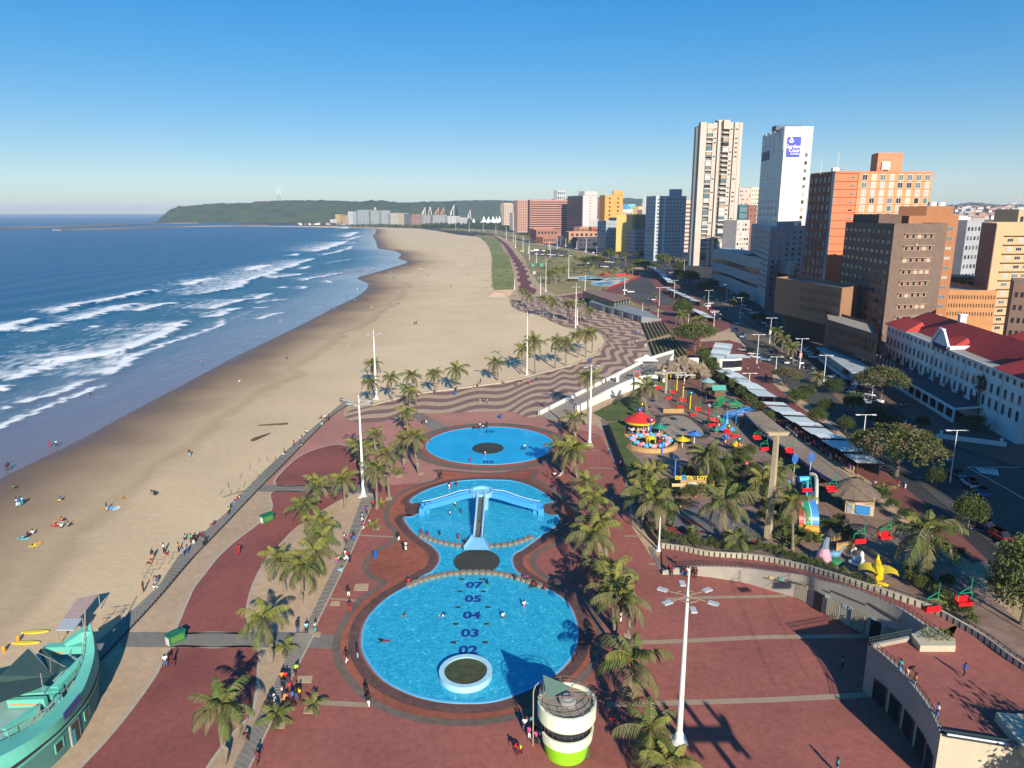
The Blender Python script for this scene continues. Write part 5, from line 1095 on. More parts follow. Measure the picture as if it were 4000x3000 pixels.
# doors, grilles and windows in the walls
def on_wall(pts, u):
 L_ = [0]
 for i in range(1, len(pts)): L_.append(L_[-1]+Vector((pts[i].x-pts[i-1].x, pts[i].y-pts[i-1].y)).length)
 s = L_[-1]*u; i = min(max(j for j in range(len(L_)) if L_[j] <= s+1e-6), len(pts)-2); k = (s-L_[i])/max(1e-6, L_[i+1]-L_[i]); p = pts[i].lerp(pts[i+1], k); d = Vector((pts[i+1].x-pts[i].x, pts[i+1].y-pts[i].y)).normalized(); return p, d
def u_of(pts, px):
 best, bu = 1e9, 0
 for k in range(400):
  p, d = on_wall(pts, k/400); # column of the photo in which the wall foot stands
  dx = p.y*CP-(-CH)*SP; x_ = 2000+FOC*p.x/dx
  if abs(x_-px) < best: best, bu = abs(x_-px), k/400
 return bu
GRM = M('grille_cream', (.42,.38,.28), .8)
for px, kd in ((3127,'g'),(3195,'d'),(3253,'g'),(3348,'g'),(3413,'d'),(3475,'g'),(3545,'d')):
 p, d = on_wall(I_, u_of(I_, px)); rz = math.atan2(d.y, d.x); n = Vector((d.y, -d.x))
 q = MB()
 if kd == 'd': o = q.box((0,-.05,1.3), (1.3,.25,2.6)).build('door', flat('door_black', (.012,.013,.016), .6), t, (p.x, p.y, .13), rz)
 else:
  q.mat(0).box((0,-.03,1.35), (1.9,.2,2.5)).mat(1)
  for i in range(8): q.box((-.85+i*.243,-.16,1.35), (.09,.1,2.5))
  for i in range(9): q.box((0,-.16,.2+i*.29), (1.9,.1,.09))
  q.build('vent_grille', [flat('grille_hole', (.06,.055,.05), .8), GRM], t, (p.x, p.y, .13), rz)
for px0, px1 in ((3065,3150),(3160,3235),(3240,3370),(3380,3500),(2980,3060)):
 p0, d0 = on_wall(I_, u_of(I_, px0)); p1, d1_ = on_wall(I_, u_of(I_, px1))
 MB().beam((p0.x+d0.y*.05, p0.y-d0.x*.05, p0.z-.75), (p1.x+d1_.y*.05, p1.y-d1_.x*.05, p1.z-1.1), .12, .16).build('ledge_shadow_line', flat('ledge_shadow', (.10,.09,.08), .8), t)  # dark beam stands in for the shadow under the wall's ledge
for px, c in ((3225,(.5,.55,.6)),(3290,(.3,.38,.42)),(3316,(.3,.38,.42)),(3402,(.25,.45,.5)),(3445,(.25,.45,.45)),(3048,(.2,.45,.35)),(3008,(.5,.4,.2))):
 p, d = on_wall(I_, u_of(I_, px)); MB().box((p.x+d.y*.06, p.y-d.x*.06, min(2.6, p.z-.6)), (.6,.08,.5), math.atan2(d.y, d.x)).build('wall_notice', flat('notice%d' % px, c, .5), t)
FW = smooth_line([G(a, b, 5.5) for a, b in [(3389,2530),(3466,2589),(3533,2657),(3588,2725),(3633,2792),(3672,2882)]], 4)
for k, u_ in enumerate((.17,.35,.53,.71,.88)):
 p, d = on_wall(FW, u_); rz = math.atan2(d.y, d.x)
 MB().mat(0).box((0,-.03,1.35), (2.0,.16,2.5)).mat(1).box((-.1,-.06,1.35), (1.7,.16,2.3)).build('shop_window', [flat('win_frame_dk', (.05,.05,.055), .5), GL_D], t, (p.x, p.y, .13), rz)
p = G(3850,2990,1.5); MB().box((p.x+4, p.y-.8, 2.6), (9,.6,1.8)).build('end_window', GL_D, t)
# parapet with pilasters and rail along the park side
OP = smooth_line([G(*p) for p in out_]+[G(a, b, 5.5) for a, b in ((3859,2514),(3949,2582),(4060,2655),(4200,2740))], 5)
t = thing('parapet', 'long curved concrete parapet with dark railing between ramp and park', 'parapet', (0,0,0))
wallstrip([p+Vector((0,0,0)) for p in OP][::-1], 0, .8, TCL, 'parapet_wall', t, .3)
q = MB(); q.tube([p+Vector((0,0,1.1)) for p in OP], .06, 5)
for i in range(len(OP)):
 p, d = on_wall(OP, i/len(OP)); q.box((p.x+d.y*.2, p.y-d.x*.2, p.z+.35), (.22,.22,.75), math.atan2(d.y, d.x)).beam(p+Vector((0,0,.4)), p+Vector((0,0,1.12)), .06, .06)
q.build('railing', RAIL, t)
q = MB(); q.tube([p+Vector((0,0,1.15)) for p in I_[6:]], .04, 4).tube([p+Vector((0,0,.8)) for p in I_[6:]], .03, 4)
for i in range(60):
 p, d = on_wall(I_[6:], i/60); q.beam(p+Vector((0,0,.3)), p+Vector((0,0,1.15)), .04, .04)
for pts in (FW, [G(3554,2496,5.5), G(3389,2530,5.5)]):
 q.tube([p+Vector((0,0,1.2)) for p in pts], .04, 4).tube([p+Vector((0,0,.85)) for p in pts], .03, 4)
 for i in range(22):
  p, d = on_wall(pts, i/22); q.beam(p+Vector((0,0,.4)), p+Vector((0,0,1.2)), .05, .05)
reg(q.build('railing', RAIL), 'thin dark steel railing along the ramp edge and roof terrace edge', 'railing')
tri = [G(a, b, 5.5) for a, b in ((3556,2500),(3592,2546),(3730,2546),(3728,2521),(3636,2466))]
t = thing('planter', 'triangular concrete planter with dry bushes and railing on the roof terrace', 'planter', (tri[0].x, tri[0].y, 5.5))
MB().prism([(p.x-tri[0].x, p.y-tri[0].y) for p in ccw([(p.x,p.y,0) for p in tri] and [Vector((p.x,p.y)) for p in tri])], 0, .75).build('kerb', TCL, t)
q = MB(); rp = random.Random(4); cx = sum(p.x for p in tri)/5-tri[0].x; cy = sum(p.y for p in tri)/5-tri[0].y
for k in range(260):
 p = Vector((cx+rp.uniform(-1.6,1.6), cy+rp.uniform(-.9,.9), .8+rp.uniform(0,.9))); a = Vector((rp.uniform(-.3,.3), rp.uniform(-.3,.3), rp.uniform(0,.4))); b = Vector((rp.uniform(-.1,.1), rp.uniform(-.1,.1), 0)); q.face([p-b, p+b, p+a])
q.build('bushes', M('bush_dry', (.14,.15,.05), .9, .3, 2), t)
# ---- lifeguard tower
p = G(2211,2933,.14); H1 = top_z(2211,2933,2740,.14)
t = thing('lifeguard_tower', 'round cream and lime green lifeguard tower with concrete roof and small sail', 'tower', (p.x, p.y, .13))
rb = 2.05; rr = 3.1*.92; LIME = M('lime_paint', (.27,.60,.018), .6, .06, 1, dirt=.1); CRM = M('cream_green', (.72,.77,.56), .6, .06, 1, dirt=.12)
zt = H1
MB().lathe([(rb,0),(rb+.35,zt*.33)], 40).build('lime_base', LIME, t)
MB().lathe([(rb+.35,zt*.30),(rb+.50,zt*.33),(rb+.62,zt*.52),(rb+.42,zt*.52)], 40, a0=-2.75, a1=.25).build('lower_band', CRM, t)
MB().lathe([(rb+.2,zt*.30),(rb+.2,zt*.8)], 40).build('glazing', GL_D, t); q = MB()
for k in range(22):
 a = k*2*math.pi/22; q.box(((rb+.22)*math.cos(a), (rb+.22)*math.sin(a), zt*.58), (.05,.05,zt*.2), a)
q.build('mullions', FR_D, t)
MB().lathe([(rb+.15,zt*.68),(rr-.12,zt*.70),(rr,zt*.74),(rr,zt*1.0),(rr-.25,zt*1.0),(rr-.25,zt*.93)], 48).build('upper_band', CRM, t)
RC = M('roof_concrete', (.25,.21,.165), .9, .3, .9, dirt=.35, det=10)
MB().lathe([(rr-.24,zt*.94),(.02,zt*.94)], 40).build('roof', RC, t)
MB().lathe([(.85,zt*.94),(.85,zt*.94+.55),(.5,zt*.94+.55),(.5,zt*.94+.75),(.02,zt*.94+.75)], 28, (.05,.1,0)).build('hatch_drum', M('drum_grey', (.27,.27,.25), .8, .2, 1.5), t)
q = MB()
for z in (zt+.35, zt+.75): q.tube([((rr-.12)*math.cos(k*math.pi/18), (rr-.12)*math.sin(k*math.pi/18), z) for k in range(37)], .03, 4, False)
for k in range(18): a = k*math.pi/9; q.beam(((rr-.12)*math.cos(a), (rr-.12)*math.sin(a), zt*.95), ((rr-.12)*math.cos(a), (rr-.12)*math.sin(a), zt+.75), .05, .05)
q.build('roof_railing', flat('rail_rust', (.13,.11,.09), .6), t)
q = MB()
for x in (-.09,.09): q.beam((.45+x,-.1,zt*.94), (.45+x,-.1,zt*.94+2.2), .06, .06)
for k in range(8): q.beam((.36,-.1,zt*.94+.2+k*.26), (.54,-.1,zt*.94+.2+k*.26), .05, .05)
q.beam((-2.9,-.3,zt*.94+1.0), (2.9,-.4,zt*.94+1.0), .05, .05).beam((.45,-.1,zt*.94+2.1), (1.3,.4,zt*.94+2.1), .05, .05).tube([(-2.3,.3,zt*.94),(-2.3,.6,zt*.94+2.6)], .04, 5)
q.build('mast', flat('rust_pole', (.22,.12,.08), .7), t)
MB().face([(-2.35,.6,zt*.94+2.75),(.45,-.1,zt*.94+1.9),(-2.0,-.5,zt*.94+.8)]).build('sail', M('sail_green', (.07,.13,.11), .8, .1, 2), t)
MB().box((rb*.93,-.55,zt*.16), (.5,.9,zt*.30), .0).build('door', flat('door_green', (.05,.11,.05), .6), t)
for s_, x in (('~', -.55),): o = new('wall_mark', text_mesh('ES', .5, .01, flat('mark_dark', (.12,.16,.08), .6)), t, (-1.55,-2.05,zt*.43)); o.rotation_euler = (math.pi/2, 0, -.62)
pa_ = G(2082,2912,.13); q = MB(); q.tube([(0,0,0),(0,0,6.1),(.2,.4,6.5),(.8,1.4,6.4),(.9,1.5,5.9),(.9,1.5,0)], .06, 6)
reg(q.build('shower_frame', flat('frame_steel', (.35,.34,.30), .5), None, pa_), 'tall bent steel hoop frame standing beside the lifeguard tower', 'frame')
# ---- water slide in the pool
c = G(1882,1990,.2); SB = M('slide_blue', (.05,.29,.64), .45, .06, .8); SBL = M('slide_light', (.22,.50,.70), .4, .06, .8)
zc = 3.4; t = thing('water_slide', 'three armed blue water slide with round platform in paddling pool', 'slide', (c.x, c.y, .2))
ring = G(1882,1918,3.5); cx, cy = 0, ring.y-c.y-4.5
MB().lathe([(1.2,0),(1.3,zc-1.2),(2.1,zc-.8),(2.2,zc+.1),(1.7,zc+.1),(1.7,zc-.3),(.02,zc-.3)], 30, (cx,cy+4.5,0)).build('platform', SBL, t)
def chute(pts, w, nm, wallm, floorm, wh=.55, par=t):
 q = MB(); P_ = smooth_line([Vector(p) for p in pts], 6)
 L_, R_ = ribbon([(p.x, p.y) for p in P_], w)
 for i in range(len(P_)-1):
  for S_, sg_ in ((L_, 1), (R_, -1)):
   a = Vector((*S_[i], P_[i].z)); b = Vector((*S_[i+1], P_[i+1].z)); up = Vector((0,0,wh))
   q.mat(0).face([a-Vector((0,0,.45)), b-Vector((0,0,.45)), b+up, a+up]); k_ = Vector((P_[i].x-a.x, P_[i].y-a.y, 0)).normalized()*.3
   q.face([a+up, b+up, b+up+k_, a+up+k_]); q.face([a+k_+up, b+k_+up, b+k_-Vector((0,0,.1)), a+k_-Vector((0,0,.1))])
  q.mat(1).face([Vector((*R_[i], P_[i].z)), Vector((*R_[i+1], P_[i+1].z)), Vector((*L_[i+1], P_[i+1].z)), Vector((*L_[i], P_[i].z))])
 return q.build(nm, [wallm, floorm], par)
yb = cy+4.5; FLR = M('chute_floor', (.10,.095,.08), .6, .3, 2)
chute([(0,yb-1.6,zc-.3),(0,yb-4,zc-.8),(-.05,yb-8.5,1.6),(-.1,yb-12,.6),(-.1,yb-14.2,.35)], 1.5, 'centre_chute', SBL, FLR)
lw = G(1650,1985,1.2); chute([(-1.6,yb-.3,zc-.5),(-3.6,yb-.9,zc-.7),(-6.2,yb-1.6,2.1),(-9,(yb+lw.y-c.y)/2-1.2,1.6),(lw.x-c.x+1,lw.y-c.y+.2,1.3),(lw.x-c.x,lw.y-c.y-.2,1.2)], 1.5, 'left_arm', SB, CYAN, .5)
rw = G(2112,1985,1.2); chute([(1.6,yb-.3,zc-.5),(3.6,yb-.9,zc-.7),(6.2,yb-1.6,2.1),(9,(yb+rw.y-c.y)/2-1.2,1.6),(rw.x-c.x-1,rw.y-c.y+.2,1.3),(rw.x-c.x,rw.y-c.y-.2,1.2)], 1.5, 'right_arm', SB, CYAN, .5)
q = MB()
for x in (-9.5,9.5): q.box((x, (lw.y-c.y)+.2, .4), (.7,.7,1.4))
q.box((lw.x-c.x,lw.y-c.y-.2,.5), (1.0,1.5,1.5)).box((rw.x-c.x,rw.y-c.y-.2,.5), (1.0,1.5,1.5)); q.build('legs', SB, t)
q = MB()
q.face([(-.8,yb-13.8,.75),(.7,yb-13.8,.75),(1.9,yb-17.5,.35),(-2.1,yb-17.5,.35)]).face([(-.8,yb-13.8,.75),(-2.1,yb-17.5,.35),(-2.2,yb-17.3,.9),(-1.0,yb-13.8,1.3)]).face([(.7,yb-13.8,.75),(.9,yb-13.8,1.3),(2.0,yb-17.3,.9),(1.9,yb-17.5,.35)]).build('splash_fan', SBL, t)
q = MB()
for s in (-1, 1): q.tube([(s*x, yb-y_, z) for x, y_, z in ((2.2,.6,zc+.4),(4,.6,zc+.2),(6.4,1.2,2.9),(9,(yb-lw.y+c.y)/2+.8,2.4),(abs(lw.x-c.x),abs(lw.y-c.y-yb),2.3))], .05, 5)
q.tube([(-.7,yb-2,zc+.5),(-.7,yb-9,2.6),(-.8,yb-14,1.2)], .05, 5).tube([(.7,yb-2,zc+.5),(.7,yb-9,2.6),(.6,yb-14,1.2)], .05, 5); q.build('handrails', flat('rail_pale', (.7,.72,.72), .4), t)
# ---- boat shaped beach building (lower left)
TQ = M('turquoise_paint', (.12,.46,.36), .65, .08, .6, dirt=.12); TQD = M('hull_green', (.075,.20,.18), .75, .1, .6, dirt=.15); DECK = M('deck_pale', (.25,.42,.38), .7, .1, .8)
bow = G(345,2700,.1)         # foot of the bow
pe = [(365,2450),(372,2580),(378,2690),(330,2850),(230,2990),(90,3120),(-200,3330)]
zb = 4.2
# gunwale (upper edge) at z about 5.6 falling away from the bow at 7.2
gun = smooth_line([G(352,2432,7.6), G(366,2500,6.6), G(366,2570,5.8), G(330,2680,5.3), G(262,2780,5.0), G(160,2865,4.8), G(0,2955,4.8), G(-260,3080,4.9)], 6)
gin = smooth_line([G(338,2452,7.0), G(332,2520,5.9), G(320,2590,5.2), G(275,2690,4.8), G(205,2770,4.6), G(110,2840,4.4), G(-60,2925,4.4), G(-300,3040,4.5)], 6)
low = smooth_line([G(372,2590,.1), G(382,2650,.1), G(388,2720,.1), G(345,2830,.1), G(262,2935,.1), G(185,3010,.1), G(40,3130,.1), G(-240,3330,.1)], 6)
t = thing('boat_building', 'turquoise boat shaped beach building with upturned bow and shade net', 'building', (0,0,0))
q = MB()
nH = min(len(gun), len(low))
def hz_(i, z, o=0):
 a, b = low[max(i-1,0)], low[min(i+1,len(low)-1)]; d = Vector((b.x-a.x, b.y-a.y)).normalized(); return Vector((low[i].x-d.y*o, low[i].y+d.x*o, z))
for i in range(nH-1):
 for m_, za, oa, zb_, ob in ((0,0,0,2.5,0),(2,2.5,0,2.8,0),(1,2.8,0,2.8,.35),(1,2.8,.35,3.15,.4)):
  q.mat(m_).face([hz_(i,za,oa), hz_(i+1,za,oa), hz_(i+1,zb_,ob), hz_(i,zb_,ob)])
 a0, a1 = hz_(i,3.15,.4), hz_(i+1,3.15,.4); g0, g1 = gun[i], gun[i+1]
 q.mat(2).face([a0, a1, a1.lerp(g1,.2), a0.lerp(g0,.2)]); q.mat(1).face([a0.lerp(g0,.2), a1.lerp(g1,.2), g1, g0])
for i in range(len(gun)-1): q.mat(1).face([gun[i], gun[i+1], gin[i+1], gin[i]]); q.face([gin[i], gin[i+1], gin[i+1]-Vector((0,0,1.5)), gin[i]-Vector((0,0,1.5))])
q.build('hull', [TQD, TQ, DARK], t, None, 0, True)
dk = [p-Vector((0,0,1.2)) for p in gin[8:]]; wst = [G(-10,2780,3.4), G(175,2560,3.6)]
far_ = smooth_line([G(255,2545,3.4), G(160,2545,3.4), G(60,2640,3.4), G(-120,2780,3.4), G(-500,2900,3.4)], 6)
zd = 3.45; pl_ = [Vector((p.x, p.y)) for p in gin[6:]]+[Vector((p.x, p.y)) for p in far_[::-1]]
new('deck', sheet_mesh('deck', pl_, zd, DECK, 3.3), t)
mbx = MB()
for a, b, w_, h_ in (((180,2535,4.3),(350,2530,4.8),.9,.9),((90,2640,4.0),(240,2740,4.2),.5,.6),((75,2712,4.0),(240,2700,4.2),1.0,.7),((35,2745,4.0),(180,2740,4.2),.5,.9),((150,2770,4.0),(20,2860,4.0),.6,.8),((215,2695,4.3),(345,2560,4.9),.8,.8),((262,2520,4.9),(340,2465,6.0),1.1,1.0)):
 mbx.beam(G(*a), G(*b), w_, h_)
mbx.build('cabin_walls', TQ, t)
MB().beam(G(195,2548,4.3), G(330,2548,4.3), .12, .15).beam(G(40,2752,4.0), G(150,2752,4.0), .12, .12).build('orange_trim', flat('trim_orange', (.55,.24,.07), .6), t)
MB().box(G(341,2490,6.2), (1.0,.5,1.6), .2).build('bow_hatch', M('hatch_teal', (.16,.44,.38), .6), t)
q = MB(); a, b = G(112,2530,6.2), G(200,2635,4.6); q.tube([a, b], .08, 5).tube([G(200,2635,4.5), G(195,2570,7.5)], .05, 5).tube([G(172,2715,4.4), G(158,2630,7.2)], .05, 5).tube([G(153,2800,4.4), G(155,2745,6.4)], .09, 5).tube([a, G(265,2610,4.8)], .04, 4).tube([G(332,2470,7.0), G(332,2380,9.6)], .07, 5)
q.tube([gin[i]+Vector((0,0,.7)) for i in range(4, len(gin))], .04, 4)
for i in range(5, len(gin), 2): q.beam(gin[i], gin[i]+Vector((0,0,.7)), .05, .05)
q.build('masts_and_rails', flat('pole_steel', (.25,.25,.23), .5), t)
NET = M('net_green', (.035,.075,.075), .9, .1, 1)
MB().face([G(112,2530,6.2), G(202,2640,4.7), G(150,2690,4.8), G(0,2745,5.2), G(-260,2860,5.4), G(-260,2700,5.8), G(0,2640,6.0)]).build('shade_net', NET, t)
MB().face([G(160,2532,5.0), G(268,2610,4.9), G(200,2640,4.7), G(150,2545,5.2)]).build('shade_net', NET, t)
for px, kd in ((345,0),(240,0),(296,1)):
 p, d = on_wall(low, u_of(low, px)); rz = math.atan2(d.y, d.x)
 if not kd: MB().mat(0).box((0,0,1.5), (1.2,.16,1.1)).mat(1).box((.1,-.0,1.5), (.85,.2,.9)).build('window', [TQ, GL_D], t, (p.x,p.y,0), rz)
 else: MB().mat(0).box((0,0,1.25), (1.5,.3,2.5)).mat(1).box((0,0,1.2), (1.1,.36,2.3)).mat(2).box((.3,0,.9), (.35,.42,1.7)).build('door', [M('frame_stone', (.3,.36,.33), .8), GL_D, flat('door_blue', (.05,.30,.42), .5)], t, (p.x,p.y,0), rz)
sbx = MB(); sbx.beam(gun[20].lerp(low[20], .05)+Vector((.1,-.1,.1)), gun[25].lerp(low[25], .05)+Vector((.1,-.1,.1)), .1, .75); sbx.build('name_board', flat('board_navy', (.05,.07,.20), .5), t)
# pergola/gear rack beside the bow
def canopy(name, label, pxs, z, m, posts=True):
 pts = [G(a, b, z) for a, b in pxs]; c0 = pts[0]; t = thing(name, label, 'canopy', (c0.x, c0.y, 0)); q = MB(); L3 = [p-Vector((c0.x,c0.y,0)) for p in pts]
 q.face(L3); q.face([p-Vector((0,0,.12)) for p in L3][::-1]); 
 for i in range(len(L3)): a, b = L3[i], L3[(i+1) % len(L3)]; q.face([a-Vector((0,0,.12)), b-Vector((0,0,.12)), b, a])
 q.build('roof', m, t)
 if posts:
  for p in L3: MB().beam((p.x,p.y,0), (p.x,p.y,z), .08, .08).build('post', flat('post_grey', (.3,.3,.28), .6), t)
 return t
canopy('shade_canopy', 'grey corrugated canopy on thin posts beside the boat building bow', [(220,2460),(250,2414),(322,2414),(290,2460)], 2.4, M('corrugated', (.42,.45,.45), .5, .1, 6))
canopy('shade_canopy', 'pinkish tarpaulin canopy with red edge beyond the grey canopy', [(250,2412),(300,2338),(385,2322),(312,2412)], 2.2, M('tarp_pink', (.42,.30,.26), .8, .1, 1))
for (x, y), ln, lab, rz in (((128,2512),3.4,'yellow rescue surfboard lying on sand nearest the boat building',.05),((165,2470),3.3,'pale yellow surfboard lying on sand behind the nearer one',.12)):
 p = G(x-28, y, .1); q = MB(); N = 16
 L_ = [(ln*(k/N-.5), .33*math.sin(math.pi*min(max(k/N,.02),.98))**.6) for k in range(N+1)]
 poly = [(a, -b) for a, b in L_]+[(a, b) for a, b in L_[::-1]]
 q.prism(poly, 0, .14, True, True); reg(q.build('surfboard', M('board_yellow', (.75,.55,.04), .4, .05, 1), None, p, rz), lab, 'surfboard', key=x)
for (x, y) in ((72,2505),(16,2545)):
 p = G(x, y, .02); reg(MB().lathe([(.18,0),(.22,.5),(.1,.8),(.02,.8)], 10).build('buoy', flat('buoy_orange', (.75,.28,.02), .5), None, p), 'small orange marker standing in sand near the surfboards', 'marker', 'orange sand markers', x)
for x, y, lab in ((688,2505,'green bench like promenade bin with white end near the boat building'),(1044,2035,'green bench like promenade bin with white end farther up red path')):
 p = G(x, y, .16); t = thing('promenade_bin', lab, 'bin', (p.x, p.y, .15), .9)
 MB().mat(0).box((0,0,.6), (2.1,.9,1.2)).mat(1).box((-1.07,0,.5), (.06,.8,.95)).mat(2).box((0,-.47,.6), (1.6,.06,.8)).build('box', [flat('bin_green', (.01,.13,.07), .5), FR_W, flat('panel_green', (.08,.22,.05), .5)], t)
 MB().prism([(-1.15,-.55),(1.15,-.55),(1.15,.55),(-1.15,.55)], 1.2, 1.32).box((0,0,1.4), (1.2,.4,.2)).build('lid', flat('bin_green', (.01,.13,.07), .5), t)
for x, y in ((1776,1543),(1955,1634),(1467,2178),(2302,1410),(1335,1568)):
 p = G(x, y, .14); reg(MB().lathe([(.34,0),(.4,.9),(.44,.9),(.44,1.0),(.3,1.0),(.3,.4),(.01,.4)], 12).build('litter_drum', flat('drum_blue', (.02,.09,.35), .5), None, p), 'round blue litter drum standing on paving', 'bin', 'blue litter drums', x)
for i, (x0, y0, x1, y1) in enumerate([(1005,1662,1125,1656),(985,1722,1055,1692)]):
 a, b = G(x0, y0, .1), G(x1, y1, .1); q = MB(); n_ = 7
 q.tube([a.lerp(b, k/n_)+Vector((0, .15*math.sin(k*2), .05*math.sin(k))) for k in range(n_+1)], [.1,.16,.22,.26,.3,.33,.36,.28] if i == 0 else [.45,.5,.42,.38,.36,.3,.2,.08], 7)
 reg(q.build('driftwood_log', M('driftwood', (.075,.055,.04), .9, .3, 1)), ('thin dark driftwood log with upright root on sand', 'thicker dark driftwood trunk on sand near the boardwalk')[i], 'log')
# broken sand fence by the boardwalk
q = MB(); pr = random.Random(2)
for x, y in [(858,1936),(893,1905),(938,1870),(975,1833),(1010,1810),(1042,1800),(900,1935),(925,1930),(950,1905),(985,1900),(1012,1872),(1075,1800),(1108,1765)]:
 p = G(x, y, .05); q.beam(p, p+Vector((pr.uniform(-.3,.3), pr.uniform(-.2,.2), 1.5)), .08, .08)
q.beam(G(870,1940,.5), G(962,1912,.5), .1, .12).beam(G(1045,1795,1.2), G(1090,1790,1.2), .06, .06)
reg(q.build('sand_fence', flat('fence_wood', (.26,.20,.15), .9)), 'broken low sand fence of leaning sticks beside the boardwalk', 'fence')
q = MB()
for i, (x, y) in enumerate([(560,2262),(575,2235),(610,2210),(640,2195),(672,2180),(590,2250),(620,2225),(655,2205),(690,2190),(480,2395),(470,2410),(455,2420),(440,2400),(415,2430),(400,2445)]):
 p = G(x, y, .05); q.beam(p, p+Vector((pr.uniform(-.3,.3), .1, 1.1)), .06, .06); q.beam(p+Vector((-.5,0,.9)), p+Vector((.5,.2,.9)), .05, .05)
reg(q.build('stick_rack', flat('fence_wood', (.26,.20,.15), .9)), 'rickety wooden stick racks on the sand beside the boardwalk', 'rack')
# ================================================================ PALMS, TREES, PLANTS
TRK = M('palm_trunk', (.20,.165,.125), .95, .3, 2.0, bump=.4); TRK2 = M('palm_skirt', (.24,.19,.13), .95, .3, 3)
PG = [M('frond_green', (.085,.112,.024), .75, .25, 1.0), M('frond_yellow', (.175,.18,.035), .75, .25, 1.0), M('frond_olive', (.12,.12,.045), .8, .25, 1.0), M('frond_dry', (.19,.145,.085), .9, .25, 1.2), M('frond_bright', (.36,.32,.03), .7, .2, 1)]
def frond(q, az, el, ln, rnd, mi, rise=0.0, npair=21, lw=.10, ll=.72, droop=1.9):
 ca, sa = math.cos(az), math.sin(az); pts = []; x = z = 0.0; e = el; n = 12
 for k in range(n+1):
  pts.append(Vector((ca*x, sa*x, z))); x += ln/n*math.cos(e); z += ln/n*math.sin(e); e -= droop/n*(.4+1.1*k/n)
 side = Vector((-sa, ca, 0)); tw = rnd.uniform(-.25, .25)
 q.mat(mi); q.tube(pts[:n], [.05*(1-k/n)+.015 for k in range(n)], 3, False)
 for k in range(npair):
  t = .16+.84*(k+rnd.uniform(-.2,.2))/npair; i = min(int(t*n), n-1); f = t*n-i; p = pts[i].lerp(pts[i+1], min(max(f,0),1)); d = (pts[i+1]-pts[i]).normalized()
  L = ll*(.55+.75*math.sin(math.pi*min(1, t*.9+.12)))*(1.0 if t < .8 else 1.4-t*.5)*ln/3.2
  for s in (-1, 1):
   dr = (side*s*.85+d*.55+Vector((0,0,-.30-rnd.uniform(0,.55)+tw*s))).normalized()
   w_ = d*lw*rnd.uniform(.8,1.3)
   m2 = mi if rnd.random() > .22 else rnd.choice((mi, 3, 2)); q.mat(m2)
   mid = p+dr*L*.55; tip = p+dr*L+Vector((0,0,-L*.28))
   q.face([p-w_*.5, p+w_*.5, mid+w_*.55, mid-w_*.45]); q.face([mid-w_*.45, mid+w_*.55, tip])
def crown_mesh(seed, kind='coco', nf=15):
 rnd = random.Random(seed); q = MB()
 for k in range(nf):
  t = k/nf; az = k*2.39996+rnd.uniform(-.25,.25)
  el = R(78)*(1-t)**1.1-R(42)*t+rnd.uniform(-.12,.12)
  mi = (1 if rnd.random() < .5 else 0) if t < .3 else ((0 if rnd.random() < .5 else 2) if t < .72 else (3 if rnd.random() < .65 else 2))
  frond(q, az, el, rnd.uniform(2.8,3.7)*(.75 if t < .15 else 1), rnd, mi, droop=1.55+t*.6)
 q.mat(3)
 for k in range(8): q.ball((rnd.uniform(-.25,.25), rnd.uniform(-.25,.25), -.25), .14, 6, 4)
 return q.mesh('palm_crown', PG)
def fan_mesh(seed):
 rnd = random.Random(seed); q = MB()
 for k in range(34):
  t = k/34; az = k*2.39996; el = R(80)*(1-t)-R(70)*t; mi = 0 if t < .55 else (2 if t < .75 else 3)
  d = Vector((math.cos(az)*math.cos(el), math.sin(az)*math.cos(el), math.sin(el))); s = Vector((-math.sin(az), math.cos(az), 0)); u_ = s.cross(d)
  L0 = rnd.uniform(.9,1.3); q.mat(mi).beam((0,0,0), d*L0, .05, .05); c = d*L0
  for j in range(-6, 7):
   a = j*.21; dj = (d*math.cos(a)+s*math.sin(a)+Vector((0,0,-.15-.1*abs(j)/6))).normalized(); w_ = s*math.cos(a)*.07-d*math.sin(a)*.07
   q.face([c-w_, c+w_, c+dj*.95+w_*.3+Vector((0,0,-.1))])
 return q.mesh('fan_crown', PG)
def strel_mesh(seed, n=16, ln=1.6):
 rnd = random.Random(seed); q = MB()
 for k in range(n):
  az = k*2.4; el = rnd.uniform(.5,1.35); d = Vector((math.cos(az)*math.cos(el), math.sin(az)*math.cos(el), math.sin(el))); s = Vector((-math.sin(az), math.cos(az), 0))
  L = ln*rnd.uniform(.7,1.2); q.mat(rnd.choice((0,0,2,1))); a = d*L*.3; b = d*L*.7+Vector((0,0,-.05)); c = d*L+Vector((0,0,-.25*L)); w_ = s*.17*L
  q.face([(0,0,0), a+w_*.6, b+w_, c, b-w_, a-w_*.6])
 return q.mesh('leaf_clump', PG)
CR = [crown_mesh(s) for s in (1,2,3,4,5,6)]; FANM = [fan_mesh(1), fan_mesh(2)]; STR = [strel_mesh(1), strel_mesh(2), strel_mesh(3, 12, 1.2)]
def trunk_mesh(bend, seed):
 q = MB(); n = 14
 q.tube([(bend*math.sin(k/n*math.pi)*.5, 0, k/n) for k in range(n+1)], [.24*(1.5 if k == 0 else (1.15 if k == 1 else 1-.35*k/n))*(1+.06*(k % 2)) for k in range(n+1)], 8); return q.mesh('palm_trunk', TRK)
TM = [trunk_mesh(0,1), trunk_mesh(.5,2), trunk_mesh(-.6,3), trunk_mesh(1.0,4)]
prn = random.Random(42)
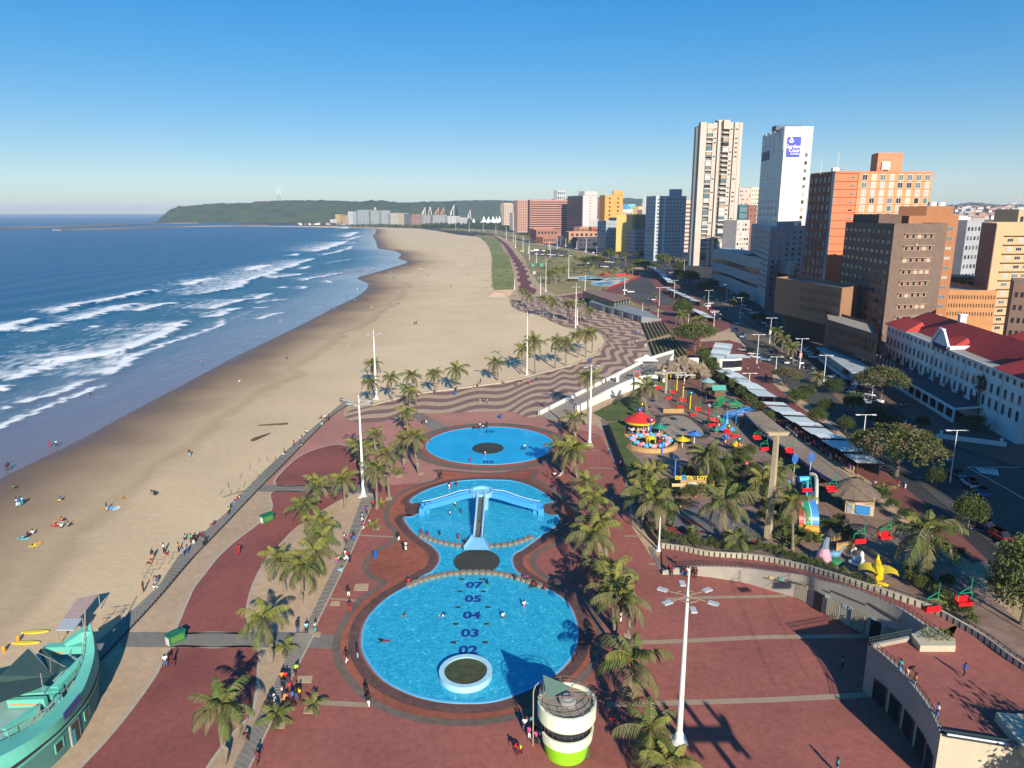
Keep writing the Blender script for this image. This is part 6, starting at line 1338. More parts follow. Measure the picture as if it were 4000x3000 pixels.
def palm(bx, by, cx, cy, label, sc=1.0, kind='coco', group=None, v=None, trunk=True):
 g = G(bx, by, .13); zt = min(D(cx, cy, g.y).z, 14); ht = max(zt-g.z-.2, .3); p2 = D(cx, cy, g.y)
 t = thing('palm_tree', label, 'palm', (g.x, g.y, .13), 0, group, bx)
 lean = p2.x-g.x
 if trunk:
  o = new('trunk', prn.choice(TM), t); o.scale = (1, 1, ht)
  L_ = math.hypot(lean, ht); o.scale = (1, 1, L_); o.rotation_euler = (0, math.atan2(lean, ht), 0)
 me = prn.choice(CR) if kind == 'coco' else prn.choice(FANM)
 if v is not None: me = CR[v % 6]
 c = new('crown', me, t, (lean, 0, ht), prn.uniform(0, 6.28)); s = sc*prn.uniform(1.05,1.3)*(1.06 if group and 'right of' in group else 1); c.scale = (s, s, s*prn.uniform(.9,1.1))
 return t
PALMS = {
 'palm on the sand edge beside the wavy paving|palms along the sand edge of the wavy paving': [(1456,1585,1445,1490,.95),(1457,1515,1457,1418,1.0),(1531,1567,1527,1472,.95),(1610,1549,1608,1464,1.05),(1703,1538,1696,1457,1.0),(1787,1531,1784,1438,1.2),(1943,1484,1936,1415,1.15),(2034,1459,2041,1360,1.15),(2090,1459,2086,1328,1.2),(2170,1438,2174,1330,1.2),(2212,1427,2212,1338,1.1),(2255,1396,2253,1306,1.15),(2289,1394,2294,1300,1.2),(2312,1378,2312,1294,1.15)],
 'palm standing on the wavy or terracotta paving above the round pool|palms above the round pool': [(1601,1590,1599,1526,1.0),(1592,1695,1588,1605,.95)],
 'palm in the cluster between tall left mast and round pool|palms between left mast and round pool': [(1470,1775,1468,1692,.95),(1576,1820,1572,1722,.95),(1637,1848,1619,1700,.95),(1425,1884,1420,1742,1.0),(1520,1942,1509,1768,.95),(1472,1988,1470,1830,.9),(1389,1807,1389,1730,.75)],
 'palm beside the red winding path left of the pools|palms beside the red winding path': [(1246,1965,1240,1885,1.0),(1348,1983,1341,1867,1.05),(1187,2040,1190,1968,.9),(1281,2164,1253,2040,1.05),(1260,2200,1248,2095,1.0),(1222,2260,1224,2156,.95),(1114,2307,1086,2175,1.0),(1175,2354,1171,2208,1.05),(1054,2589,1027,2410,.95),(888,2978,862,2750,1.0)],
 'palm in the row between wavy paving and long lamp posts|palms on the far promenade bend': [(2037,1186,2036,1134,.95),(2070,1205,2068,1153,.95),(2121,1238,2120,1164,1.0),(2154,1230,2152,1167,1.05),(2216,1251,2215,1178,.95),(2239,1257,2236,1180,.95),(2268,1268,2266,1180,1.0),(2304,1262,2304,1212,1.2),(2050,1190,2052,1140,.9),(2160,1242,2162,1180,1.0)],
 'palm in the dense column right of the pools|palms right of the pools': [(2296,1626,2296,1466,1.05),(2244,1707,2244,1632,1.05),(2197,1852,2190,1740,1.05),(2253,1870,2240,1750,1.1),(2305,1995,2289,1875,1.05),(2340,2090,2312,1945,1.1),(2370,2180,2344,2028,1.1),(2352,2240,2322,2078,1.15),(2405,2330,2388,2215,1.0),(2407,2480,2400,2268,1.0),(2448,2539,2434,2325,1.15),(2475,2752,2475,2574,1.0),(2543,2985,2536,2842,.95),(2627,3085,2619,2975,.95),(2330,2140,2345,2120,.7)],
 'palm rising inside the amusement park|palms inside the amusement park': [(2527,1612,2524,1508,1.15),(2570,2090,2556,1950,1.2),(2543,2053,2528,1912,1.15),(2841,2129,2834,1952,1.25),(3096,2147,3098,1952,1.05),(2885,2158,2885,2096,.9),(2760,1885,2762,1775,1.15),(2990,1965,2979,1880,1.1),(2519,1905,2519,1838,1.1),(3624,2266,3624,2075,1.35),(2600,1895,2560,1830,.9),(3030,1960,3030,1850,1.0)],
 'palm on the dry lawn behind the promenade|palms on the dry lawn': [(2155,1110,2150,1058,1.1),(2170,1112,2166,1064,1.1),(2140,1100,2138,1066,.95),(2185,1100,2188,1048,1.0),(2174,1105,2172,1050,1.0),(2244,1026,2246,1003,.9),(2244,1067,2243,1047,1.0),(2262,1070,2262,1045,1.0),(2290,1040,2290,1012,1.4),(2280,1068,2285,1045,1.1),(2326,1072,2326,1047,1.0),(2366,1080,2365,1052,1.0),(2380,1086,2380,1064,.9),(2404,1070,2404,1050,1.1),(2456,1100,2456,1048,1.2),(2470,1080,2470,1040,1.1),(2328,983,2323,952,1.4),(2360,1142,2358,1128,.7),(2300,1062,2300,1040,1.0),(2130,1010,2130,995,.7),(2240,1050,2242,1030,.9)],
 'palm along the far road between parked cars|palms along the far road': [(2663,1272,2665,1228,1.2),(2736,1285,2734,1246,1.2),(2816,1075,2816,1040,1.1),(2823,1158,2818,1130,1.0),(2865,1203,2864,1178,.9),(2703,1140,2703,1128,.9),(2709,1078,2709,1060,1.2),(2609,1040,2607,1012,1.4),(3024,1358,3035,1292,1.0),(3052,1373,3060,1318,1.0),(3079,1392,3085,1347,.95),(3100,1418,3098,1357,.95),(3198,1505,3194,1468,.95),(2640,1030,2640,1008,1.3),(2660,1040,2660,1015,1.2),(2400,980,2400,958,1.3),(2425,975,2425,955,1.3),(2450,985,2450,960,1.4),(2545,1000,2545,985,1.2),(2565,1180,2560,1150,.8)],
}
pq = random.Random(5); LW = PALMS['palm on the dry lawn behind the promenade|palms on the dry lawn']
for _ in range(26):
 x = pq.uniform(2130,2480); y = pq.uniform(1005,1112)
 if x > 2215 and y > 1072: continue
 LW.append((x, y, x+pq.uniform(-3,3), y-24-(y-1000)*.2, pq.uniform(.9,1.15)))
for a in ((2527,1612),(2570,2090),(2543,2053),(2841,2129),(2760,1885),(2990,1965),(3624,2266),(3030,1960)): PALMS['palm rising inside the amusement park|palms inside the amusement park'] = [(e[0],e[1],e[2],e[3],e[4]*(1.18 if (e[0],e[1]) == a else 1)) for e in PALMS['palm rising inside the amusement park|palms inside the amusement park']]
for k, L_ in PALMS.items():
 lab, grp = k.split('|')
 for i, (bx, by, cx, cy, s) in enumerate(L_): palm(bx, by, cx, cy, lab, s, group=grp)
for bx, by, cx, cy, s, lab in ((3436,1432,3432,1318,.95,'single fan palm at the gap between brown brick block and red roofed hotel'),(3822,1650,3834,1492,1.0,'tall fan palm in front of the hotel facade'),(2820,1060,2812,1034,.9,'fan palm before the curved white building')):
 palm(bx, by, cx, cy, lab, s, 'fan')
for bx, by, s, lab in ((1118,2540,.62,'low young palm where the grey cross path meets the boardwalk'),(1085,2815,.78,'low young palm beside seated group at bottom left of plaza'),(1226,2762,.55,'low young palm in square pit near the seated group'),(1462,2060,.6,'low bushy palm in the planting strip by the upper pool'),(1556,1850,.6,'small bushy palm near the round pool ring'),(3705,2380,.8,'low palm bush behind the parapet at right'),(3447,1925,.8,'low palm bush beside the thatched kiosk'),(1484,1975,.55,'small drooping palm shoot beside tall palms left of slide')):
 g = G(bx, by, .13); t = thing('palm_tree', lab, 'palm', g); o = new('trunk', TM[0], t); o.scale = (1.2,1.2,.7*s); c = new('crown', prn.choice(CR), t, (0,0,.6*s), prn.uniform(0,6)); c.scale = (s, s, s*1.1)
# ---- broad trees
LG = [M('leaf_dark', (.040,.060,.016), .8, .3, .8), M('leaf_mid', (.085,.115,.028), .8, .3, .8), M('leaf_olive', (.12,.125,.04), .85, .3, .8), M('leaf_brown', (.13,.10,.06), .9, .3, .8)]
BARK = M('tree_bark', (.13,.105,.08), .95, .3, 2)
def tree_mesh(seed, shape, nblob, nleaf, mix=(0,1,1,2), ls=.10):
 rnd = random.Random(seed); q = MB()
 for b in range(nblob):
  a = rnd.uniform(0, 6.28); r = math.sqrt(rnd.random())
  if shape == 'flat': c = Vector((r*math.cos(a)*.95, r*math.sin(a)*.95, .62+.30*(1-r*r)+rnd.uniform(-.06,.06))); br = (.20,.09)
  elif shape == 'tall': c = Vector((r*math.cos(a)*.5, r*math.sin(a)*.5, rnd.uniform(.25,1.0))); br = (.22,.2)
  else: c = Vector((r*math.cos(a)*.75, r*math.sin(a)*.75, .30+.62*math.sqrt(max(0,1-r*r*.8))*rnd.uniform(.4,1))); br = (.24,.2)
  mi = rnd.choice(mix)
  for _ in range(nleaf):
   u = Vector((rnd.gauss(0,1), rnd.gauss(0,1), rnd.gauss(0,1))).normalized(); p = c+Vector((u.x*br[0], u.y*br[0], u.z*br[1]))*rnd.uniform(.5,1.15)
   d1 = Vector((rnd.uniform(-1,1), rnd.uniform(-1,1), rnd.uniform(-.6,.6)))*ls*.34; d2 = Vector((rnd.uniform(-1,1), rnd.uniform(-1,1), rnd.uniform(-.6,.6)))*ls*.34
   q.mat(mi if rnd.random() < .75 else rnd.choice(mix)).face([p-d1, p-d2, p+d1, p+d2])
 return q.mesh('tree_crown', LG)
def limb_mesh(seed, shape):
 rnd = random.Random(seed); q = MB(); hz_ = .35 if shape != 'flat' else .45
 q.tube([(0,0,0),(.02,.01,hz_*.5),(0,.02,hz_)], [.055,.042,.035], 7)
 for k in range(7):
  a = k*.9+rnd.uniform(-.3,.3); q.tube([(0,.02,hz_*.8),(math.cos(a)*.25, math.sin(a)*.25, hz_+.12),(math.cos(a)*.6, math.sin(a)*.6, .68)], [.03,.02,.007], 5)
 return q.mesh('tree_trunk', BARK)
TMH = {'flat': [tree_mesh(1,'flat',75,95,(1,1,2,0)), tree_mesh(2,'flat',75,95,(1,2,3,0))], 'round': [tree_mesh(3,'round',70,95,(0,0,1,1)), tree_mesh(4,'round',70,95,(0,1,2,1))], 'dark': [tree_mesh(5,'round',70,95,(0,0,0,1))], 'tall': [tree_mesh(6,'tall',50,80,(0,0,1,2))], 'bush': [tree_mesh(7,'round',30,48,(0,0,1,1),.17), tree_mesh(8,'round',30,48,(0,1,2,1),.17)], 'brown': [tree_mesh(9,'flat',60,80,(2,3,3,1))]}
LMB = [limb_mesh(1,'round'), limb_mesh(2,'flat')]
def tree(px, py, wpx, hpx, shape, label, group=None, kind='tree'):
 g = G(px, py, .13); s = g.y*CP+CH*SP; rad = wpx/2/FOC*s; ht = max(top_z(px, py, py-hpx, .13)-.13, .8)
 t = thing(kind, label, 'tree' if kind == 'tree' else 'shrub', g, 0, group, px)
 if kind == 'tree': o = new('trunk', LMB[1 if shape in ('flat','brown') else 0], t); o.scale = (rad, rad, ht)
 c = new('crown' if kind == 'tree' else 'foliage', prn.choice(TMH[shape]), t, (0,0,0), prn.uniform(0,6.28)); c.scale = (rad, rad, ht)
 return t
for a in [(2712,1372,176,112,'flat','wide umbrella tree with leafless underside beside the grass terraces'),(3068,1510,125,72,'brown','brownish spreading tree on the median near the curved kiosk'),(3110,1585,90,70,'round','round dark tree beside the road left of the median'),(3190,1660,85,70,'round','bushy round tree behind the white stall roofs'),(3257,1540,88,62,'dark','dark round tree on the median by parked cars'),
 (3330,1610,95,80,'dark','dark round tree in deep shade near mid road'),(3420,1670,110,80,'dark','dark round tree before the shaded white cars'),(3440,1560,190,125,'flat','broad flat green tree in front of red roofed hotel'),(3320,1480,70,50,'round','small light green tree by the far kerb'),(3500,1860,330,190,'flat','largest broad olive tree overhanging the end of the stall roofs'),(3600,1680,60,60,'dark','small dark tree at the hotel steps'),
 (3655,1900,90,75,'dark','dark round tree at the kerb beside the street lamp'),(3780,2060,150,130,'round','dense round green tree at the car park edge'),(3990,2440,330,330,'round','large leafy tree cut by the right edge of the view'),(4080,2380,300,330,'round','second large leafy tree beyond the right edge'),(3800,1680,120,60,'bush','dark palm like bush bed at the hotel corner'),
 (2320,1040,130,40,'flat','wide low tree between lawn palms and car park'),(2420,1018,90,34,'flat','low flat tree right of the lawn car park'),(2520,1060,110,40,'flat','low flat tree beside the first stall row'),(2590,1030,80,40,'round','round tree behind the first stall row'),(2690,1110,95,60,'round','round dark tree between stall rows and road'),(2560,1000,90,45,'dark','dark tree in front of the grey tower'),(2495,1010,60,30,'dark','small dark tree in front of low grey block'),
 (2068,905,50,34,'dark','dark tree left of the striped slab'),(2240,960,40,28,'round','round tree on the verge of the far road'),(2060,925,30,18,'round','small tree on the far verge'),(2650,1060,60,36,'dark','dark tree at foot of very tall apartment tower'),(3990,3100,150,200,'round','leafy tree off the lower right corner whose shade falls on the terrace'),(2665,1240,90,75,'round','green tree over the small kiosk roofs'),(3240,1740,60,40,'bush','small tree behind stall roofs near palms'),(3150,1560,80,60,'dark','dark tree behind the brownish spreading tree'),(3225,1615,75,60,'round','round tree between stall row and mid road'),(3300,1690,80,65,'dark','dark tree beside middle of the long stall row'),(3370,1750,90,75,'round','round tree next to single head lamp'),(3480,1700,100,80,'dark','dark tree in deep shade before the colonnade'),(3560,1750,95,70,'dark','dark tree left of the hotel steps'),(3630,1790,80,60,'dark','dark tree right of the largest olive tree'),(3390,1510,80,55,'dark','small dark tree under flat green tree'),(2960,1265,70,45,'dark','dark tree in road shade below podium'),(2900,1180,60,40,'dark','dark tree by median palms'),(2740,1150,70,50,'round','round tree behind green truck'),(2780,1130,60,42,'dark','dark tree between far lamps'),(2650,1090,60,40,'round','round tree over farthest stall roofs'),(2500,1045,70,34,'flat','flat tree left of farthest stalls'),(2380,1000,60,30,'round','round tree below ochre tower'),(2450,1000,60,30,'dark','dark tree below olive block')]:
 tree(*a)
t = thing('tree', 'leafy tree just beyond the lower right corner shading the roof terrace', 'tree', (50,47,.1)); o = new('trunk', LMB[0], t); o.scale = (5.5,5.5,13); o = new('crown', TMH['round'][0], t); o.scale = (5.5,5.5,13)
# clumps of shrubs in the park and hedges
shr = random.Random(8)
HEDGE = [(2620,2120),(2660,2135),(2700,2130),(2740,2140),(2790,2150),(2830,2150),(2870,2165),(2920,2165),(2960,2150),(3000,2160),(3040,2170),(3080,2190),(3120,2200),(3160,2215),(3200,2225),(3240,2240),(3290,2262),(3340,2280),(3400,2300),(2590,2100),(2560,2080),(2560,2040)]
for i, (x, y) in enumerate(HEDGE): tree(x, y+shr.uniform(-4,6), 62, 42, 'bush', 'green shrub in the hedge along the park parapet', 'shrubs along the park parapet', 'shrub')
CL = [(2760,1900),(2800,1880),(2840,1870),(2870,1900),(2900,1860),(2930,1900),(2950,1860),(2960,1930),(2740,1930),(2700,1940),(2870,1830),(2890,1790),(2840,1830),(2600,1920),(2640,1950),(3060,2060),(3080,2100),(3130,2060),(3150,2110),(3050,2110),(3020,2080),(2990,2040),(3010,2000),(3210,2070),(3250,2080),(3280,2060),(3300,2100),(3310,1960),(3340,2130),(3550,2280),(3600,2300),(3660,2330),(3700,2360),(3760,2400),(3800,2450),(3560,2250),(3700,2290),(2760,1420),(2770,1450),(2800,1480),(2830,1500),(2860,1530),(2890,1560),(2920,1590),(2950,1620),(2990,1650),(2740,1405),(3490,1990),(3530,2040),(3450,1960),(3580,2080),(3680,2150),(3740,2190)]
CL += [(2790,1850),(2820,1900),(2850,1925),(2910,1820),(2930,1790),(2985,1900),(2900,1950),(2720,1880),(2690,1860),(2780,1790),(2560,1870),(2580,1850),(2610,2040),(3100,1960),(3090,2000)]
for i, (x, y) in enumerate(CL): tree(x+shr.uniform(-8,8), y+shr.uniform(-4,8), 70, 52, 'bush' if i % 3 else 'round', 'leafy shrub in the park beds %s' % ('beside the stall roofs' if y < 1700 else 'among the upper palms' if y < 1990 else 'around the rainbow slide' if x < 3320 else 'by the right hand palm'), 'shrubs in the amusement park', 'shrub')
for i, (x, y) in enumerate([(3030,1990),(3040,2040),(3060,2080),(3190,2120),(2700,2100),(2620,2060),(2600,1990),(2640,1980),(2900,2130),(2850,1900),(3350,1900),(3150,2200),(3570,2270),(3100,2140),(3700,2400),(3120,2090),(3640,2290),(2780,2120),(2745,1425),(2755,1440),(2770,1410),(2960,1560),(2945,1540)]):
 g = G(x, y, .13); o = new('broad_leaf_plant', STR[i % 3], None, g, prn.uniform(0,6)); o.scale = [prn.uniform(1.0,1.6)]*3
 reg(o, 'clump of broad upright leaves in the park beds', 'plant', 'broad leaf plants in the park', x)
# ================================================================ LIGHT MASTS AND STREET LAMPS
MW = flat('mast_white', (.72,.71,.67), .5); LMP = M('lamp_grey', (.42,.46,.47), .5, .15, 3)
def mast(bx, by, tx, ty, hy, label, nl=6, lr=2.0, th=1.0, group='tall light masts', rot=0.0):
 g = G(bx, by, .13); H_ = D(tx, ty, g.y).z-.13; hl = D(tx, hy, g.y).z-.13
 t = thing('light_mast', label, 'light mast', g, rot, group, bx)
 MB().tube([(0,0,0),(0,0,.9),(0,0,1.2),(0,0,hl),(0,0,hl+.4),(0,0,H_)], [.42*th,.42*th,.3*th,.15*th,.10*th,.06*th], 10).box((0,0,.02), (1.6*th,1.6*th,.12)).build('pole', MW, t)
 if nl:
  q = MB().tube([(lr*.45*math.cos(k*math.pi/6), lr*.45*math.sin(k*math.pi/6), hl) for k in range(13)], .05, 5, False)
  for k in range(nl): a = k*2*math.pi/nl+.5; q.beam((0,0,hl+.1), (lr*.75*math.cos(a), lr*.75*math.sin(a), hl), .07, .07)
  q.build('lamp_ring', flat('ring_rust', (.30,.22,.15), .6), t)
  for k in range(nl):
   a = k*2*math.pi/nl+.5; c = (lr*math.cos(a), lr*math.sin(a), hl+.02); MB().mat(0).box(c, (.95,.55,.16), a).build('lamp_head', LMP if lr > 1.6 else MW, t)
 return t
mast(2652,2893,2707,2222,2330,'tallest white light mast standing on the red plaza at lower right',6,2.5,1.0,rot=.0)
mast(1420,1938,1397,1542,1572,'tall white light mast beside the palms left of slide pool',6,1.9)
mast(1470,1557,1461,1288,1305,'white light mast at the sand corner by the wavy paving',4,1.7)
mast(2303,1738,2314,1424,1432,'white light mast between wavy paving, ramp and round pool',4,1.7)
for bx, by, tx, ty, hy, nl in ((2059,1464,2062,1216,1229,4),(2111,1233,2113,1076,1085,4),(2248,1282,2249,1105,1121,4),(2255,1268,2257,1161,1173,4),(2132,1139,2132,1012,1016,4),(2221,1086,2223,971,990,4),(2289,986,2290,929,932,5),(2285,1138,2286,1076,1077,0),(2439,1150,2440,1084,1084,2),(2095,1026,2094,970,975,2),(2068,1015,2069,939,943,4),(2043,985,2044,921,926,4),(2014,968,2015,912,918,2),(2150,1004,2152,962,963,2),(2064,990,2063,960,962,2),(2005,945,2005,895,898,2),(1978,935,1978,885,888,2),(1937,914,1938,871,874,4),(1780,895,1780,862,864,2),(1674,888,1674,855,857,2),(1606,884,1606,850,852,0),(1538,884,1538,857,858,0),(1833,908,1833,866,868,3),(1888,900,1888,870,872,3),(2010,1130,2010,1084,1084,0),(2145,975,2146,942,944,2),(2176,972,2177,940,942,2),(2210,963,2211,930,932,2),(2253,975,2254,940,942,2),(2030,900,2031,880,882,2),(2100,930,2101,905,907,2),(2060,915,2061,893,895,2)):
 mast(bx, by, tx, ty, hy, 'slim white promenade light mast', nl, 1.7 if by > 1000 else 2.2, .8 if by > 1000 else 1.3, 'promenade light masts')
for bx, by, tx, ty in ((2573,2150,2580,2026),(2640,1266,2637,1243),(2509,1229,2510,1184),(2570,1242,2571,1204),(2688,1270,2689,1231)):
 mast(bx, by, tx, ty, ty, 'short plain white post with lamp cap', 0, 1, .5, 'plain white posts')
def slamp(bx, by, tx, ty, key=0, arms=2):
 g = G(bx, by, .15); H_ = D(tx, ty, g.y).z-.15
 t = thing('street_lamp', 'tall white street lamp with two flat lamp heads', 'street lamp', g, 0, 'double headed street lamps', bx)
 q = MB().tube([(0,0,0),(0,0,1.2),(0,0,1.25),(0,0,H_)], [.2,.2,.13,.09], 8)
 q.beam((-1.5 if arms == 2 else -.6,0,H_), (1.5 if arms == 2 else .6,0,H_), .09, .09); q.build('pole', MW, t)
 for s in ((-1, 1) if arms == 2 else (-1,)): MB().box((s*(1.75 if arms == 2 else .8),0,H_), (.95,.45,.14)).build('lamp_head', MW, t)
for a in ((2837,1184,2840,1111),(2891,1244,2896,1163),(3006,1342,3009,1242),(3123,1440,3133,1323),(2956,1420,2962,1307),(2788,1278,2790,1215),(2765,1209,2769,1134),(2575,1193,2577,1123),(2633,1166,2634,1095),(2702,1089,2703,1033),(2672,1063,2673,1016),(2578,1089,2580,1033),(2540,1068,2541,1016),(3030,1449,3035,1394),(2924,1525,2927,1458),(3217,1495,3225,1388),(3364,1780,3377,1620),(3710,1885,3732,1681),(3405,1560,3409,1507),(3126,1306,3131,1213),(2440,980,2441,955),(2330,1010,2331,965),(2498,998,2499,975),(2790,1110,2791,1060),(2330,955,2331,920),(2190,955,2191,925)):
 slamp(*a)
for i, (x, y, h_) in enumerate(((3006,1330,2.2),(3712,1820,2.6),(3124,1420,1.8),(2891,1215,2.8))):
 g = G(x, y, 0); reg(MB().box((0,-.2,h_+1.2), (1.0,.12,1.8)).build('banner', flat('banner%d' % i, ((.5,.4,.3),(.05,.04,.06),(.5,.2,.12),(.03,.04,.07))[i], .6), None, g), 'small banner board fixed on a street lamp', 'banner', 'banners on street lamps', x)
# ================================================================ RAMP, TERRACES, PROMENADE HOUSES
def strip(name, Lp, Rp, m, par=None, n=6):
 A = smooth_line([G(*p) for p in Lp], n); B = smooth_line([G(*p) for p in Rp], n); q = MB()
 for i in range(len(A)-1): q.face([A[i], B[i], B[i+1], A[i+1]])
 return q.build(name, m, par), A, B
t = thing('white_ramp', 'long pale ramp with white side walls rising from plaza to upper terrace', 'ramp', (0,0,0))
_, RA, RB = strip('ramp_paving', [(2108,1622,.2),(2260,1545,1.0),(2400,1475,2.0),(2529,1411,2.8),(2632,1378,2.8)], [(2156,1645,.2),(2275,1590,1.0),(2390,1528,2.0),(2497,1483,2.8),(2570,1475,2.8)], M('ramp_paving', (.30,.25,.20), .9, .12, .8), t)
WR = M('ramp_white', (.70,.69,.64), .7, .08, .8, dirt=.12)
wallstrip(RA, 0, 1.0, WR, 'left_wall', t, .5); wallstrip(RB[5:], 0, .9, WR, 'right_wall', t, .5)
p = G(2524,1420,2.8); MB().prism([(0,0),(1,0),(1,1),(0,1)], 0, 0).v and None
q = MB(); q.face([p+Vector(v) for v in ((-4,-.6,.9),(4,-.6,.9),(3,-.6,1.6),(1.2,-.6,2.2),(.6,-.6,3.0),(-.6,-.6,3.0),(-1.2,-.6,2.2),(-3,-.6,1.6))]); q.face([p+Vector(v) for v in ((-4,-.1,.9),(-3,-.1,1.6),(-1.2,-.1,2.2),(-.6,-.1,3.0),(.6,-.1,3.0),(1.2,-.1,2.2),(3,-.1,1.6),(4,-.1,.9))]); q.build('curved_gable', WR, t)
q = MB()
for x, y in ((2412,1490),(2484,1500),(2593,1470),(2630,1435),(2705,1440),(2712,1445)):
 g = G(x, y, 2.2); q.box((g.x,g.y,2.2), (.8,.8,3.6)).box((g.x,g.y,4.1), (1.1,1.1,.25))
q.build('gate_posts', WR, t)
q = MB()
for i in range(5): g = G(2668+i*10, 1462-i*9, 1.2+i*.5); q.box((g.x,g.y,1.0+i*.5), (3.2,1.0,2+i*.8))
q.build('stepped_wall', WR, t)
PSD = M('grass_terrace', (.20,.17,.065), .95, .25, .6, col2=(.13,.12,.045))
for k, (q4, lab, n_) in enumerate(([((2504,1262),(2598,1262),(2626,1302),(2532,1328)), 'upper grass seating terrace with dark step lines', 7], [((2533,1336),(2634,1314),(2692,1384),(2562,1418)), 'lower grass seating terrace with dark step lines', 8])):
 P4 = [G(a, b, .45) for a, b in q4]; t = thing('grass_terrace', lab, 'terrace', (P4[0].x, P4[0].y, 0)); O0 = Vector((P4[0].x, P4[0].y, 0))
 MB().prism([(p.x-O0.x, p.y-O0.y) for p in ccw([Vector((p.x,p.y)) for p in P4])], 0, .45).build('lawn', PSD, t)
 for i in range(n_): a = P4[0].lerp(P4[1], (i+.3)/n_)-O0; b = P4[3].lerp(P4[2], (i+.3)/n_)-O0; MB().beam(a+Vector((0,0,.2)), b+Vector((0,0,.2)), .45, .5).build('step', DARK, t)
# long glass and concrete promenade building
t = thing('promenade_building', 'low long building with glass upper floor and grey doors on the wavy promenade', 'building', (0,0,0))
GC = M('grey_cladding', (.22,.24,.25), .8, .15, .5)
a, b, c_ = G(2335,1236,0), G(2580,1262,0), G(2500,1262,0)
A0 = G(2300,1200,.1); A1 = G(2505,1262,.1); up = 3.2
q = MB(); q.face([A0, A1, A1+Vector((0,0,up)), A0+Vector((0,0,up))])
wl_ = [A0, A1, G(2584,1252,.1)]; q = MB()
for i in range(2):
 P_, Q_ = wl_[i], wl_[i+1]; zz = (up, up, .8); q.face([P_, Q_, Q_+Vector((0,0,zz[i+1])), P_+Vector((0,0,zz[i]))])
top = [A0+Vector((0,0,up)), A1+Vector((0,0,up)), G(2584,1252,.1)+Vector((0,0,.8)), G(2530,1215,1.5), G(2430,1185,up), G(2330,1165,up)]
q.face(top); q.build('lower_wall', GC, t)
d = (A1-A0); dd_ = d.normalized(); rz = math.atan2(dd_.y, dd_.x); nn = Vector((dd_.y, -dd_.x, 0))
for i in range(8):
 p = A0+d*(.30+i*.088); MB().mat(0).box((0,0,1.35), (2.0 if i % 2 else 3.4,.2,2.7)).build('doorway', flat('door_void', (.05,.055,.06), .7) if i % 2 else M('panel_pale', (.34,.36,.37), .7), t, p+nn*.05, rz)
gp = [G(2278,1158,up+.2), G(2392,1197,up+.2), G(2458,1185,up+.2), G(2330,1152,up+.2)]
MB().prism([(p.x,p.y) for p in ccw([Vector((p.x,p.y)) for p in gp])], up, up+3.0, False).build('glass_storey', M('pavilion_glass', (.06,.08,.08), .15, .1, .5, spec=.6), t)
cc = sum(gp, Vector())/4; MB().prism([(cc.x+(p.x-cc.x)*1.06, cc.y+(p.y-cc.y)*1.1) for p in ccw([Vector((p.x,p.y)) for p in gp])], up+3.0, up+3.35).build('roof_slab', M('roof_red_brown', (.24,.15,.12), .85, .15, .5), t)
q = MB()
for i in range(13): p = gp[0].lerp(gp[1], i/12); q.box((p.x, p.y-.05, up+1.5), (.22,.22,3.0))
for i in range(7): p = gp[1].lerp(gp[2], i/6); q.box((p.x, p.y-.05, up+1.5), (.22,.22,3.0))
q.build('mullions', M('mull_grey', (.30,.33,.33), .6), t)
g = G(2547,1215,0); reg(MB().box((0,0,1.6), (3.6,1.2,3.2)).box((0,0,3.25), (3.8,1.4,.15)).build('stone_block', M('basalt', (.07,.07,.07), .8, .2, 2), None, g), 'dark square stone block monument on the small lawn', 'monument')
# blue and red splash pool in the distance
for k, pts in enumerate(([(2230,1083),(2300,1078),(2370,1088),(2340,1098),(2250,1093)],[(2272,1090),(2380,1087),(2350,1100),(2310,1098)],[(2310,1105),(2440,1092),(2452,1100),(2385,1120),(2312,1112)],[(2380,1090),(2430,1085),(2455,1092),(2400,1098)])):
 t = thing('splash_pool', ('small blue splash pool furthest left before red slide walls','middle blue splash pool in the red walled water park','front blue splash pool beside long red wall','rear blue splash pool under the red walls')[k], 'pool', (0,0,0)); new('water', sheet_mesh('w', gl(pts, .2), .2, CAL), t); q = MB(); band(q, gl(pts, .2)+[G(*pts[0], .2)], .5, 0, .3); q.build('pool_rim', flat('rim_white', (.6,.65,.68), .6), t)
REDW = flat('wall_red', (.55,.02,.025), .5)
q = MB(); band(q, smooth_line(gl([(2372,1129),(2440,1104),(2502,1080)]), 4), .6, 0, 1.1); reg(q.build('red_wall', REDW), 'long bright red curved wall beside the splash pool car park', 'wall')
for i, (x, y, w_) in enumerate(((2352,1078,4),(2375,1072,5),(2425,1078,10),(2462,1080,4),(2485,1073,4))):
 g = G(x, y); reg(MB().box((0,0,.9), (w_,1.2,1.8)).box((w_*.3,0,2.0), (w_*.3,1.0,1.0)).build('red_wall', REDW, None, g, .2), 'low red play wall behind the distant splash pools', 'wall', 'red play walls', x)
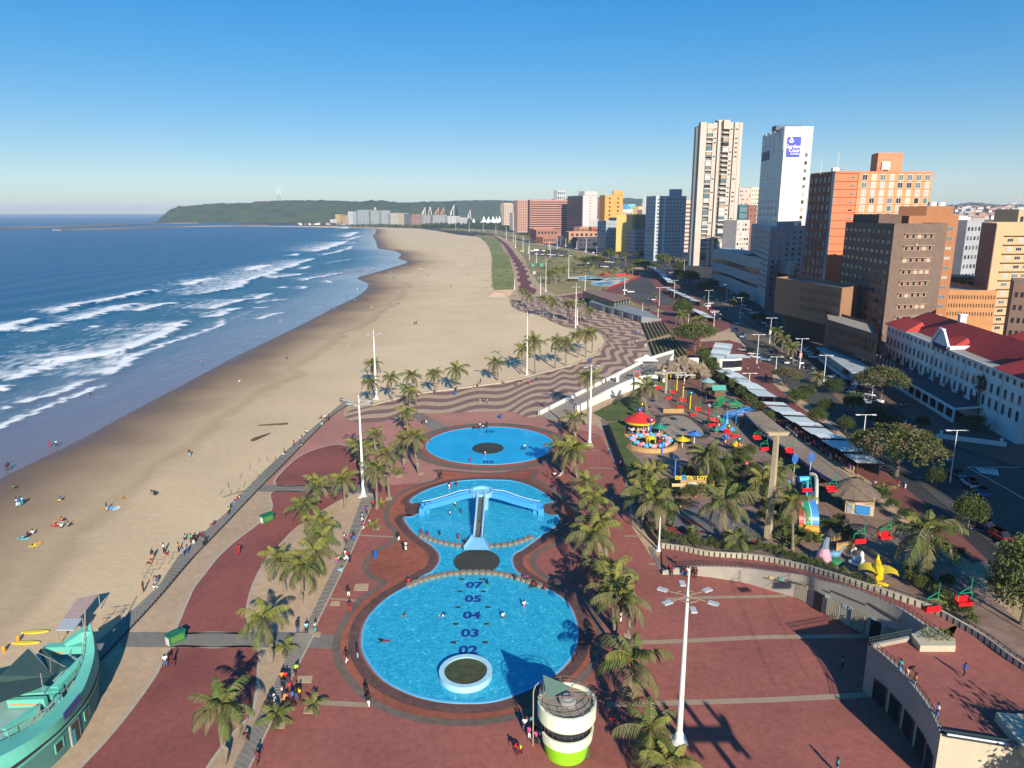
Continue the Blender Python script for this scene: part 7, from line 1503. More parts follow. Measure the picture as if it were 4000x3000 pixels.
for x, y, w_, h_, m, lab in ((2238,1098,9,2.6,M('kiosk_white', (.5,.48,.42), .7),'white roofed open kiosk on dry lawn left of splash pools'),(2120,1040,8,3,M('kiosk_green', (.06,.32,.24), .6),'turquoise beach kiosk beside the winding red path'),(2080,1040,4,2.6,M('kiosk_green', (.06,.32,.24), .6),'small turquoise stall just left of the turquoise kiosk'),(2085,1070,3,2.6,M('kiosk_grey', (.4,.42,.42), .6),'small grey cabin below the turquoise stall'),(2040,982,3,1.6,M('kiosk_green', (.06,.32,.24), .6),'small green stall far up the winding path'),(2036,982,5,1.5,M('van_yellow', (.55,.55,.05), .6),'yellow stall canopy far up the winding path'),(1845,906,14,4,M('cafe_roof', (.55,.55,.5), .7),'white roofed beach cafe near the far lawn')):
 g = G(x, y, .1); q = MB(); q.mat(0).box((0,0,h_*.4), (w_*.85,4,h_*.8)).mat(1).prism([(-w_/2,-2.6),(w_/2,-2.6),(w_/2,2.6),(-w_/2,2.6)], h_*.85, h_); reg(q.build('kiosk', [DARK if w_ > 6 and 'white' in lab else m, m], None, g, .15), lab, 'kiosk')
q = MB()
for i in range(5): a, b = G(1925-i*5+2, 1138+i*5, .2), G(2008-i*4, 1134+i*5, .2); q.beam(a+Vector((0,0,.3-.1*i)), b+Vector((0,0,.3-.1*i)), 1.2, .4)
reg(q.build('beach_steps', M('steps_pink', (.50,.36,.27), .8)), 'broad pale steps from the beach up to the grass dune', 'steps')
for i, (x, y, k) in enumerate([(1833,1074,0),(1800,1040,1),(1892,1055,0),(1905,1098,0),(1640,1058,1)]):
 g = G(x, y, .02); q = MB(); q.box((0,0,2.3), (3.6,2.2,.12))
 for a, b in ((-1.6,-.9),(1.6,-.9),(1.6,.9),(-1.6,.9)): q.beam((a,b,0), (a,b,2.3), .1, .1)
 reg(q.build('lifeguard_shelter', flat('shelter_%d' % k, ((.35,.3,.25),(.62,.6,.55))[k], .7), None, g), ('small dark topped beach shelter on the far sand','small white topped beach shelter on the far sand')[k], 'shelter', 'beach shelters', x)
# ================================================================ MARKET STALLS
ROOFW = M('stall_roof_white', (.66,.72,.70), .5, .06, 1); ROOFT = M('stall_roof_grey', (.50,.58,.57), .5, .06, 1); CURT = M('stall_curtain', (.06,.09,.10), .8, .3, 1)
STUFFM = [flat('good_%d' % i, c, .7) for i, c in enumerate(((.5,.05,.06),(.05,.12,.4),(.6,.55,.5),(.4,.1,.35),(.55,.35,.05)))]
def stalls(p0, p1, n, dep, h_, lab, grp, flip=False):
 A = G(*p0, h_); B = G(*p1, h_); A.z = B.z = 0; d = (B-A); L = d.length/n; d.normalize(); rz = math.atan2(d.y, d.x)
 for i in range(n):
  p = A+d*L*(i+.5); hh = h_+(.3 if i % 2 else 0); w_ = L*(.62 if i % 2 and n > 5 else 1.12)
  t = thing('market_stall', lab, 'stall', (p.x, p.y, .12), rz, grp, p0[0]*10+i)
  q = MB(); q.face([(-w_/2,-dep/2,hh-.35),(w_/2,-dep/2,hh-.35),(w_/2,dep/2,hh),(-w_/2,dep/2,hh)]); q.face([(-w_/2,-dep/2,hh-.47),(-w_/2,dep/2,hh-.12),(w_/2,dep/2,hh-.12),(w_/2,-dep/2,hh-.47)]); q.face([(-w_/2,-dep/2,hh-.47),(w_/2,-dep/2,hh-.47),(w_/2,-dep/2,hh-.35),(-w_/2,-dep/2,hh-.35)])
  q.build('roof', ROOFW if i % 2 else ROOFT, t)
  for a, b in ((-1,-1),(1,-1),(1,1),(-1,1)): MB().beam((a*L*.47,b*dep*.42,0), (a*L*.47,b*dep*.42,hh-.4), .1, .1).build('post', FR_D, t)
  MB().box((0,-dep*.40,hh*.45), (L*.9,.06,hh*.85)).build('curtain', CURT, t)
  q = MB(); r = random.Random(i+p0[0])
  for k in range(7): q.mat(k % 5).box((r.uniform(-.4,.4)*L, dep*.42, r.uniform(.5,1.7)), (.5,.15,r.uniform(.4,1.0)))
  q.build('goods', STUFFM, t)
stalls((3398,1805),(3012,1570),10,5.8,3.1,'market stall in the long pale roofed row beside the park','stalls in long row beside park')
stalls((2995,1546),(2820,1440),5,5.6,3.1,'market stall in the middle row ending at the curved kiosk','stalls in the middle row')
stalls((2722,1176),(2600,1122),8,4.6,3.2,'market stall in the row beside the large car park','stalls beside large car park')
stalls((2622,1104),(2590,1075),4,4.6,3.2,'market stall in the bend above the car park row','stalls at the bend')
stalls((2590,1072),(2532,1036),6,4.6,3.2,'market stall in the farthest pale roofed row','farthest stalls')
stalls((2775,1240),(2700,1205),3,4.6,2.8,'market stall half hidden under palms by parked cars','stalls under palms')
stalls((2808,1398),(2828,1340),5,6.5,3.4,'market stall in the short wide row near the umbrella tree','stalls near umbrella tree')
t = thing('curved_kiosk', 'white kiosk with rounded end, tall glazing and sloping grey roof', 'kiosk', (0,0,0)); g = G(2850,1448,.1)
q = MB(); pl_ = [(g.x+x, g.y+y) for x, y in ((-4.5,1.5),(-4.3,.3),(-3.6,-.5),(-2.6,-.8),(1,-.4),(4.2,.8),(5,4.5),(-3.5,4.5))]
q.prism(pl_, 0, 1.2); q.build('base', WR, t); MB().prism([(a+.0, b+.1) for a, b in pl_], 1.2, 3.6).build('glazing', GL_D, t); MB().prism(pl_, 3.6, 4.2).build('white_band', WR, t)
MB().prism([(g.x+x, g.y+y) for x, y in ((-4.6,1.5),(-4.4,.2),(-3.7,-.6),(-2.9,-.85),(-2.6,2)) ], 0, 3.7).build('round_end', WR, t)
MB().face([(g.x-1.5,g.y+.5,4.5),(g.x+7.5,g.y+1.2,4.3),(g.x+6,g.y+5.5,4.7),(g.x+.5,g.y+5,4.9)]).build('roof', ROOFT, t)
# ================================================================ AMUSEMENT PARK
wedge = [(2378,1650),(2440,1642),(2445,1668),(2436,1700),(2470,1722),(2445,1745),(2500,1800),(2520,1835),(2470,1850),(2452,1838)]
BRW = M('brown_retaining', (.17,.12,.075), .9, .2, .6, dirt=.2)
o = new('retaining_wall', None); COL.objects.unlink(o); bpy.data.objects.remove(o)
t = thing('raised_lawn', 'raised green lawn wedge with brown retaining wall between plaza and rides', 'lawn bank', (0,0,0))
pz = [Vector((p.x,p.y)) for p in [G(a, b, 2.2) for a, b in wedge]]
MB().prism([tuple(p) for p in ccw(pz)], 0, 2.15, False).build('retaining_wall', BRW, t); new('lawn', sheet_mesh('lawn', pz, 2.18, GRN), t)
area('lawn', [(2315,1612),(2400,1570),(2490,1535),(2525,1590),(2500,1625),(2440,1640),(2375,1645)], .16, GRN)
q = MB(); band(q, smooth_line(gl([(2462,1850),(2480,1930),(2515,2040),(2560,2120),(2590,2140)]), 5), .4, 0, 1.2); reg(q.build('park_wall', BRW), 'low brown wall along left edge of amusement park', 'wall')
YST = M('yellow_stripe_wall', (.46,.30,.12), .8, .15, 1.2); YSD = flat('stripe_dark', (.12,.07,.03), .8)
def ywall(name, pxs, h_, lab):
 t = thing(name, lab, 'wall', (0,0,0)); P_ = smooth_line(gl(pxs), 5); n = 5
 for i in range(n):
  q = MB(); band(q, [Vector((p.x,p.y,0)) for p in P_], .5-.04*(i % 2), i*h_/n, (i+.82)*h_/n); q.build('plank', YST, t)
 q = MB(); band(q, P_, .4, 0, h_*.97); q.build('core', YSD, t)
ywall('striped_wall', [(2620,2000),(2660,1985),(2697,1972)], 1.4, 'short curved yellow plank wall between two palms')
ywall('striped_wall', [(3240,2120),(3290,2110),(3310,2095),(3312,2080)], 1.6, 'curved yellow plank wall below the rainbow slide')
ywall('striped_wall', [(3262,2152),(3320,2146),(3342,2130)], 1.5, 'yellow plank wall end below the curved planter wall')
ywall('striped_wall', [(2590,1898),(2650,1890),(2720,1895),(2790,1905)], 1.5, 'yellow plank wall behind the lettered ride kiosk')
ywall('striped_wall', [(2590,1614),(2670,1614)], 1.3, 'straight yellow plank bench wall above the go kart oval')
def ring_wall(cx, cy, rx_px, h_, lab, base_z=.15):
 g = G(cx, cy, base_z); s = g.y*CP+CH*SP; r = rx_px/FOC*s
 return g, r
g, r = ring_wall(2540, 1738, 84, .9, ''); t = thing('elephant_ride', 'round ride with pink and blue elephants circling a yellow hub', 'ride', g)
MB().lathe([(r*1.25,0),(r*1.25,1.0),(r*1.1,1.0),(r*1.1,.3),(r*.3,.3)], 40).build('rim_wall', YST, t); MB().lathe([(r*1.05,.32),(.02,.32)], 36).build('floor', DARK, t)
MB().lathe([(r*.28,.3),(r*.28,1.6),(r*.22,1.8),(r*.1,2.2),(.02,2.2)], 24).build('hub', flat('hub_yellow', (.62,.46,.01), .5), t); q = MB()
for k in range(12): q.box((r*.27*math.cos(k*.5236), r*.27*math.sin(k*.5236), 1.2), (.2,.2,1.0), k*.5236)
q.build('hub_slots', DARK, t)
EB, EP = flat('eleph_blue', (.07,.42,.75), .45), flat('eleph_pink', (.75,.30,.33), .5)
for k in range(16):
 a = k*math.pi/8; x, y = r*.85*math.cos(a), r*.85*math.sin(a); ta = a+math.pi/2; c, s = math.cos(ta), math.sin(ta)
 q = MB().ball((0,0,.75), .62, 9, 6, (1.3,.85,.8)).ball((.85,0,1.1), .42, 8, 6).tube([(1.15,0,1.05),(1.4,0,.75),(1.55,0,.95)], [.16,.11,.07], 6).ball((.75,.45,1.1), .34, 7, 5, (.35,1,1)).ball((.75,-.45,1.1), .34, 7, 5, (.35,1,1)); q.build('elephant', EB if k % 2 else EP, t, (x,y,.3), ta); MB().beam((x*.35,y*.35,.8), (x*.8,y*.8,.8), .12, .12).build('arm', DARK, t)
g, r = ring_wall(2496, 1692, 60, 0, '', 2.2 if False else .3); t = thing('carousel', 'red roofed carousel with yellow trim, the largest round roof in the park', 'carousel', g); hc = 3.4
RR = M('carousel_red', (.55,.035,.03), .5, .08, 1.5)
MB().lathe([(r*.80,0),(r*.80,.35),(.02,.35)], 32).build('platform', M('carousel_floor', (.16,.13,.12), .8), t)
q = MB().lathe([(r*1.02,hc),(r*.55,hc+.9),(r*.12,hc+1.8),(.05,hc+2.3)], 24); q.build('roof', RR, t)
MB().lathe([(r*.99,hc-.55),(r*1.02,hc),(r*.94,hc)], 24).build('valance', flat('valance_yellow', (.62,.45,.03), .5), t)
MB().lathe([(r*.22,.3),(r*.22,hc)], 16).build('drum', flat('drum_cream', (.4,.3,.25), .6), t); q = MB(); q2 = MB()
for k in range(10):
 a = k*.628; x, y = r*.6*math.cos(a), r*.6*math.sin(a); q.tube([(x,y,.3),(x,y,hc)], .04, 5); q2.mat(k % 3).ball((x,y,1.3), .35, 7, 5, (1.5,.7,.8)).ball((x+.45*math.cos(a+1.57),y+.45*math.sin(a+1.57),1.75), .2, 6, 4)
q.build('horse_poles', FR_W, t); q2.build('horses', [FR_W, flat('horse_tan', (.4,.25,.12), .6), EP], t)
q = MB(); band(q, smooth_line([g+Vector((math.cos(a)*r*1.5, math.sin(a)*r*1.25, 0)) for a in [math.pi*k/8 for k in range(7,17)]], 3), .4, 0, 1.2); reg(q.build('ring_wall', YST), 'curved low yellow wall around the front of the carousel', 'wall')
OV = smooth_line(gl([(2565,1650),(2580,1628),(2640,1620),(2690,1628),(2730,1655),(2762,1690),(2745,1708),(2690,1705),(2640,1715),(2600,1700),(2575,1675)], .17), 5, True)
struct(new('go_kart_oval', sheet_mesh('oval', OV, .17, M('oval_concrete', (.30,.25,.19), .9, .15, .8, dirt=.15)))); q = MB(); band(q, closed(OV), 1.6, None, .19); struct(q.build('ride_track', M('track_dark', (.07,.06,.055), .8, .2, 1)))
for i, pts in enumerate(([(2700,1520),(2690,1560),(2700,1590),(2760,1620),(2850,1650)],[(2650,1480),(2700,1500),(2760,1530),(2740,1580)],[(2640,1860),(2600,1840),(2590,1850),(2660,1880)])):
 q = MB(); band(q, smooth_line(gl(pts, .18), 6), .8, None, .2); struct(q.build('ride_track', M('track_dark', (.07,.06,.055), .8, .2, 1)))
area('red_earth', [(2640,1480),(2720,1475),(2790,1530),(2800,1600),(2700,1610),(2620,1590),(2600,1540)], .15, M('red_earth', (.20,.095,.06), .95, .2, .8))
area('play_floor', [(2590,2050),(2640,1995),(2720,1985),(2830,2010),(2980,2090),(2960,2130),(2880,2130),(2760,2100),(2640,2095)], .16, M('play_floor', (.14,.135,.13), .9, .2, .6))
for pts in ([(2612,2056),(2700,2070),(2745,2078),(2740,2085),(2640,2086),(2620,2080)],[(2660,2020),(2740,2050),(2735,2058),(2670,2035)],[(2810,2080),(2880,2125),(2860,2130),(2820,2105)],[(2940,2105),(2970,2115),(2960,2125),(2930,2120)]): area('play_floor_wave', pts, .18, M('play_red', (.24,.05,.045), .9, .15, 1), 3)
def umbrella(tx, ty, bx, by, col, lab, rp=29):
 g = G(bx, by, .15); hh = D(tx, ty, g.y).z-.15; s = g.y*CP+CH*SP; r = rp/FOC*s; t = thing('park_umbrella', lab, 'umbrella', g)
 MB().tube([(0,0,0),(0,0,hh)], .12, 7).build('pole', FR_W, t); q = MB(); prof = []
 for k in range(6): prof += [(r*(1-k/6), hh+.12*k), (r*(1-k/6)-.02, hh+.12*k+.09)]
 q.lathe(prof+[(.06,hh+.9),(.03,hh+1.5)], 24); q.lathe([(r,hh),(.1,hh-.02)], 24); q.build('canopy', P('umb'+col, {'g':(.01,.25,.14),'y':(.62,.45,.01),'b':(.05,.22,.55)}[col], .5), t)
for a in ((2577,1668,2575,1702,'g','green stepped umbrella nearest the carousel'),(2667,1717,2665,1747,'y','yellow stepped umbrella beside the elephant ride'),(2713,1695,2711,1732,'b','blue stepped umbrella at the oval edge'),(2808,1640,2808,1668,'g','larger green umbrella near the purple parasol',32),(2885,1738,2873,1760,'y','large yellow umbrella beside red lamp pole',25),(2834,1710,2834,1728,'b','small blue umbrella under gold globe lamp',18),(2870,1772,2870,1782,'y','small yellow tub umbrella lowest in the ride yard',18),(2797,1680,2797,1690,'g','small green umbrella half hidden behind blue spire',16)): umbrella(*a)
g = G(2836,1690,.15); reg(MB().lathe([(2.2,1.0),(1.5,1.5),(.6,2.2),(.25,3.4),(.05,6)], 16).build('spire_canopy', flat('spire_blue', (.07,.32,.66), .4), None, g), 'blue spire shaped canopy between green and yellow umbrellas', 'canopy')
g = G(2884,1650,.15); t = thing('parasol', 'lilac square parasol at end of the long walkway roof', 'parasol', g); MB().tube([(0,0,0),(0,0,2.8)], .05, 5).build('pole', FR_W, t); q = MB(); c4 = [(-2.6,-2,2.5),(2.6,-2,2.5),(2.6,2,2.5),(-2.6,2,2.5)]
for i in range(4): q.face([c4[i], c4[(i+1) % 4], (0,0,3.5)])
q.build('canopy', flat('lilac', (.36,.33,.42), .7), t)
GLB = {'gold': (.45,.30,.04), 'blue': (.12,.14,.5), 'pink': (.5,.22,.35), 'bronze': (.38,.2,.10), 'silver': (.42,.44,.44), 'teal': (.05,.35,.38)}; PLC = {'b': (.06,.17,.6), 'y': (.70,.50,.01), 'r': (.48,.02,.03)}
for gx, gy, bx, by, gc, pc in ((2506,1580,2505,1625,'gold','b'),(2497,1600,2496,1640,'blue','b'),(2544,1641,2540,1710,'pink','b'),(2588,1714,2586,1772,'bronze','b'),(2639,1790,2636,1862,'silver','b'),(2697,1535,2695,1597,'teal','y'),(2644,1474,2643,1526,'silver','y'),(2669,1500,2667,1562,'bronze','y'),(2620,1451,2619,1484,'silver','y'),(2768,1585,2766,1652,'silver','r'),(2804,1628,2801,1686,'silver','r'),(2845,1665,2841,1737,'gold','r'),(2888,1716,2882,1777,'teal','r')):
 g = G(bx, by, .15); hh = D(gx, gy, g.y).z-.15; t = thing('globe_lamp', '%s globe lamp on a %s pole in the park' % (gc, {'b':'blue','y':'yellow','r':'red'}[pc]), 'globe lamp', g, 0, None, bx)
 MB().tube([(0,0,0),(0,0,hh)], .17, 8).build('pole', flat('pole_'+pc, PLC[pc], .4), t); MB().ball((0,0,hh), .62, 14, 10).build('globe', flat('globe_'+gc, GLB[gc], .15, .8, .7), t, None, 0, True)
t = thing('rock_cave', 'brown artificial rock cave with dark openings at the top of the park', 'rock cave', (0,0,0)); g = G(2668,1478,.1); q = MB()
for x, y, z, r_ in ((-6,1,2,2.6),(-3.5,1.5,3,2.8),(-.5,2,3.2,3),(2.5,2,3.2,3),(5,1.5,2.6,2.8),(-7.5,-1,1.4,2),(6.8,-.5,1.4,2.2),(-4.7,-1.2,3.4,1.2),(0,-1,3.8,1.3),(4,-.8,3.5,1.3),(-1.8,-1.4,1,1.1),(2.4,-1.4,1,1.1)): q.ball(g+Vector((x,y,z)), r_, 12, 8, (1,.9,.85), .8)
q.build('rock', M('rock_brown', (.22,.17,.12), .95, .35, 1.2, bump=.6, dirt=.2), t)
for x in (-3.6, .6, 4.4): MB().ball(g+Vector((x,-1.6,1.0)), 1.2, 10, 6, (1,.6,1.2)).build('opening', flat('cave_black', (.008,.007,.006), .9), t)
g = G(2762,1548,.15); t = thing('water_tower', 'round wooden barrel tower with teal cone roof', 'tower', g); zt_ = D(2762,1488,g.y).z
MB().lathe([(1.6,zt_*.42),(1.7,zt_*.95),(.02,zt_*.95)], 18).build('barrel', M('barrel_wood', (.14,.12,.08), .9, .3, 3), t); MB().lathe([(2.1,zt_*.93),(.05,zt_*1.18)], 18).build('roof', flat('teal_roof', (.03,.36,.36), .5), t); q = MB()
for a in range(6): q.beam((1.4*math.cos(a*1.05),1.4*math.sin(a*1.05),0), (1.3*math.cos(a*1.05),1.3*math.sin(a*1.05),zt_*.45), .16, .16)
q.build('legs', flat('leg_brown', (.2,.09,.05), .8), t)
g = G(2806,1568,.15); t = thing('playhouse', 'small wooden playhouse with mint roof and green slides', 'playhouse', g); MB().box((0,0,2.6), (3,2.4,1.8)).build('cabin', M('cabin_wood', (.16,.10,.06), .9), t); MB().face([(-2.3,-1.7,3.6),(1.6,-1.7,3.6),(2.2,1.6,4.4),(-1.6,1.6,4.4)]).build('roof', flat('mint_roof', (.14,.46,.34), .5), t)
q = MB(); GG = flat('play_green', (.02,.22,.09), .5)
for i, (a, b) in enumerate((((2785,1590,.6),(2805,1585,1.0)),((2805,1585,1.0),(2830,1562,2.2)),((2830,1562,2.2),(2870,1575,2.2)),((2870,1575,2.2),(2905,1598,.8)),((2850,1590,1.5),(2880,1590,1.5)),((2830,1562,2.4),(2800,1570,2.4)))):
 q.beam(G(*a)-g, G(*b)-g, .9, .22); q.beam(G(*a)-g+Vector((0,.4,.8)), G(*b)-g+Vector((0,.4,.8)), .08, .5)
for x, y in ((2790,1600),(2835,1590),(2850,1605),(2880,1600),(2865,1585)): p = G(x, y, .1)-g; q.beam(p, p+Vector((0,0,2)), .15, .15)
q.build('slides', GG, t)
g = G(2673,1495,.15); t = thing('toy_plane', 'small white propeller plane on a post before the cave', 'plane sculpture', g); q = MB().beam((0,0,0), (0,0,2.4), .25, .25).tube([(0,-2.4,2.6),(0,-1.5,2.7),(0,1.2,2.7),(0,2.2,2.9)], [.2,.45,.4,.1], 8); q.build('fuselage', FR_W, t); MB().box((0,-.8,2.7), (6.4,1.0,.14)).box((0,2,2.9), (2.0,.5,.1)).build('wings', FR_W, t)
g = G(2600,1535,.15); reg(MB().beam((0,0,0), (0,0,6), .7, .7).beam((-3.6,0,6.2), (3.6,0,6.2), .8, .6).build('chairlift_pylon', M('pylon_conc', (.30,.26,.18), .85, .1, 1), None, g), 'short weathered T shaped pylon at far end of the chairlift', 'pylon')
for x, y, r_ in ((2568,1455,5.5),(2538,1475,3.6)):
 g = G(x, y, .15 if r_ < 4 else 3.5); q = MB(); vert = r_ < 4
 for k in range(24):
  a, b = k*math.pi/12, (k+1)*math.pi/12; f = (lambda u: (r_*.6*math.cos(u), 0, r_*.55+r_*.6*math.sin(u))) if vert else (lambda u: (r_*math.cos(u)*.8, r_*math.sin(u)*.8, 0))
  q.beam(f(a), f(b), .3, .3)
  if k % 3 == 0: q.beam(f(a), (0,0,r_*.55 if vert else 0), .14, .14)
 if not vert: q.beam((0,0,-3.4), (0,0,0), .4, .4)
 reg(q.build('cable_wheel', flat('wheel_dark', (.06,.07,.08), .5), None, g), 'large horizontal dark cable wheel of the chairlift station' if not vert else 'upright dark spoked wheel left of the chairlift station', 'wheel')
# long walkway roof
t = thing('walkway_roof', 'long flat brown walkway roof with blue edge beside the chairlift', 'roofed walkway', (0,0,0)); LR, RRr = [(2908,1612),(3000,1705),(3060,1742),(3194,1840),(3262,1880)], [(2975,1606),(3002,1629),(3140,1735),(3294,1842),(3330,1872)]
L_ = smooth_line([G(a, b, 3.2) for a, b in LR], 4); R_ = smooth_line([G(a, b, 3.2) for a, b in RRr], 4); q = MB()
for i in range(len(L_)-1): q.face([L_[i], R_[i], R_[i+1], L_[i+1]][::-1])
q.build('roof', M('walk_roof', (.27,.21,.15), .9, .2, .8, dirt=.2), t); q = MB()
for i in range(len(L_)-1): q.face([L_[i]-Vector((0,0,.45)), L_[i+1]-Vector((0,0,.45)), L_[i+1], L_[i]])
q.build('blue_fascia', flat('fascia_blue', (.03,.12,.45), .5), t); q = MB()
for i in range(0, len(L_), 2): q.beam((L_[i].x,L_[i].y,0), L_[i]-Vector((0,0,.4)), .2, .2); q.beam((R_[i].x,R_[i].y,0), R_[i]-Vector((0,0,.1)), .2, .2)
q.build('posts', FR_D, t); wallstrip([Vector((p.x,p.y,0)) for p in R_], 0, 3.0, BRW, 'back_wall', t, .2)
q = MB(); a, b = G(2828,1622,3.4), G(2925,1590,3.8); q.beam(a, b, .7, .25).beam(G(2845,1628,2.9), G(2935,1598,3.2), .4, .2)
for k in range(12): p = a.lerp(b, k/11); q.beam(p, p+Vector((1.0,-1.6,-.5)), .12, .12)
for k in (0, .5, 1): p = a.lerp(b, k); q.beam((p.x,p.y,0), p, .15, .15)
reg(q.build('blue_pergola', flat('pergola_blue', (.04,.22,.55), .5)), 'bright blue slatted pergola at the head of walkway roof', 'pergola')
# thatched kiosk, blue shutters, rainbow slide, statues, lettered kiosk
g = G(3355,2010,.12); t = thing('thatched_kiosk', 'cream plank kiosk with brown thatched roof and blue shutter', 'kiosk', g, -.35); hk = 3.3
MB().box((0,2.2,hk/2), (4.6,4.4,hk)).build('wall', M('kiosk_cream', (.50,.40,.24), .8, .1, 1), t); q = MB()
for k in range(5): q.box((0,-.05,2.1+k*.28), (4.7,.12,.05))
q.build('plank_lines', YSD, t); MB().box((.5,-.08,.95), (2.4,.12,1.6)).build('blue_shutter', flat('shutter_blue', (.03,.20,.48), .5), t); MB().box((-1.6,-.08,1.0), (.9,.12,2.0)).build('door', flat('kiosk_door', (.25,.27,.28), .6), t); MB().box((-.1,-.1,2.0), (1.5,.1,.35)).build('notice', flat('notice_pink', (.6,.4,.38), .6), t)
q = MB(); n_ = 28
for k in range(n_):
 a0, a1 = 2*math.pi*k/n_, 2*math.pi*(k+1)/n_; w0 = 1+.05*math.sin(k*2.7); w1 = 1+.05*math.sin(k*2.7+2.7)
 f = lambda a, s, z: (-1.0+4.6*s*math.cos(a)*1.0, 2.6+3.7*s*math.sin(a), z)
 q.face([f(a0,w0,hk-.3), f(a1,w1,hk-.3), f(a1,.55,hk+1.5), f(a0,.55,hk+1.5)]); q.face([f(a0,.55,hk+1.5), f(a1,.55,hk+1.5), f(a1,.12,hk+2.6), f(a0,.12,hk+2.6)])
 q.face([f(a0,w0,hk-.3), f(a1,w1,hk-.3), f(a1,w1*.95,hk-.6), f(a0,w0*.95,hk-.6)])
q.build('thatch', M('thatch', (.15,.115,.085), .98, .35, 2.5, bump=.8), t)
struct(new('park_path', sheet_mesh('pp', smooth_line(gl([(3200,1940),(3260,1920),(3330,2010),(3420,2020),(3480,2060),(3520,2130),(3470,2200),(3380,2260),(3300,2200),(3330,2130),(3310,2060)], .17), 4, True), .17, M('path_brown', (.23,.15,.10), .9, .15, .8))))
g = G(3155,2085,.15); t = thing('rainbow_slide', 'striped red green and blue curved slide roof above orange barrel', 'slide', g, -.12); N = 10
for k, c in enumerate(((.45,.03,.03),(.6,.6,.6),(.01,.26,.13),(.6,.6,.6),(.04,.22,.60))):
 x0, x1 = ((-1.5,-.65),(-.65,-.55),(-.55,.45),(.45,.55),(.55,1.7))[k]; q = MB()
 for i in range(N): a0, a1 = i*math.pi/2/N, (i+1)*math.pi/2/N; q.face([(x0,4.2*(1-math.cos(a0)),1.3+3.4*math.sin(a0)),(x1,4.2*(1-math.cos(a0)),1.3+3.4*math.sin(a0)),(x1,4.2*(1-math.cos(a1)),1.3+3.4*math.sin(a1)),(x0,4.2*(1-math.cos(a1)),1.3+3.4*math.sin(a1))])
 q.build('stripe', flat('rb%d' % k, c, .4), t)
MB().tube([(-1.5,.2,.75),(1.6,.2,.75)], .85, 16).build('barrel', flat('barrel_orange', (.70,.25,.01), .5), t)
g = G(3350,2205,.15); reg(MB().ball((0,0,.9), .75, 12, 8, (1.3,.8,.7)).tube([(.7,0,1.0),(1.2,0,1.3),(1.1,0,2.0),(.7,0,2.3)], [.25,.16,.13,.12], 8).ball((.6,0,2.4), .22, 8, 6).ball((-.5,.2,1.6), .8, 10, 7, (.5,.35,1.1)).ball((0,0,.25), 1.5, 12, 6, (1,.8,.16)).build('swan_statue', flat('swan_white', (.62,.66,.62), .5), None, g, 2.3, True), 'white swan statue between pink figure and yellow ray', 'statue')
g = G(3425,2275,.15); q = MB()
for s in (-1, 1):
 for i in range(8):
  a0, a1 = i/8, (i+1)/8; f = lambda u, v: (s*(u*2.6), -1.7*v*(1-u*.5)+1.0*u*u*0, 1.9+.9*math.sin(u*2.2)-.8*u)
  q.face([f(a0,-1), f(a1,-1), f(a1,1), f(a0,1)])
q.tube([(0,-1.8,1.6),(0,0,2.0),(0,1.2,2.2),(0,1.5,2.9),(0,1.5,3.7)], [.5,.75,.6,.28,.05], 9).beam((0,0,0), (0,0,1.8), .4, .4).ball((0,-1.2,.4), 1.1, 10, 6, (1.3,.6,.25))
reg(q.build('ray_statue', flat('ray_yellow', (.72,.52,.01), .35), None, g, -.35), 'large yellow manta ray shaped ride figure by the parapet', 'ride figure')
g = G(3215,2195,.15); t = thing('figure_statue', 'tall statue of figure in pink skirt and dark hat riding a blue goose', 'statue', g)
MB().lathe([(1.3,0),(1.0,1.4),(.55,2.4),(.02,2.5)], 12).build('skirt', flat('skirt_pink', (.55,.28,.36), .6), t); MB().tube([(0,0,2.3),(.1,0,3.4),(.35,-.1,4.2)], [.6,.5,.3], 9).build('torso', flat('torso_slate', (.16,.22,.26), .6), t); MB().ball((.4,-.1,4.5), .38, 10, 7).lathe([(.9,4.7),(.05,5.6)], 12, (.5,-.1,0)).build('hat', flat('hat_black', (.03,.03,.035), .6), t); MB().ball((1.6,0,1.3), .8, 10, 7, (1.3,.7,.7)).tube([(2.3,0,1.5),(2.8,0,2.1),(3.1,0,2.6)], [.25,.15,.1], 7).build('goose', flat('goose_blue', (.10,.25,.38), .5), t); MB().ball((.9,0,.2), 2.0, 12, 6, (1,.7,.2)).build('base', flat('base_green', (.03,.20,.07), .7), t)
g = G(2690,1932,.15); t = thing('lettered_kiosk', 'orange plank ride kiosk with yellow and blue lettering on top', 'kiosk', g); hk = 2.9; MB().box((1.0,1,hk/2), (5.4,2.4,hk)).build('wall', YST, t); q = MB()
for k in range(7): q.box((1.0,-.22,.3+k*.38), (5.45,.06,.07))
q.build('plank_lines', YSD, t); MB().box((.6,-.28,1.9), (1.8,.1,1.3)).box((2.6,-.28,1.4), (.7,.1,.6)).build('notice', flat('notice_white', (.6,.6,.58), .6), t); MB().box((-2.0,-.2,2.0), (2.6,.1,.6)).build('notice', flat('notice_cream', (.6,.42,.2), .6), t)
for s, x, m, sz in (('DE', -2.2, 'sign_yel', 1.0), ('TA', -.1, 'sign_yel', 1.0), ('LOTS', 2.5, 'sign_yel', 1.0), ('*', -1.2, 'sign_blu', 1.5)):
 o = new('sign_letters', text_mesh(s, sz, .08, flat(m, (.72,.50,.01) if 'yel' in m else (.05,.3,.6), .5), .04), t, (x, -.3, hk+.55)); o.rotation_euler = (math.pi/2, 0, 0)
MB().box((-1.2,-.15,hk+.5), (1.0,.15,.9)).build('sign_panel', flat('panel_blue', (.04,.22,.5), .5), t)
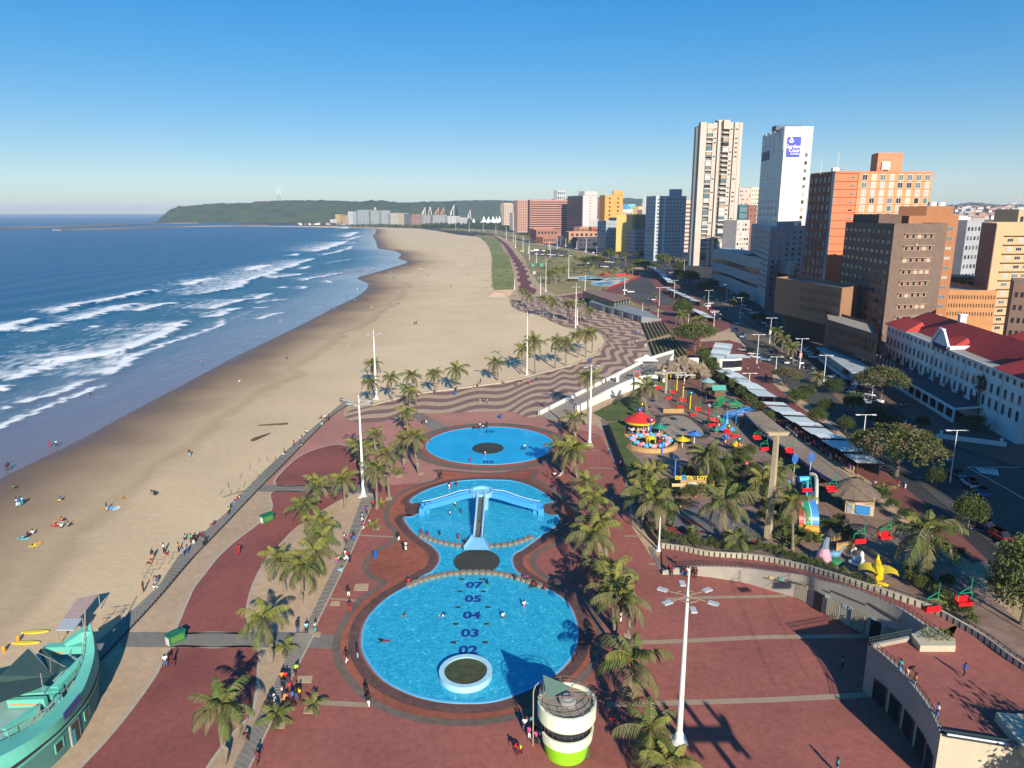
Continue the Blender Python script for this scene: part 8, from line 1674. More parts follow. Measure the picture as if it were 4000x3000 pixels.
for x, y in ((2716,1938),(2914,1822),(2540,1540)):
 g = G(x, y, .15); t = thing('park_bin', 'red and white striped round litter bin in park', 'bin', g, 0, None, x); MB().lathe([(.42,0),(.42,1.0)], 12).build('drum', flat('bin_white', (.6,.58,.56), .6), t); q = MB().lathe([(.48,1.0),(.05,1.35)], 12)
 for k in range(6): q.box((.42*math.cos(k*1.047), .42*math.sin(k*1.047), .5), (.1,.2,1.0), k*1.047)
 q.build('lid', flat('bin_red', (.45,.01,.02), .5), t)
t = thing('water_play', 'curved dark blue water play wall with cyan tubes and grey arch', 'water play', (0,0,0)); q = MB(); band(q, smooth_line(gl([(3110,1905),(3150,1960),(3170,1965),(3190,1930),(3185,1870)]), 5), .5, 0, 2.2); q.build('wall', flat('play_navy', (.03,.08,.17), .6), t)
q = MB(); a, b = G(3060,1888,2), G(3165,1870,3.2); q.tube([a, G(3080,1884,2)], .5, 8).tube([G(3120,1872,3.2), b], .55, 8).tube([G(3150,1960,1), G(3155,1880,3.2)], .25, 6); q.build('tubes', flat('tube_cyan', (.06,.42,.66), .4), t)
q = MB(); q.tube(smooth_line([G(3188,1970,.2), G(3190,1900,3), G(3186,1860,4.2), G(3165,1850,4.4)], 4), .35, 7); q.build('arch', flat('arch_grey', (.42,.42,.38), .6), t)
for x, y, by in ((3098,1795,1880),(3160,1790,1880)):
 g = G(x, by, .15); hh = D(x, y, g.y).z; t = thing('disc_sign', 'blue oval disc sign on slim pale pole beside the chairlift', 'sign', g, 0, None, x); MB().tube([(0,0,0),(0,0,hh-.8)], .09, 6).build('pole', flat('pole_pale', (.4,.45,.55), .5), t); MB().ball((0,0,hh), .85, 14, 8, (.75,.12,1.3)).build('disc', flat('disc_blue', (.03,.12,.4), .5), t)
# ---- chairlift
PC = M('pylon_concrete', (.42,.34,.22), .85, .1, .8, dirt=.15)
g = G(3000,2100,.1); zp = D(3029,1700,g.y).z; t = thing('chairlift_pylon', 'tall tapering concrete chairlift pylon with T head in middle of the park', 'pylon', g)
MB().tube([(0,0,0),(0,0,zp)], [.72,.45], 4).build('column', PC, t); MB().beam((-2.4,0,zp+.2), (2.4,0,zp+.2), .8, .55).build('head', PC, t); q = MB()
for s in (-1, 1):
 q.beam((s*2.2,-2.2,zp+.5), (s*2.2,2.2,zp+.5), .2, .25)
 for k in range(5): q.tube([(s*2.2-.12,-2+k,zp+.5), (s*2.2+.12,-2+k,zp+.5)], .35, 10)
q.build('sheaves', flat('steel_dark', (.05,.05,.055), .5), t); px_, py_ = g.x, g.y
Zs = {}
def lift_z(py): return float(np.interp(py, [1480,1600,1700,1770,1920,2120,2400], [5.0,5.5,7.5,9.5,11.0,12.0,14.5]))
HGR = flat('hanger_green', (.02,.22,.11), .5); RSD = flat('seat_red', (.62,.01,.015), .4)
seatp = [(2572,1518,1),(2626,1534,1),(2610,1558,0),(2667,1566,1),(2655,1592,0),(2727,1604,1),(2707,1624,0),(2790,1644,1),(2780,1663,0),(2841,1690,1),(2870,1707,0),(2958,1715,1),(2985,1758,0),(3085,1766,1),(3150,1919,0),(3250,1918,1),(3357,2120,0),(3459,2102,1),(3640,2385,0),(3768,2361,1)]
cl = {0: [], 1: []}
for x, y, side in seatp:
 z = lift_z(y); p = G(x, y, z); t = thing('chairlift_chair', 'red chairlift seat on green hanger %s' % ('on the left cable' if side == 0 else 'on the right cable'), 'chairlift chair', p, .15, 'chairlift seats', x); cl[side].append(p+Vector((0,0,2.9)))
 q = MB().box((0,.25,0), (1.5,.6,.12)).box((0,.5,.35), (1.5,.1,.7)).box((0,-.15,.1), (1.5,.12,.35)) if side else MB().box((0,.15,0), (1.5,.7,.12)).box((0,-.2,.28), (1.5,.1,.6)).box((0,.5,.1), (1.5,.1,.3))
 q.box((-.75,.15,.15), (.08,.7,.35)).box((.75,.15,.15), (.08,.7,.35)).build('seat', RSD, t)
 MB().beam((-.75,.1,.1), (-.75,.1,1.2), .07, .07).beam((.75,.1,.1), (.75,.1,1.2), .07, .07).beam((-.75,.1,1.2), (.75,.1,1.2), .07, .07).beam((-.75,.1,1.2), (.55,.1,1.9), .07, .07).beam((.55,.1,1.2), (.55,.1,2.9), .08, .08).build('hanger', HGR, t)
for s, pts in cl.items():
 pts = sorted([p+Vector((.55,0,0)) for p in pts], key=lambda p: -p.y); pts.append(pts[-1]+Vector((1,-40,6)))
 reg(MB().tube(pts, .035, 4).build('lift_cable', flat('cable', (.03,.03,.03), .5)), ('left' if s == 0 else 'right')+' thin steel cable of the chairlift carrying the red seats', 'cable')
g = G(3012,2950,.1)
t = thing('goal_shaped_mast', 'tall twin armed mast just outside the lower right edge whose shadow crosses the plaza', 'mast', (29, 31, .13)); q = MB().tube([(0,0,0),(0,0,19)], [.45,.3], 8).beam((-2.3,0,16.2), (2.3,0,16.2), .7, .9)
for s in (-1, 1): q.beam((s*2.3,-2.2,16.2), (s*2.3,2.6,16.2), .45, .5).beam((s*2.3,0,14.6), (s*2.3,0,18.6), .4, .4)
q.build('frame', MW, t)
# ================================================================ CARS
def car_meshes(kind):
 q = MB(); L, W = 4.3, 1.75; hb = {'hatch': 0, 'suv': .22, 'sedan': 0, 'pickup': .2, 'van': .3}[kind]
 z0, zb = .28+hb*.4, .82+hb*.6; zr = {'hatch': 1.45, 'suv': 1.75, 'sedan': 1.42, 'pickup': 1.72, 'van': 2.1}[kind]
 if kind in ('pickup', 'van'): L = 5.0
 ca = {'hatch': (-2.0,-1.5,.35,1.15), 'suv': (-2.05,-1.75,.35,1.05), 'sedan': (-1.7,-.9,.4,1.2), 'pickup': (-.6,-.3,.75,1.4), 'van': (-2.4,-2.3,1.2,1.9)}[kind]
 n = 2
 def ring(x, z, w): return [(x,-w/2,z),(x,w/2,z)]
 secs = [(-L/2,.5,.74),(-L/2+.12,.9,zb),(-L/2+.6,1,zb+.06),(L/2-1.1,1,zb+.03),(L/2-.25,.93,zb-.12),(L/2,.8,zb-.3)]
 for i in range(len(secs)-1):
  x0, w0, t0 = secs[i]; x1, w1, t1 = secs[i+1]; w0 = W*(.9+.1*w0); w1 = W*(.9+.1*w1)
  for s in (-1, 1):
   f = [(x0,s*w0/2,z0),(x1,s*w1/2,z0),(x1,s*w1/2,t1*.93),(x0,s*w0/2,t0*.93)]; q.face(f if s < 0 else f[::-1]); f = [(x0,s*w0/2,t0*.93),(x1,s*w1/2,t1*.93),(x1,s*w1/2*.9,t1),(x0,s*w0/2*.9,t0)]; q.face(f if s < 0 else f[::-1])
  q.face([(x0,-w0/2*.9,t0),(x1,-w1/2*.9,t1),(x1,w1/2*.9,t1),(x0,w0/2*.9,t0)])
 q.face([(-L/2,-W*.47,z0),(-L/2,-W*.47,.7),(-L/2,W*.47,.7),(-L/2,W*.47,z0)]); q.face([(L/2,-W*.48,z0),(L/2,W*.48,z0),(L/2,W*.48,zb-.3),(L/2,-W*.48,zb-.3)])
 a, b, c, d = ca; wr = W*.72; w_ = W*.88
 q.face([(b,-wr/2,zr),(c,-wr/2,zr),(c,wr/2,zr),(b,wr/2,zr)]); q.box(((b+c)/2,0,zr-.03), (c-b,wr,.06))
 for x, z in ((a, 0), (d, 0)): pass
 g = MB()
 g.face([(d,-w_/2,zb),(d,w_/2,zb),(c,wr/2,zr-.02),(c,-wr/2,zr-.02)]); g.face([(a,w_/2,zb),(a,-w_/2,zb),(b,-wr/2,zr-.02),(b,wr/2,zr-.02)])
 for s in (-1, 1):
  f = [(a,s*w_/2,zb),(d,s*w_/2,zb),(c,s*wr/2,zr-.02),(b,s*wr/2,zr-.02)]; g.face(f if s < 0 else f[::-1])
  xm = (b+c)/2; q.beam((xm,s*w_/2*1.01,zb), (xm,s*wr/2*1.02,zr), .09, .05)
 if kind == 'pickup': q.box((-1.6,0,zb+.05), (1.7,W*.8,.12)).box((-2.45,0,zb+.1), (.1,W*.9,.3))
 w = MB().tube([(0,-.11,0),(0,.11,0)], .33, 14); w.mat(1).tube([(0,-.12,0),(0,.12,0)], .19, 10)
 lm = MB().box((L/2-.02,W*.36,zb-.32), (.08,.3,.14)).box((L/2-.02,-W*.36,zb-.32), (.08,.3,.14))
 allm = MB(); 
 for src, k in ((q,0),(g,1)):
  o = len(allm.v); allm.v += src.v; allm.f += [tuple(i+o for i in f) for f in src.f]; allm.m += [k]*len(src.f)
 for x in (-1.35,1.35):
  for s in (-1,1): allm.mat(2).tube([(x,s*(W/2-.15),.33),(x,s*(W/2+.02),.33)], .33, 8)
 BP = bpy.data.materials.get('car_paint_white') or car_paint('white')
 return q.mesh('car_body', [BP]), g.mesh('car_glass', [GL_D]), w.mesh('wheel', [flat('tyre', (.015,.015,.015), .8), flat('rim', (.4,.4,.4), .3, .5, .8)]), lm.mesh('headlights', [FR_W]), allm.mesh('far_car', [BP, GL_D, flat('tyre', (.015,.015,.015), .8)])
CPC = {'white': (.74,.74,.73), 'silver': (.42,.43,.44), 'blue': (.07,.16,.42), 'dark': (.02,.022,.03), 'red': (.42,.012,.02), 'navy': (.008,.01,.09), 'grey': (.14,.15,.16), 'green': (.02,.30,.10), 'ltblue': (.22,.34,.50)}
CN = {'ltblue': 'light blue', 'navy': 'dark blue', 'dark': 'black'}
def car_paint(c):
 m = flat('car_paint_'+c, CPC[c], .25, .6); m.node_tree.nodes['Principled BSDF'].inputs['Coat Weight'].default_value = .6; return m
CM = {k: car_meshes(k) for k in ('hatch','suv','sedan','pickup','van')}
def car(px, py, col, kind, lab, ang=None, far=False, grp=None):
 g = G(px, py, .16)
 if ang is None: a, b = G(3600,1900), G(2850,1260); ang = math.atan2(b.y-a.y, b.x-a.x)
 cn = CN.get(col, col); kn = {'hatch':'hatchback','suv':'SUV','sedan':'sedan','pickup':'pickup','van':'van'}[kind]
 l = ('%s %s %s' % (cn, kn, lab)); bm_, gm, wm, lm, am = CM[kind]
 if far:
  o = new('parked_car', am, None, g, ang); o.material_slots[0].link = 'OBJECT'; o.material_slots[0].material = car_paint(col); return reg(o, l, 'car', grp, px)
 t = thing('parked_car', l, 'car', g, ang, grp, px); b = new('body', bm_, t); b.material_slots[0].link = 'OBJECT'; b.material_slots[0].material = car_paint(col)
 new('windows', gm, t); new('headlights', lm, b)
 x_ = 1.6 if kind in ('pickup','van') else 1.35
 for x in (-x_, x_):
  for s in (-1, 1): new('wheel', wm, t, (x, s*.78, .33))
rd = (lambda a, b: math.atan2(G(*b).y-G(*a).y, G(*b).x-G(*a).x))
RD = rd((3600,1900),(2850,1260)); RD2 = rd((2900,1330),(2700,1110))
car(3850,2064,'navy','sedan','parked in shade beside the round green tree', RD+math.pi+.35); car(3912,2112,'red','suv','parked just below the dark blue one near right edge', RD+math.pi+.3); car(3968,2150,'silver','sedan','half hidden by the right edge tree', RD+math.pi+.3)
for a in ((2845,1386,'white','suv'),(2905,1372,'silver','suv'),(2930,1378,'dark','suv'),(2945,1388,'white','suv'),(2950,1398,'white','hatch'),(2970,1400,'blue','suv'),(2985,1408,'ltblue','sedan')): 
 if a[0] > 2850: car(*a, 'in angled bay row beside the stall plaza', RD+.9, grp='cars parked beside stall plaza')
for i, a in enumerate(((3118,1352,'white','suv'),(3128,1364,'white','suv'),(3145,1368,'white','suv'),(3158,1378,'white','suv'),(3168,1390,'silver','suv'),(3182,1400,'white','suv'),(3202,1402,'grey','sedan'))): car(*a, 'parked in the shaded row across the road', RD+1.0, grp='cars parked across the road')
for i, a in enumerate(((2782,1216,'red','hatch'),(2790,1223,'white','hatch'),(2800,1231,'white','hatch'),(2808,1239,'white','suv'),(2818,1249,'grey','suv'),(2760,1192,'white','suv'),(2766,1199,'white','suv'),(2772,1188,'silver','van'))): car(*a, 'in the tight angled row below kiosk roofs', .35, grp='cars parked below kiosk roofs')
for a in ((3068,1418,'white','hatch','driving away on the sunlit road',RD),(3025,1377,'dark','hatch','driving behind the parked row',RD),(2872,1295,'navy','hatch','turning in sunlight by shadow edge',RD+2.6),(2900,1318,'ltblue','suv','following the turning car',RD+2.8),(3165,1440,'grey','sedan','alone in the shaded lane',RD),(3168,1525,'ltblue','sedan','in tree shade near the median',RD+math.pi),(2880,1265,'white','hatch','standing in mid road shade',RD),(2800,1174,'white','pickup','waiting on sunlit road behind the green truck',RD2),(2781,1160,'white','suv','ahead of the waiting pickup',RD2),(2834,1207,'grey','hatch','crossing sunlit road patch',RD2),
 (3312,1508,'white','pickup','between the dark round trees',RD+.8),(3350,1540,'ltblue','suv','half under dark round tree',RD+.7),(3390,1548,'white','suv','beside the one half under the tree',RD+.7),(3413,1572,'white','pickup','in deep shade before the veranda',RD+.7),(3525,1650,'silver','sedan','in deep shade below the flagpoles',RD+2.8),(3303,1500,'blue','hatch','behind the tree shaded pickup',RD+.8),(3165,1287,'white','van','parked before the brown podium',RD),(3185,1310,'silver','hatch','beside the white van',RD),(2945,1225,'white','pickup','in road shade near curved building',RD+1),(2978,1250,'silver','sedan','in road shade left of podium',RD+1),(2900,1180,'white','suv','shaded behind the median palms',RD2),(2840,1180,'silver','suv','by the median lamp post',RD2),(2895,1225,'white','hatch','shaded near tall banner lamp',RD2),(2945,1243,'grey','pickup','under podium shade',RD+1),
 (2464,1143,'white','van','parked nearest on the big grey car park',.0),(2446,1137,'white','pickup','behind the van on big car park',.1),(2545,1174,'white','pickup','beside the red car on big car park',.1),(2562,1181,'red','hatch','parked beside the white pickup',.1)): car(*a)
car(2752,1165,'green','van','like a tall truck parked by stalls', RD2)
cr_ = random.Random(9)
def farcars(n, p0, p1, lab, grp, jit=2, ang=0.3, cols=('white','white','silver','white','dark','blue','red','grey','white')):
 for i in range(n):
  f = (i+.5)/n; c = cr_.choice(cols); k = cr_.choice(('hatch','suv','sedan','pickup')); car(p0[0]+(p1[0]-p0[0])*f+cr_.uniform(-2,2), p0[1]+(p1[1]-p0[1])*f+cr_.uniform(-jit,jit), c, k, lab, ang+cr_.uniform(-.2,.2), True, grp)
farcars(16, (2072,992), (2232,1001), 'in front row of the oval lawn car park', 'cars in front row of oval car park', 1); farcars(7, (2068,982), (2115,978), 'at back left of the oval lawn car park', 'cars at back of oval car park', 2, .2); farcars(4, (2112,980), (2128,984), 'in the middle of oval lawn car park', 'cars in middle of oval car park', 2)
farcars(9, (2295,1032), (2385,1046), 'in the car park behind the lawn palms', 'cars behind the lawn palms', 3); farcars(5, (2350,1024), (2410,1026), 'at back of the car park behind lawn palms', 'cars at back behind lawn palms', 1)
farcars(10, (2095,952), (2190,966), 'along the far road beside the dry lawn', 'cars along far road by lawn', 2, RD2); farcars(8, (2140,962), (2215,962), 'on the middle stretch of the far road', 'cars on middle stretch of far road', 1.5, RD2); farcars(14, (1950,905), (2075,945), 'on the distant road toward the far towers', 'cars on distant road', 3, RD2+.3); farcars(12, (2245,975), (2440,1000), 'parked below the grey green hotel', 'cars below grey green hotel', 5, .2)
farcars(16, (2480,1020), (2560,1050), 'parked along road above farthest stalls', 'cars above farthest stalls', 3, RD2); farcars(16, (2585,1045), (2730,1135), 'in the double row behind the stall bend', 'cars behind stall bend', 6, RD2); farcars(14, (2690,1075), (2860,1150), 'on the shaded road below tall apartment tower', 'cars on shaded road below tower', 8, RD2); farcars(8, (2790,1100), (2930,1210), 'along the kerb before curved white building', 'cars before curved white building', 8, RD2); farcars(8, (1840,900), (1935,905), 'near the far beach cafe', 'cars near far beach cafe', 2, .2); farcars(6, (2380,1000), (2440,1008), 'scattered below ochre tower lamps', 'cars below ochre tower', 4, .1)
farcars(9, (3245,1475), (3430,1600), 'in a shaded row under the dark trees', 'cars under dark trees', 4, RD+.8); farcars(8, (2975,1235), (3180,1330), 'along the kerb below the brown podium', 'cars below brown podium', 4, RD+.8); farcars(6, (3560,1700), (3860,1960), 'on the shaded road at lower right', 'cars on shaded road lower right', 12, RD); farcars(8, (2860,1165), (3010,1285), 'in the middle lanes of the shaded road', 'cars in middle lanes', 8, RD2); farcars(7, (3080,1400), (3200,1470), 'between median palms and shaded row', 'cars by median palms', 5, RD)
# ================================================================ PEOPLE
def skin(name, V, E, Rr, sub=1):
 me = bpy.data.meshes.new(name); me.from_pydata(V, E, []); o = bpy.data.objects.new(name, me); COL.objects.link(o)
 md = o.modifiers.new('s', 'SKIN'); sv = me.skin_vertices[0].data if me.skin_vertices else None
 if sv is None: me.attributes; bpy.context.view_layer.objects.active = o
 for i, r in enumerate(Rr): me.skin_vertices[0].data[i].radius = (r, r) if not isinstance(r, tuple) else r
 me.skin_vertices[0].data[0].use_root = True
 if sub: o.modifiers.new('u', 'SUBSURF').levels = sub
 bpy.context.view_layer.update()
 m2 = bpy.data.meshes.new_from_object(o.evaluated_get(bpy.context.evaluated_depsgraph_get())); bpy.data.objects.remove(o)
 for p in m2.polygons: p.use_smooth = True
 m2.name = name; return m2
POSE = {}
def pose(name, hip, chest, head, sh, el_, ha, kn, ft):
 "joints: hip, chest, head; per side shoulder, elbow, hand, knee, foot (right then left)"
 hip, chest, head = Vector(hip), Vector(chest), Vector(head); V = [hip, hip.lerp(chest, .5), chest, chest.lerp(head, .45), head, head+(head-chest).normalized()*.13]; Rb = [(.14,.12), (.13,.10), (.17,.12), .055, .095, .075]; E = [(0,1),(1,2),(2,3),(3,4),(4,5)]; Vs, Es, Rs = [], [], []
 sh = [Vector(x) for x in sh]; el_ = [Vector(x) for x in el_]; ha = [Vector(x) for x in ha]; kn = [Vector(x) for x in kn]; ft = [Vector(x) for x in ft]
 for i in range(2):
  n = len(V); V += [sh[i], el_[i], ha[i], ha[i]+(ha[i]-el_[i]).normalized()*.09]; Rb += [.06,.042,.034,.03]; E += [(2,n),(n,n+1),(n+1,n+2),(n+2,n+3)]
  n = len(V); h_ = hip+Vector(((.10 if i == 0 else -.10), 0, -.05)); V += [h_, kn[i], ft[i], ft[i]+Vector((0,-.14,-.03))]; Rb += [.095,.062,.042,.04]; E += [(0,n),(n,n+1),(n+1,n+2),(n+2,n+3)]
 body = skin('person_body', [tuple(v) for v in V], E, Rb)
 s_ = skin('shirt', [tuple(v) for v in (hip+(chest-hip)*.05, hip.lerp(chest,.5), chest, chest.lerp(head,.3), sh[0], sh[0].lerp(el_[0],.8), sh[1], sh[1].lerp(el_[1],.8))], [(0,1),(1,2),(2,3),(2,4),(4,5),(2,6),(6,7)], [(.165,.14),(.155,.125),(.195,.145),.08,.085,.062,.085,.062])
 k0 = hip+Vector((.10,0,-.05)); k1 = hip+Vector((-.10,0,-.05))
 t_ = skin('trousers', [tuple(v) for v in (hip+(chest-hip)*.12, hip, k0, kn[0], kn[0].lerp(ft[0],.75), k1, kn[1], kn[1].lerp(ft[1],.75))], [(0,1),(1,2),(2,3),(3,4),(1,5),(5,6),(6,7)], [(.15,.13),(.16,.14),.115,.08,.065,.115,.08,.065])
 h_ = MB().ball(head+Vector((0,.02,.06)), .115, 8, 6, (1,1.05,1)).mesh('hair', [flat('hair_black', (.01,.008,.007), .8)])
 POSE[name] = (body, s_, t_, h_)
pose('stand', (0,0,.92), (0,0,1.36), (0,0,1.60), [(.19,0,1.40),(-.19,0,1.40)], [(.25,.02,1.12),(-.25,.02,1.12)], [(.26,-.06,.88),(-.26,-.06,.88)], [(.12,0,.5),(-.11,.02,.5)], [(.13,.02,.08),(-.12,.04,.08)])
pose('walk', (0,0,.90), (0,-.03,1.34), (0,-.05,1.58), [(.19,-.02,1.38),(-.19,-.02,1.38)], [(.25,.14,1.14),(-.25,-.14,1.14)], [(.24,.10,.90),(-.24,-.30,.98)], [(.11,-.20,.52),(-.11,.06,.50)], [(.11,-.22,.09),(-.11,.34,.12)])
pose('sit', (0,.1,.14), (0,.16,.56), (0,.12,.80), [(.19,.16,.60),(-.19,.16,.60)], [(.27,.06,.38),(-.27,.06,.38)], [(.2,-.2,.36),(-.2,-.2,.36)], [(.15,-.28,.42),(-.15,-.26,.40)], [(.14,-.55,.07),(-.14,-.52,.07)])
pose('bend', (0,.1,.82), (0,-.22,1.08), (0,-.42,1.12), [(.18,-.22,1.06),(-.18,-.22,1.06)], [(.22,-.4,.82),(-.22,-.38,.82)], [(.2,-.52,.55),(-.2,-.5,.55)], [(.12,-.02,.45),(-.12,.0,.45)], [(.12,.08,.08),(-.12,.1,.08)])
pose('swim', (0,0,.0), (0,-.42,.08), (0,-.66,.14), [(.2,-.42,.06),(-.2,-.42,.06)], [(.42,-.6,.05),(-.42,-.52,.0)], [(.4,-.85,.04),(-.6,-.7,-.02)], [(.12,.42,-.04),(-.12,.42,-.06)], [(.16,.82,-.04),(-.14,.82,-.04)])
pose('lie', (0,0,.13), (0,-.42,.16), (0,-.66,.2), [(.2,-.42,.14),(-.2,-.42,.14)], [(.36,-.3,.06),(-.36,-.5,.06)], [(.3,-.06,.05),(-.3,-.72,.05)], [(.12,.42,.12),(-.12,.4,.2)], [(.14,.82,.07),(-.14,.8,.07)])
pose('arm', (0,0,.92), (0,0,1.36), (0,-.02,1.60), [(.19,0,1.40),(-.19,0,1.40)], [(.36,-.10,1.42),(-.25,.02,1.12)], [(.42,-.3,1.58),(-.26,-.06,.88)], [(.13,-.02,.5),(-.12,.03,.5)], [(.15,.0,.08),(-.14,.06,.08)])
SK = [flat('skin_a', (.075,.035,.02), .6), flat('skin_b', (.14,.07,.04), .6), flat('skin_c', (.40,.22,.15), .6)]
CC = {'w': ('white',(.72,.72,.70)), 'k': ('black',(.012,.012,.014)), 'r': ('red',(.50,.015,.02)), 'p': ('pink',(.66,.09,.28)), 'b': ('blue',(.03,.12,.50)), 'l': ('light blue',(.25,.52,.68)), 'y': ('yellow',(.75,.58,.03)), 'g': ('green',(.05,.40,.12)), 'm': ('lime',(.42,.75,.05)), 'o': ('orange',(.75,.25,.04)), 't': ('teal',(.03,.36,.34)), 'n': ('navy',(.012,.02,.08)), 's': ('grey',(.25,.26,.27)), 'u': ('purple',(.30,.10,.48)), 'd': ('maroon',(.16,.02,.04)), 'j': ('denim',(.07,.12,.25)), 'c': ('cream',(.6,.52,.38))}
def cm(k): return flat('cloth_'+k, CC[k][1], .8)
PN = {'stand': 'standing', 'walk': 'walking', 'sit': 'sitting', 'bend': 'bending forward', 'swim': 'swimming', 'lie': 'lying down', 'arm': 'standing with raised arm'}
ppr = random.Random(77)
def person(px, py, sh, tr, ps, where, z=.14, sc=1.0, rot=None, grp=None, sk=None):
 g = G(px, py, z); b, s_, t_, h_ = POSE[ps]
 if ps == 'swim': g.z = z+.02
 lab = 'person %s, %s top, %s bottoms, %s' % (PN[ps], CC[sh][0], CC[tr][0], where)
 if rot is None: rot = ppr.uniform(0, 6.28)
 sk = SK[sk] if sk is not None else SK[ppr.choice((0,0,0,1))]
 o = new('person', b, None, g, rot); o.scale = [sc*ppr.uniform(.96,1.04)]*3; reg(o, lab, 'person', grp, px)
 o.data.materials.clear() if False else None
 if not o.data.materials: o.data.materials.append(sk)
 o.material_slots[0].link = 'OBJECT'; o.material_slots[0].material = sk
 for nm, me, mm in (('shirt', s_, cm(sh)), ('trousers', t_, cm(tr)), ('hair', h_, None)):
  if mm is not None:
   if not me.materials: me.materials.append(mm)
   c = new(nm, me, o); c.material_slots[0].link = 'OBJECT'; c.material_slots[0].material = mm
  else: new(nm, me, o)
S, Wk, Si, Bn, Sw, Ly, Ar = 'stand','walk','sit','bend','swim','lie','arm'
def crowd(where, grp, L_, z=.14, sc=1.0):
 for e in L_: person(e[0], e[1], e[2][0], e[2][1], e[3], where, z, e[4] if len(e) > 4 else sc, grp=grp)
crowd('at the water edge lower left','people at the water edge',[(194,1746,'pr',Wk),(221,1746,'wk',Wk),(25,1841,'dd',Wk),(35,1836,'kj',Wk),(789,1423,'pb',Wk),(1095,1258,'ww',Wk),(1104,1259,'ol',S)],.02)
crowd('on the open sand at left','people on the open sand',[(57,1908,'gk',Si),(68,1980,'lw',S),(78,1978,'bl',S),(87,1974,'lt',S),(237,1957,'jy',Si),(418,1996,'kc',S),(601,1935,'nk',Bn),(609,1933,'kn',Si),(741,1784,'kl',Wk),(936,1492,'ww',Si),(225,2042,'pr',Ly),(245,2036,'ok',Si),(240,2060,'wk',Si),(270,2055,'sn',Si),(95,2102,'tk',Ly),(112,2095,'kn',Si),(130,2086,'ws',Si),(145,2126,'yo',Ly),(481,1947,'oo',Ly),(354,1545,'wk',S),(1121,1404,'rk',Wk),(1354,1316,'wr',S),(1360,1356,'ww',Wk)],.02)
crowd('on the sand near the boardwalk','people on sand near the boardwalk',[(587,2203,'ok',Si),(596,2186,'ko',S),(642,2161,'wk',S),(650,2170,'do',Si),(699,2157,'on',S),(718,2177,'sj',S),(733,2166,'bb',S),(723,2106,'sk',Si),(747,2122,'gk',S),(757,2128,'kw',S),(765,2118,'nk',S),(780,2098,'kr',Si),(790,2096,'rk',Si),(796,2134,'sk',S),(804,2130,'kk',S),(614,2275,'dj',Bn),(561,2313,'kd',S),(606,2302,'ww',Si),(835,2052,'dd',Si),(895,2012,'mn',S),(905,1985,'kb',Si),(913,1970,'lj',Si),(925,1958,'jp',Si),(932,1950,'yp',Si)],.03)
crowd('on the promenade edge near the sand','people on the promenade edge',[(1149,1747,'rj',Wk),(1176,1738,'kw',Si),(1175,1712,'dw',Si),(1197,1690,'wk',Si),(1257,1660,'wl',Si),(1255,1634,'rd',Si),(1271,1633,'wk',Si),(1285,1643,'dk',S),(1111,1776,'kw',Si),(1335,1567,'yk',Si),(1854,1512,'pw',Si),(1864,1510,'kn',Si),(1877,1499,'nk',S),(1965,1498,'pk',Si),(2038,1490,'ok',Si),(2097,1480,'tk',Si),(2142,1466,'kr',Bn)],.3)
crowd('on the wavy paving','people on the wavy paving',[(1875,1573,'ww',S,.8),(1890,1571,'gk',S,.6),(1903,1579,'wb',S),(2016,1508,'rk',Wk),(2066,1503,'pr',Wk),(2269,1424,'dk',S),(2387,1295,'wk',S),(2367,1320,'kr',Wk),(2373,1320,'nk',Wk),(2468,1354,'kn',Wk),(2474,1352,'wk',Wk),(2480,1350,'kb',S),(2443,1354,'pk',S),(2488,1338,'ww',S),(2522,1358,'ww',S),(2495,1306,'lb',S),(2500,1306,'bk',S),(2339,1376,'kr',Wk),(2520,1320,'dk',S),(2526,1322,'kk',S),(2344,1515,'dk',S),(2366,1507,'kd',S),(2325,1568,'kn',S),(2404,1265,'rw',S),(2440,1262,'kw',S),(2475,1265,'wk',Bn)],.17)
crowd('beside the round pool and ring path','people beside the round pool',[(1651,1657,'dk',Wk,.8),(1664,1655,'rw',Wk),(1490,1696,'yk',S),(1583,1684,'yk',S,.9),(1723,1872,'kd',Wk),(1581,1845,'up',S),(1532,1800,'wb',S),(1540,1798,'kw',S),(1545,1802,'nk',Si),(1850,1675,'kk',Si),(1861,1673,'rk',Si),(1875,1676,'wk',S),(1888,1672,'ck',Si),(1902,1672,'kk',S),(2210,1672,'kr',S),(2199,1668,'kk',S),(2138,1867,'rk',S),(2166,1860,'wk',Si),(2174,1858,'pk',Si),(2182,1861,'kw',Si),(2190,1857,'wp',Si),(2163,1882,'kr',S,.7),(2262,1849,'bk',Si),(2325,1867,'nl',Si)],.2)
crowd('by the planting strip left of slide pool','people by the planting strip',[(1498,1872,'pp',S),(1505,1876,'yk',S,.8),(1452,1917,'kd',S),(1457,1984,'rk',Wk),(1434,2012,'uk',S),(1416,2037,'lw',Wk),(1443,2043,'rw',S,.8),(1420,2070,'pw',Wk),(1558,2115,'kw',S),(1585,2153,'ww',S),(1578,2152,'kk',S)],.17)
crowd('on the boardwalk left of big pool','people on the boardwalk',[(1346,2118,'wk',S),(1354,2126,'pk',S),(1383,2114,'kb',S),(1372,2108,'pk',S,.7),(1314,2195,'pu',Si),(1325,2190,'mk',Si),(1350,2186,'ww',S),(1358,2190,'rw',S),(1367,2200,'kn',S),(1344,2190,'wk',Si),(1332,2232,'ll',Si),(1362,2333,'kw',S),(1369,2390,'dr',Wk),(1160,2472,'nj',S),(1166,2470,'kj',S),(1198,2476,'lk',S),(1232,2472,'ct',S),(1102,2268,'gy',S),(1154,2636,'mk',Bn)],.2)
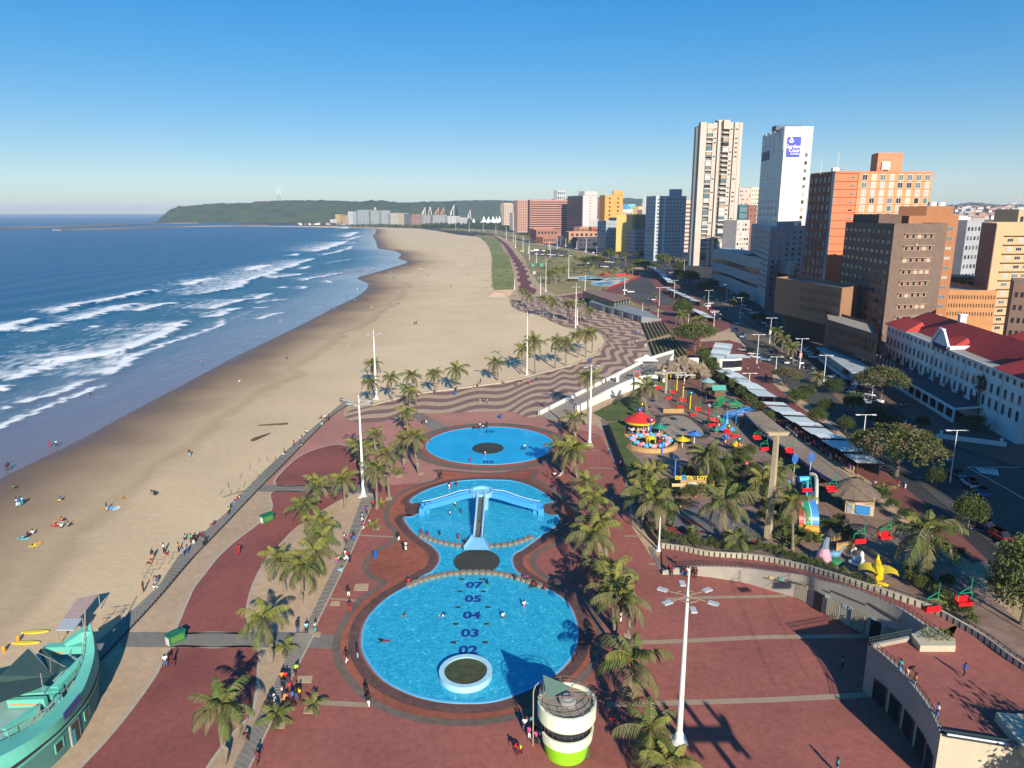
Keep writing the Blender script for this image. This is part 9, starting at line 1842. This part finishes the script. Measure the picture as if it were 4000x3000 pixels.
crowd('in the group beside the low palms','people beside the low palms',[(1103,2672,'ok',S),(1118,2670,'rk',S),(1128,2690,'dr',Wk),(1108,2700,'nk',S),(1104,2728,'wn',S),(1068,2735,'ww',Si),(1112,2752,'oo',Bn),(1050,2750,'nk',Bn),(1172,2738,'yk',S),(1158,2736,'kb',S),(1146,2744,'jk',Bn),(1062,2760,'kk',Bn),(1007,2990,'dk',Wk),(968,2895,'dk',Bn)],.2)
crowd('on the plaza ring left of the big pool','people on plaza ring',[(1356,2592,'kw',Wk),(1398,2573,'kl',S),(1441,2763,'kw',Wk),(1434,2735,'kk',S),(935,2166,'rr',Wk),(648,2607,'wj',S),(672,2604,'dd',Wk)],.2)
crowd('in the big lower pool','swimmers in the lower pool',[(1579,2400,'sd',Sw),(1730,2400,'wk',Sw),(1502,2503,'kd',Sw),(2055,2272,'pk',Bn),(2081,2294,'rk',Si),(2011,2262,'nk',Si),(2092,2290,'kk',Si),(2125,2303,'rk',Si,.8),(1596,2280,'rr',Si)],.25)
crowd('standing deep in pool water','bathers deep in pool water',[(1965,2433,'wk',S),(1904,2302,'kg',S),(2047,2387,'wp',S),(1755,1920,'ww',S),(1758,1912,'rd',S),(1782,1912,'kd',S),(1778,1990,'yk',S),(1757,2026,'wn',S),(1802,2019,'dk',S),(1902,1990,'kw',S),(2059,2005,'dk',S),(1791,2121,'rr',S),(1719,2109,'kg',S),(1671,2112,'dk',S),(1646,2102,'dd',S),(1815,2140,'kb',S),(2148,1952,'rk',S)],-.5)
crowd('wading in the round shallow pool','waders in the round pool',[(1895,1782,'wp',S,.7),(1839,1805,'rr',Bn),(2050,1759,'wk',S,.9),(2038,1757,'kk',Sw)],.1)
crowd('on the red slide chute','people on the slide',[(1876,2055,'rr',Si)],.9)
crowd('by the park wall in shade','people by the park wall',[(2377,1777,'lk',S),(2384,1775,'nb',S),(2423,1827,'uk',S),(2506,2053,'wn',S),(2524,2051,'nk',S),(2518,2045,'lk',S)],.17)
crowd('leaning on the low curved wall','people leaning on the low curved wall',[(2612,2240,'rk',Bn),(2624,2252,'dk',S),(2638,2215,'dk',Wk),(2666,2250,'nb',S),(2678,2254,'dk',S),(2687,2255,'wt',S),(2712,2257,'rd',S),(2718,2258,'kk',S)],.17)
crowd('on the red plaza right of the pools','people on the red plaza',[(2425,2433,'ww',S),(2393,2445,'rk',Si),(2328,2350,'uk',Si),(2338,2354,'wk',Si),(2350,2350,'mp',Si),(2389,2848,'rn',S),(2603,2822,'bk',S),(3289,2614,'sk',S),(3267,3020,'ts',S)],.17)
crowd('beside the lifeguard tower','people beside lifeguard tower',[(2050,2858,'wj',S),(2056,2840,'rk',S,.8),(2075,2849,'tk',S),(2068,2890,'pw',S),(2095,2908,'pk',S),(2105,2905,'wj',S),(2088,2885,'kd',S),(2036,2945,'yd',Bn),(2022,2950,'rd',Bn)],.17)
crowd('on the roof terrace','people on the roof terrace',[(3513,2632,'tl',Ar),(3547,2641,'kc',Bn),(3572,2687,'ol',Ar),(3764,2645,'bk',Wk),(3658,2808,'wb',Ar)],5.52)
crowd('on the ramp walkway','people on the ramp walkway',[(2366,1500,'kk',S),(2505,1442,'nk',S),(2540,1462,'kk',S),(2470,1490,'lk',S),(2450,1480,'kn',S)],2.2)
crowd('in the amusement park','people in the amusement park',[(2757,1560,'kb',S),(2765,1550,'yk',Wk),(2880,1655,'ww',Si),(2575,1745,'rk',S),(2890,1642,'tw',Si),(3075,1985,'lk',S),(2605,1980,'kk',S)],.17)
crowd('on the pavement beside the stalls','people beside the stalls',[(3416,1908,'wk',S),(3408,1905,'bk',S),(3508,1906,'rs',S),(3530,1908,'bj',S),(3536,1910,'ww',S,.7),(2962,1450,'wk',S),(2915,1450,'rk',S),(2990,1480,'dk',S),(2996,1478,'rk',S),(2845,1335,'wr',S),(2895,1355,'rk',S),(2920,1440,'kw',Si),(2745,1200,'lw',S),(2742,1192,'wj',S),(2735,1355,'yc',S),(3236,1625,'kw',S),(3010,1560,'rk',S),(3310,1620,'ck',S),(3518,1598,'wk',S),(3535,1595,'yk',S)],.17)
crowd('far away on the open beach','distant people on the beach',[(1267,1190,'dk',S),(1295,1212,'nk',S),(1386,1180,'wk',S),(1429,1180,'kr',S),(1438,1178,'kk',S),(1357,1162,'dk',S),(1396,1135,'ww',S),(1446,1114,'wk',S),(1452,1209,'wp',S),(1549,1189,'wk',S),(1557,1189,'dk',S),(1620,1268,'kk',S),(1627,1268,'kd',S),(1558,1076,'wk',S),(1524,1067,'ww',S),(1486,1069,'kr',S),(1490,1068,'wk',S),(1583,1056,'kk',S),(1597,1044,'rk',S),(1618,1041,'kk',S),(1694,1053,'dk',S),(1671,1078,'kk',S),(1741,1022,'rk',S),(1801,1096,'wk',S),(1762,1121,'kk',S),(1897,1126,'wk',S),(1859,1022,'kk',S),(1835,999,'dk',S),(1817,976,'kk',S),(1698,983,'rk',S),(1665,1045,'ok',S),(1650,1062,'kk',Si),(1577,1060,'wr',Si),(1742,1042,'wk',S),(1867,1120,'ws',S)],.02)
L_ = []
for i in range(34): f = i/33; L_.append((1235+225*f+ppr.uniform(-6,6), 1078-22*f+ppr.uniform(-3,3), ppr.choice(('kk','dk','rk','kb','wk')), S))
crowd('bathing in the shallow surf','bathers in the shallow surf', L_, -.4)
L_ = []
for i in range(22): f = i/21; L_.append((2085-60*f+ppr.uniform(-14,14)-60*max(0,f-.6), 1120-190*f, ppr.choice(('wk','kr','rk','wb','pk','kn','ww')), Wk))
crowd('on the winding red promenade','people on winding promenade', L_, .17)
for x, y, c, lab in ((436,1984,(.10,.42,.75),'blue beach towel spread on sand beside standing person'),(457,1985,(.6,.6,.62),'white bundle on sand beside blue towel'),(215,2052,(.55,.03,.05),'red beach towel near the lying group'),(228,2045,(.3,.6,.3),'green beach towel near the lying group'),(92,2103,(.15,.6,.6),'turquoise towel under seated group at left'),(138,2130,(.7,.5,.05),'yellow towel at lower left sand'),(1484,1451,(.05,.3,.55),'small blue cloth on sand above palms'),(1372,2122,(.6,.2,.3),'pink bag left on the boardwalk')):
 g = G(x, y, .03); q = MB(); n = 6
 for i in range(n):
  for j in range(3): f = lambda a, b: (a*.3-.9, b*.33-.5, .03+.05*math.sin(a*1.7+b*2)); q.face([f(i,j), f(i+1,j), f(i+1,j+1), f(i,j+1)])
 reg(q.build('beach_towel', flat('towel%d' % x, c, .8), None, g, x*.1), lab, 'towel', key=x)
g = G(2487,1480,2.3); t = thing('vendor_cart', 'pink and red vendor cart with awning on the ramp', 'cart', g); MB().box((0,0,.7), (1.8,1.0,1.0)).build('body', flat('cart_red', (.55,.02,.03), .5), t); MB().face([(-1.2,-.8,2.2),(1.2,-.8,2.2),(1.2,.8,2.4),(-1.2,.8,2.4)]).build('awning', flat('awning_pink', (.62,.2,.2), .6), t); q = MB()
for a in (-1,1):
 for b in (-.6,.6): MB().beam((a,b,1), (a,b,2.3), .05, .05).build('post', FR_W, t)
finish_labels()
def haze():
 m = bpy.data.materials.new('haze_air'); m.use_nodes = True; n = m.node_tree.nodes; n.clear()
 v = n.new('ShaderNodeVolumePrincipled'); v.inputs['Density'].default_value = HAZE_D; v.inputs['Color'].default_value = (.62,.76,1.0,1); v.inputs['Anisotropy'].default_value = 0.0
 o = n.new('ShaderNodeOutputMaterial'); m.node_tree.links.new(v.outputs[0], o.inputs['Volume'])
 b = MB().box((0, 7000, 90), (26000, 18000, 184)); ob = b.build('haze', m); struct(ob, 'stuff')
HAZE_D = .00006
haze()
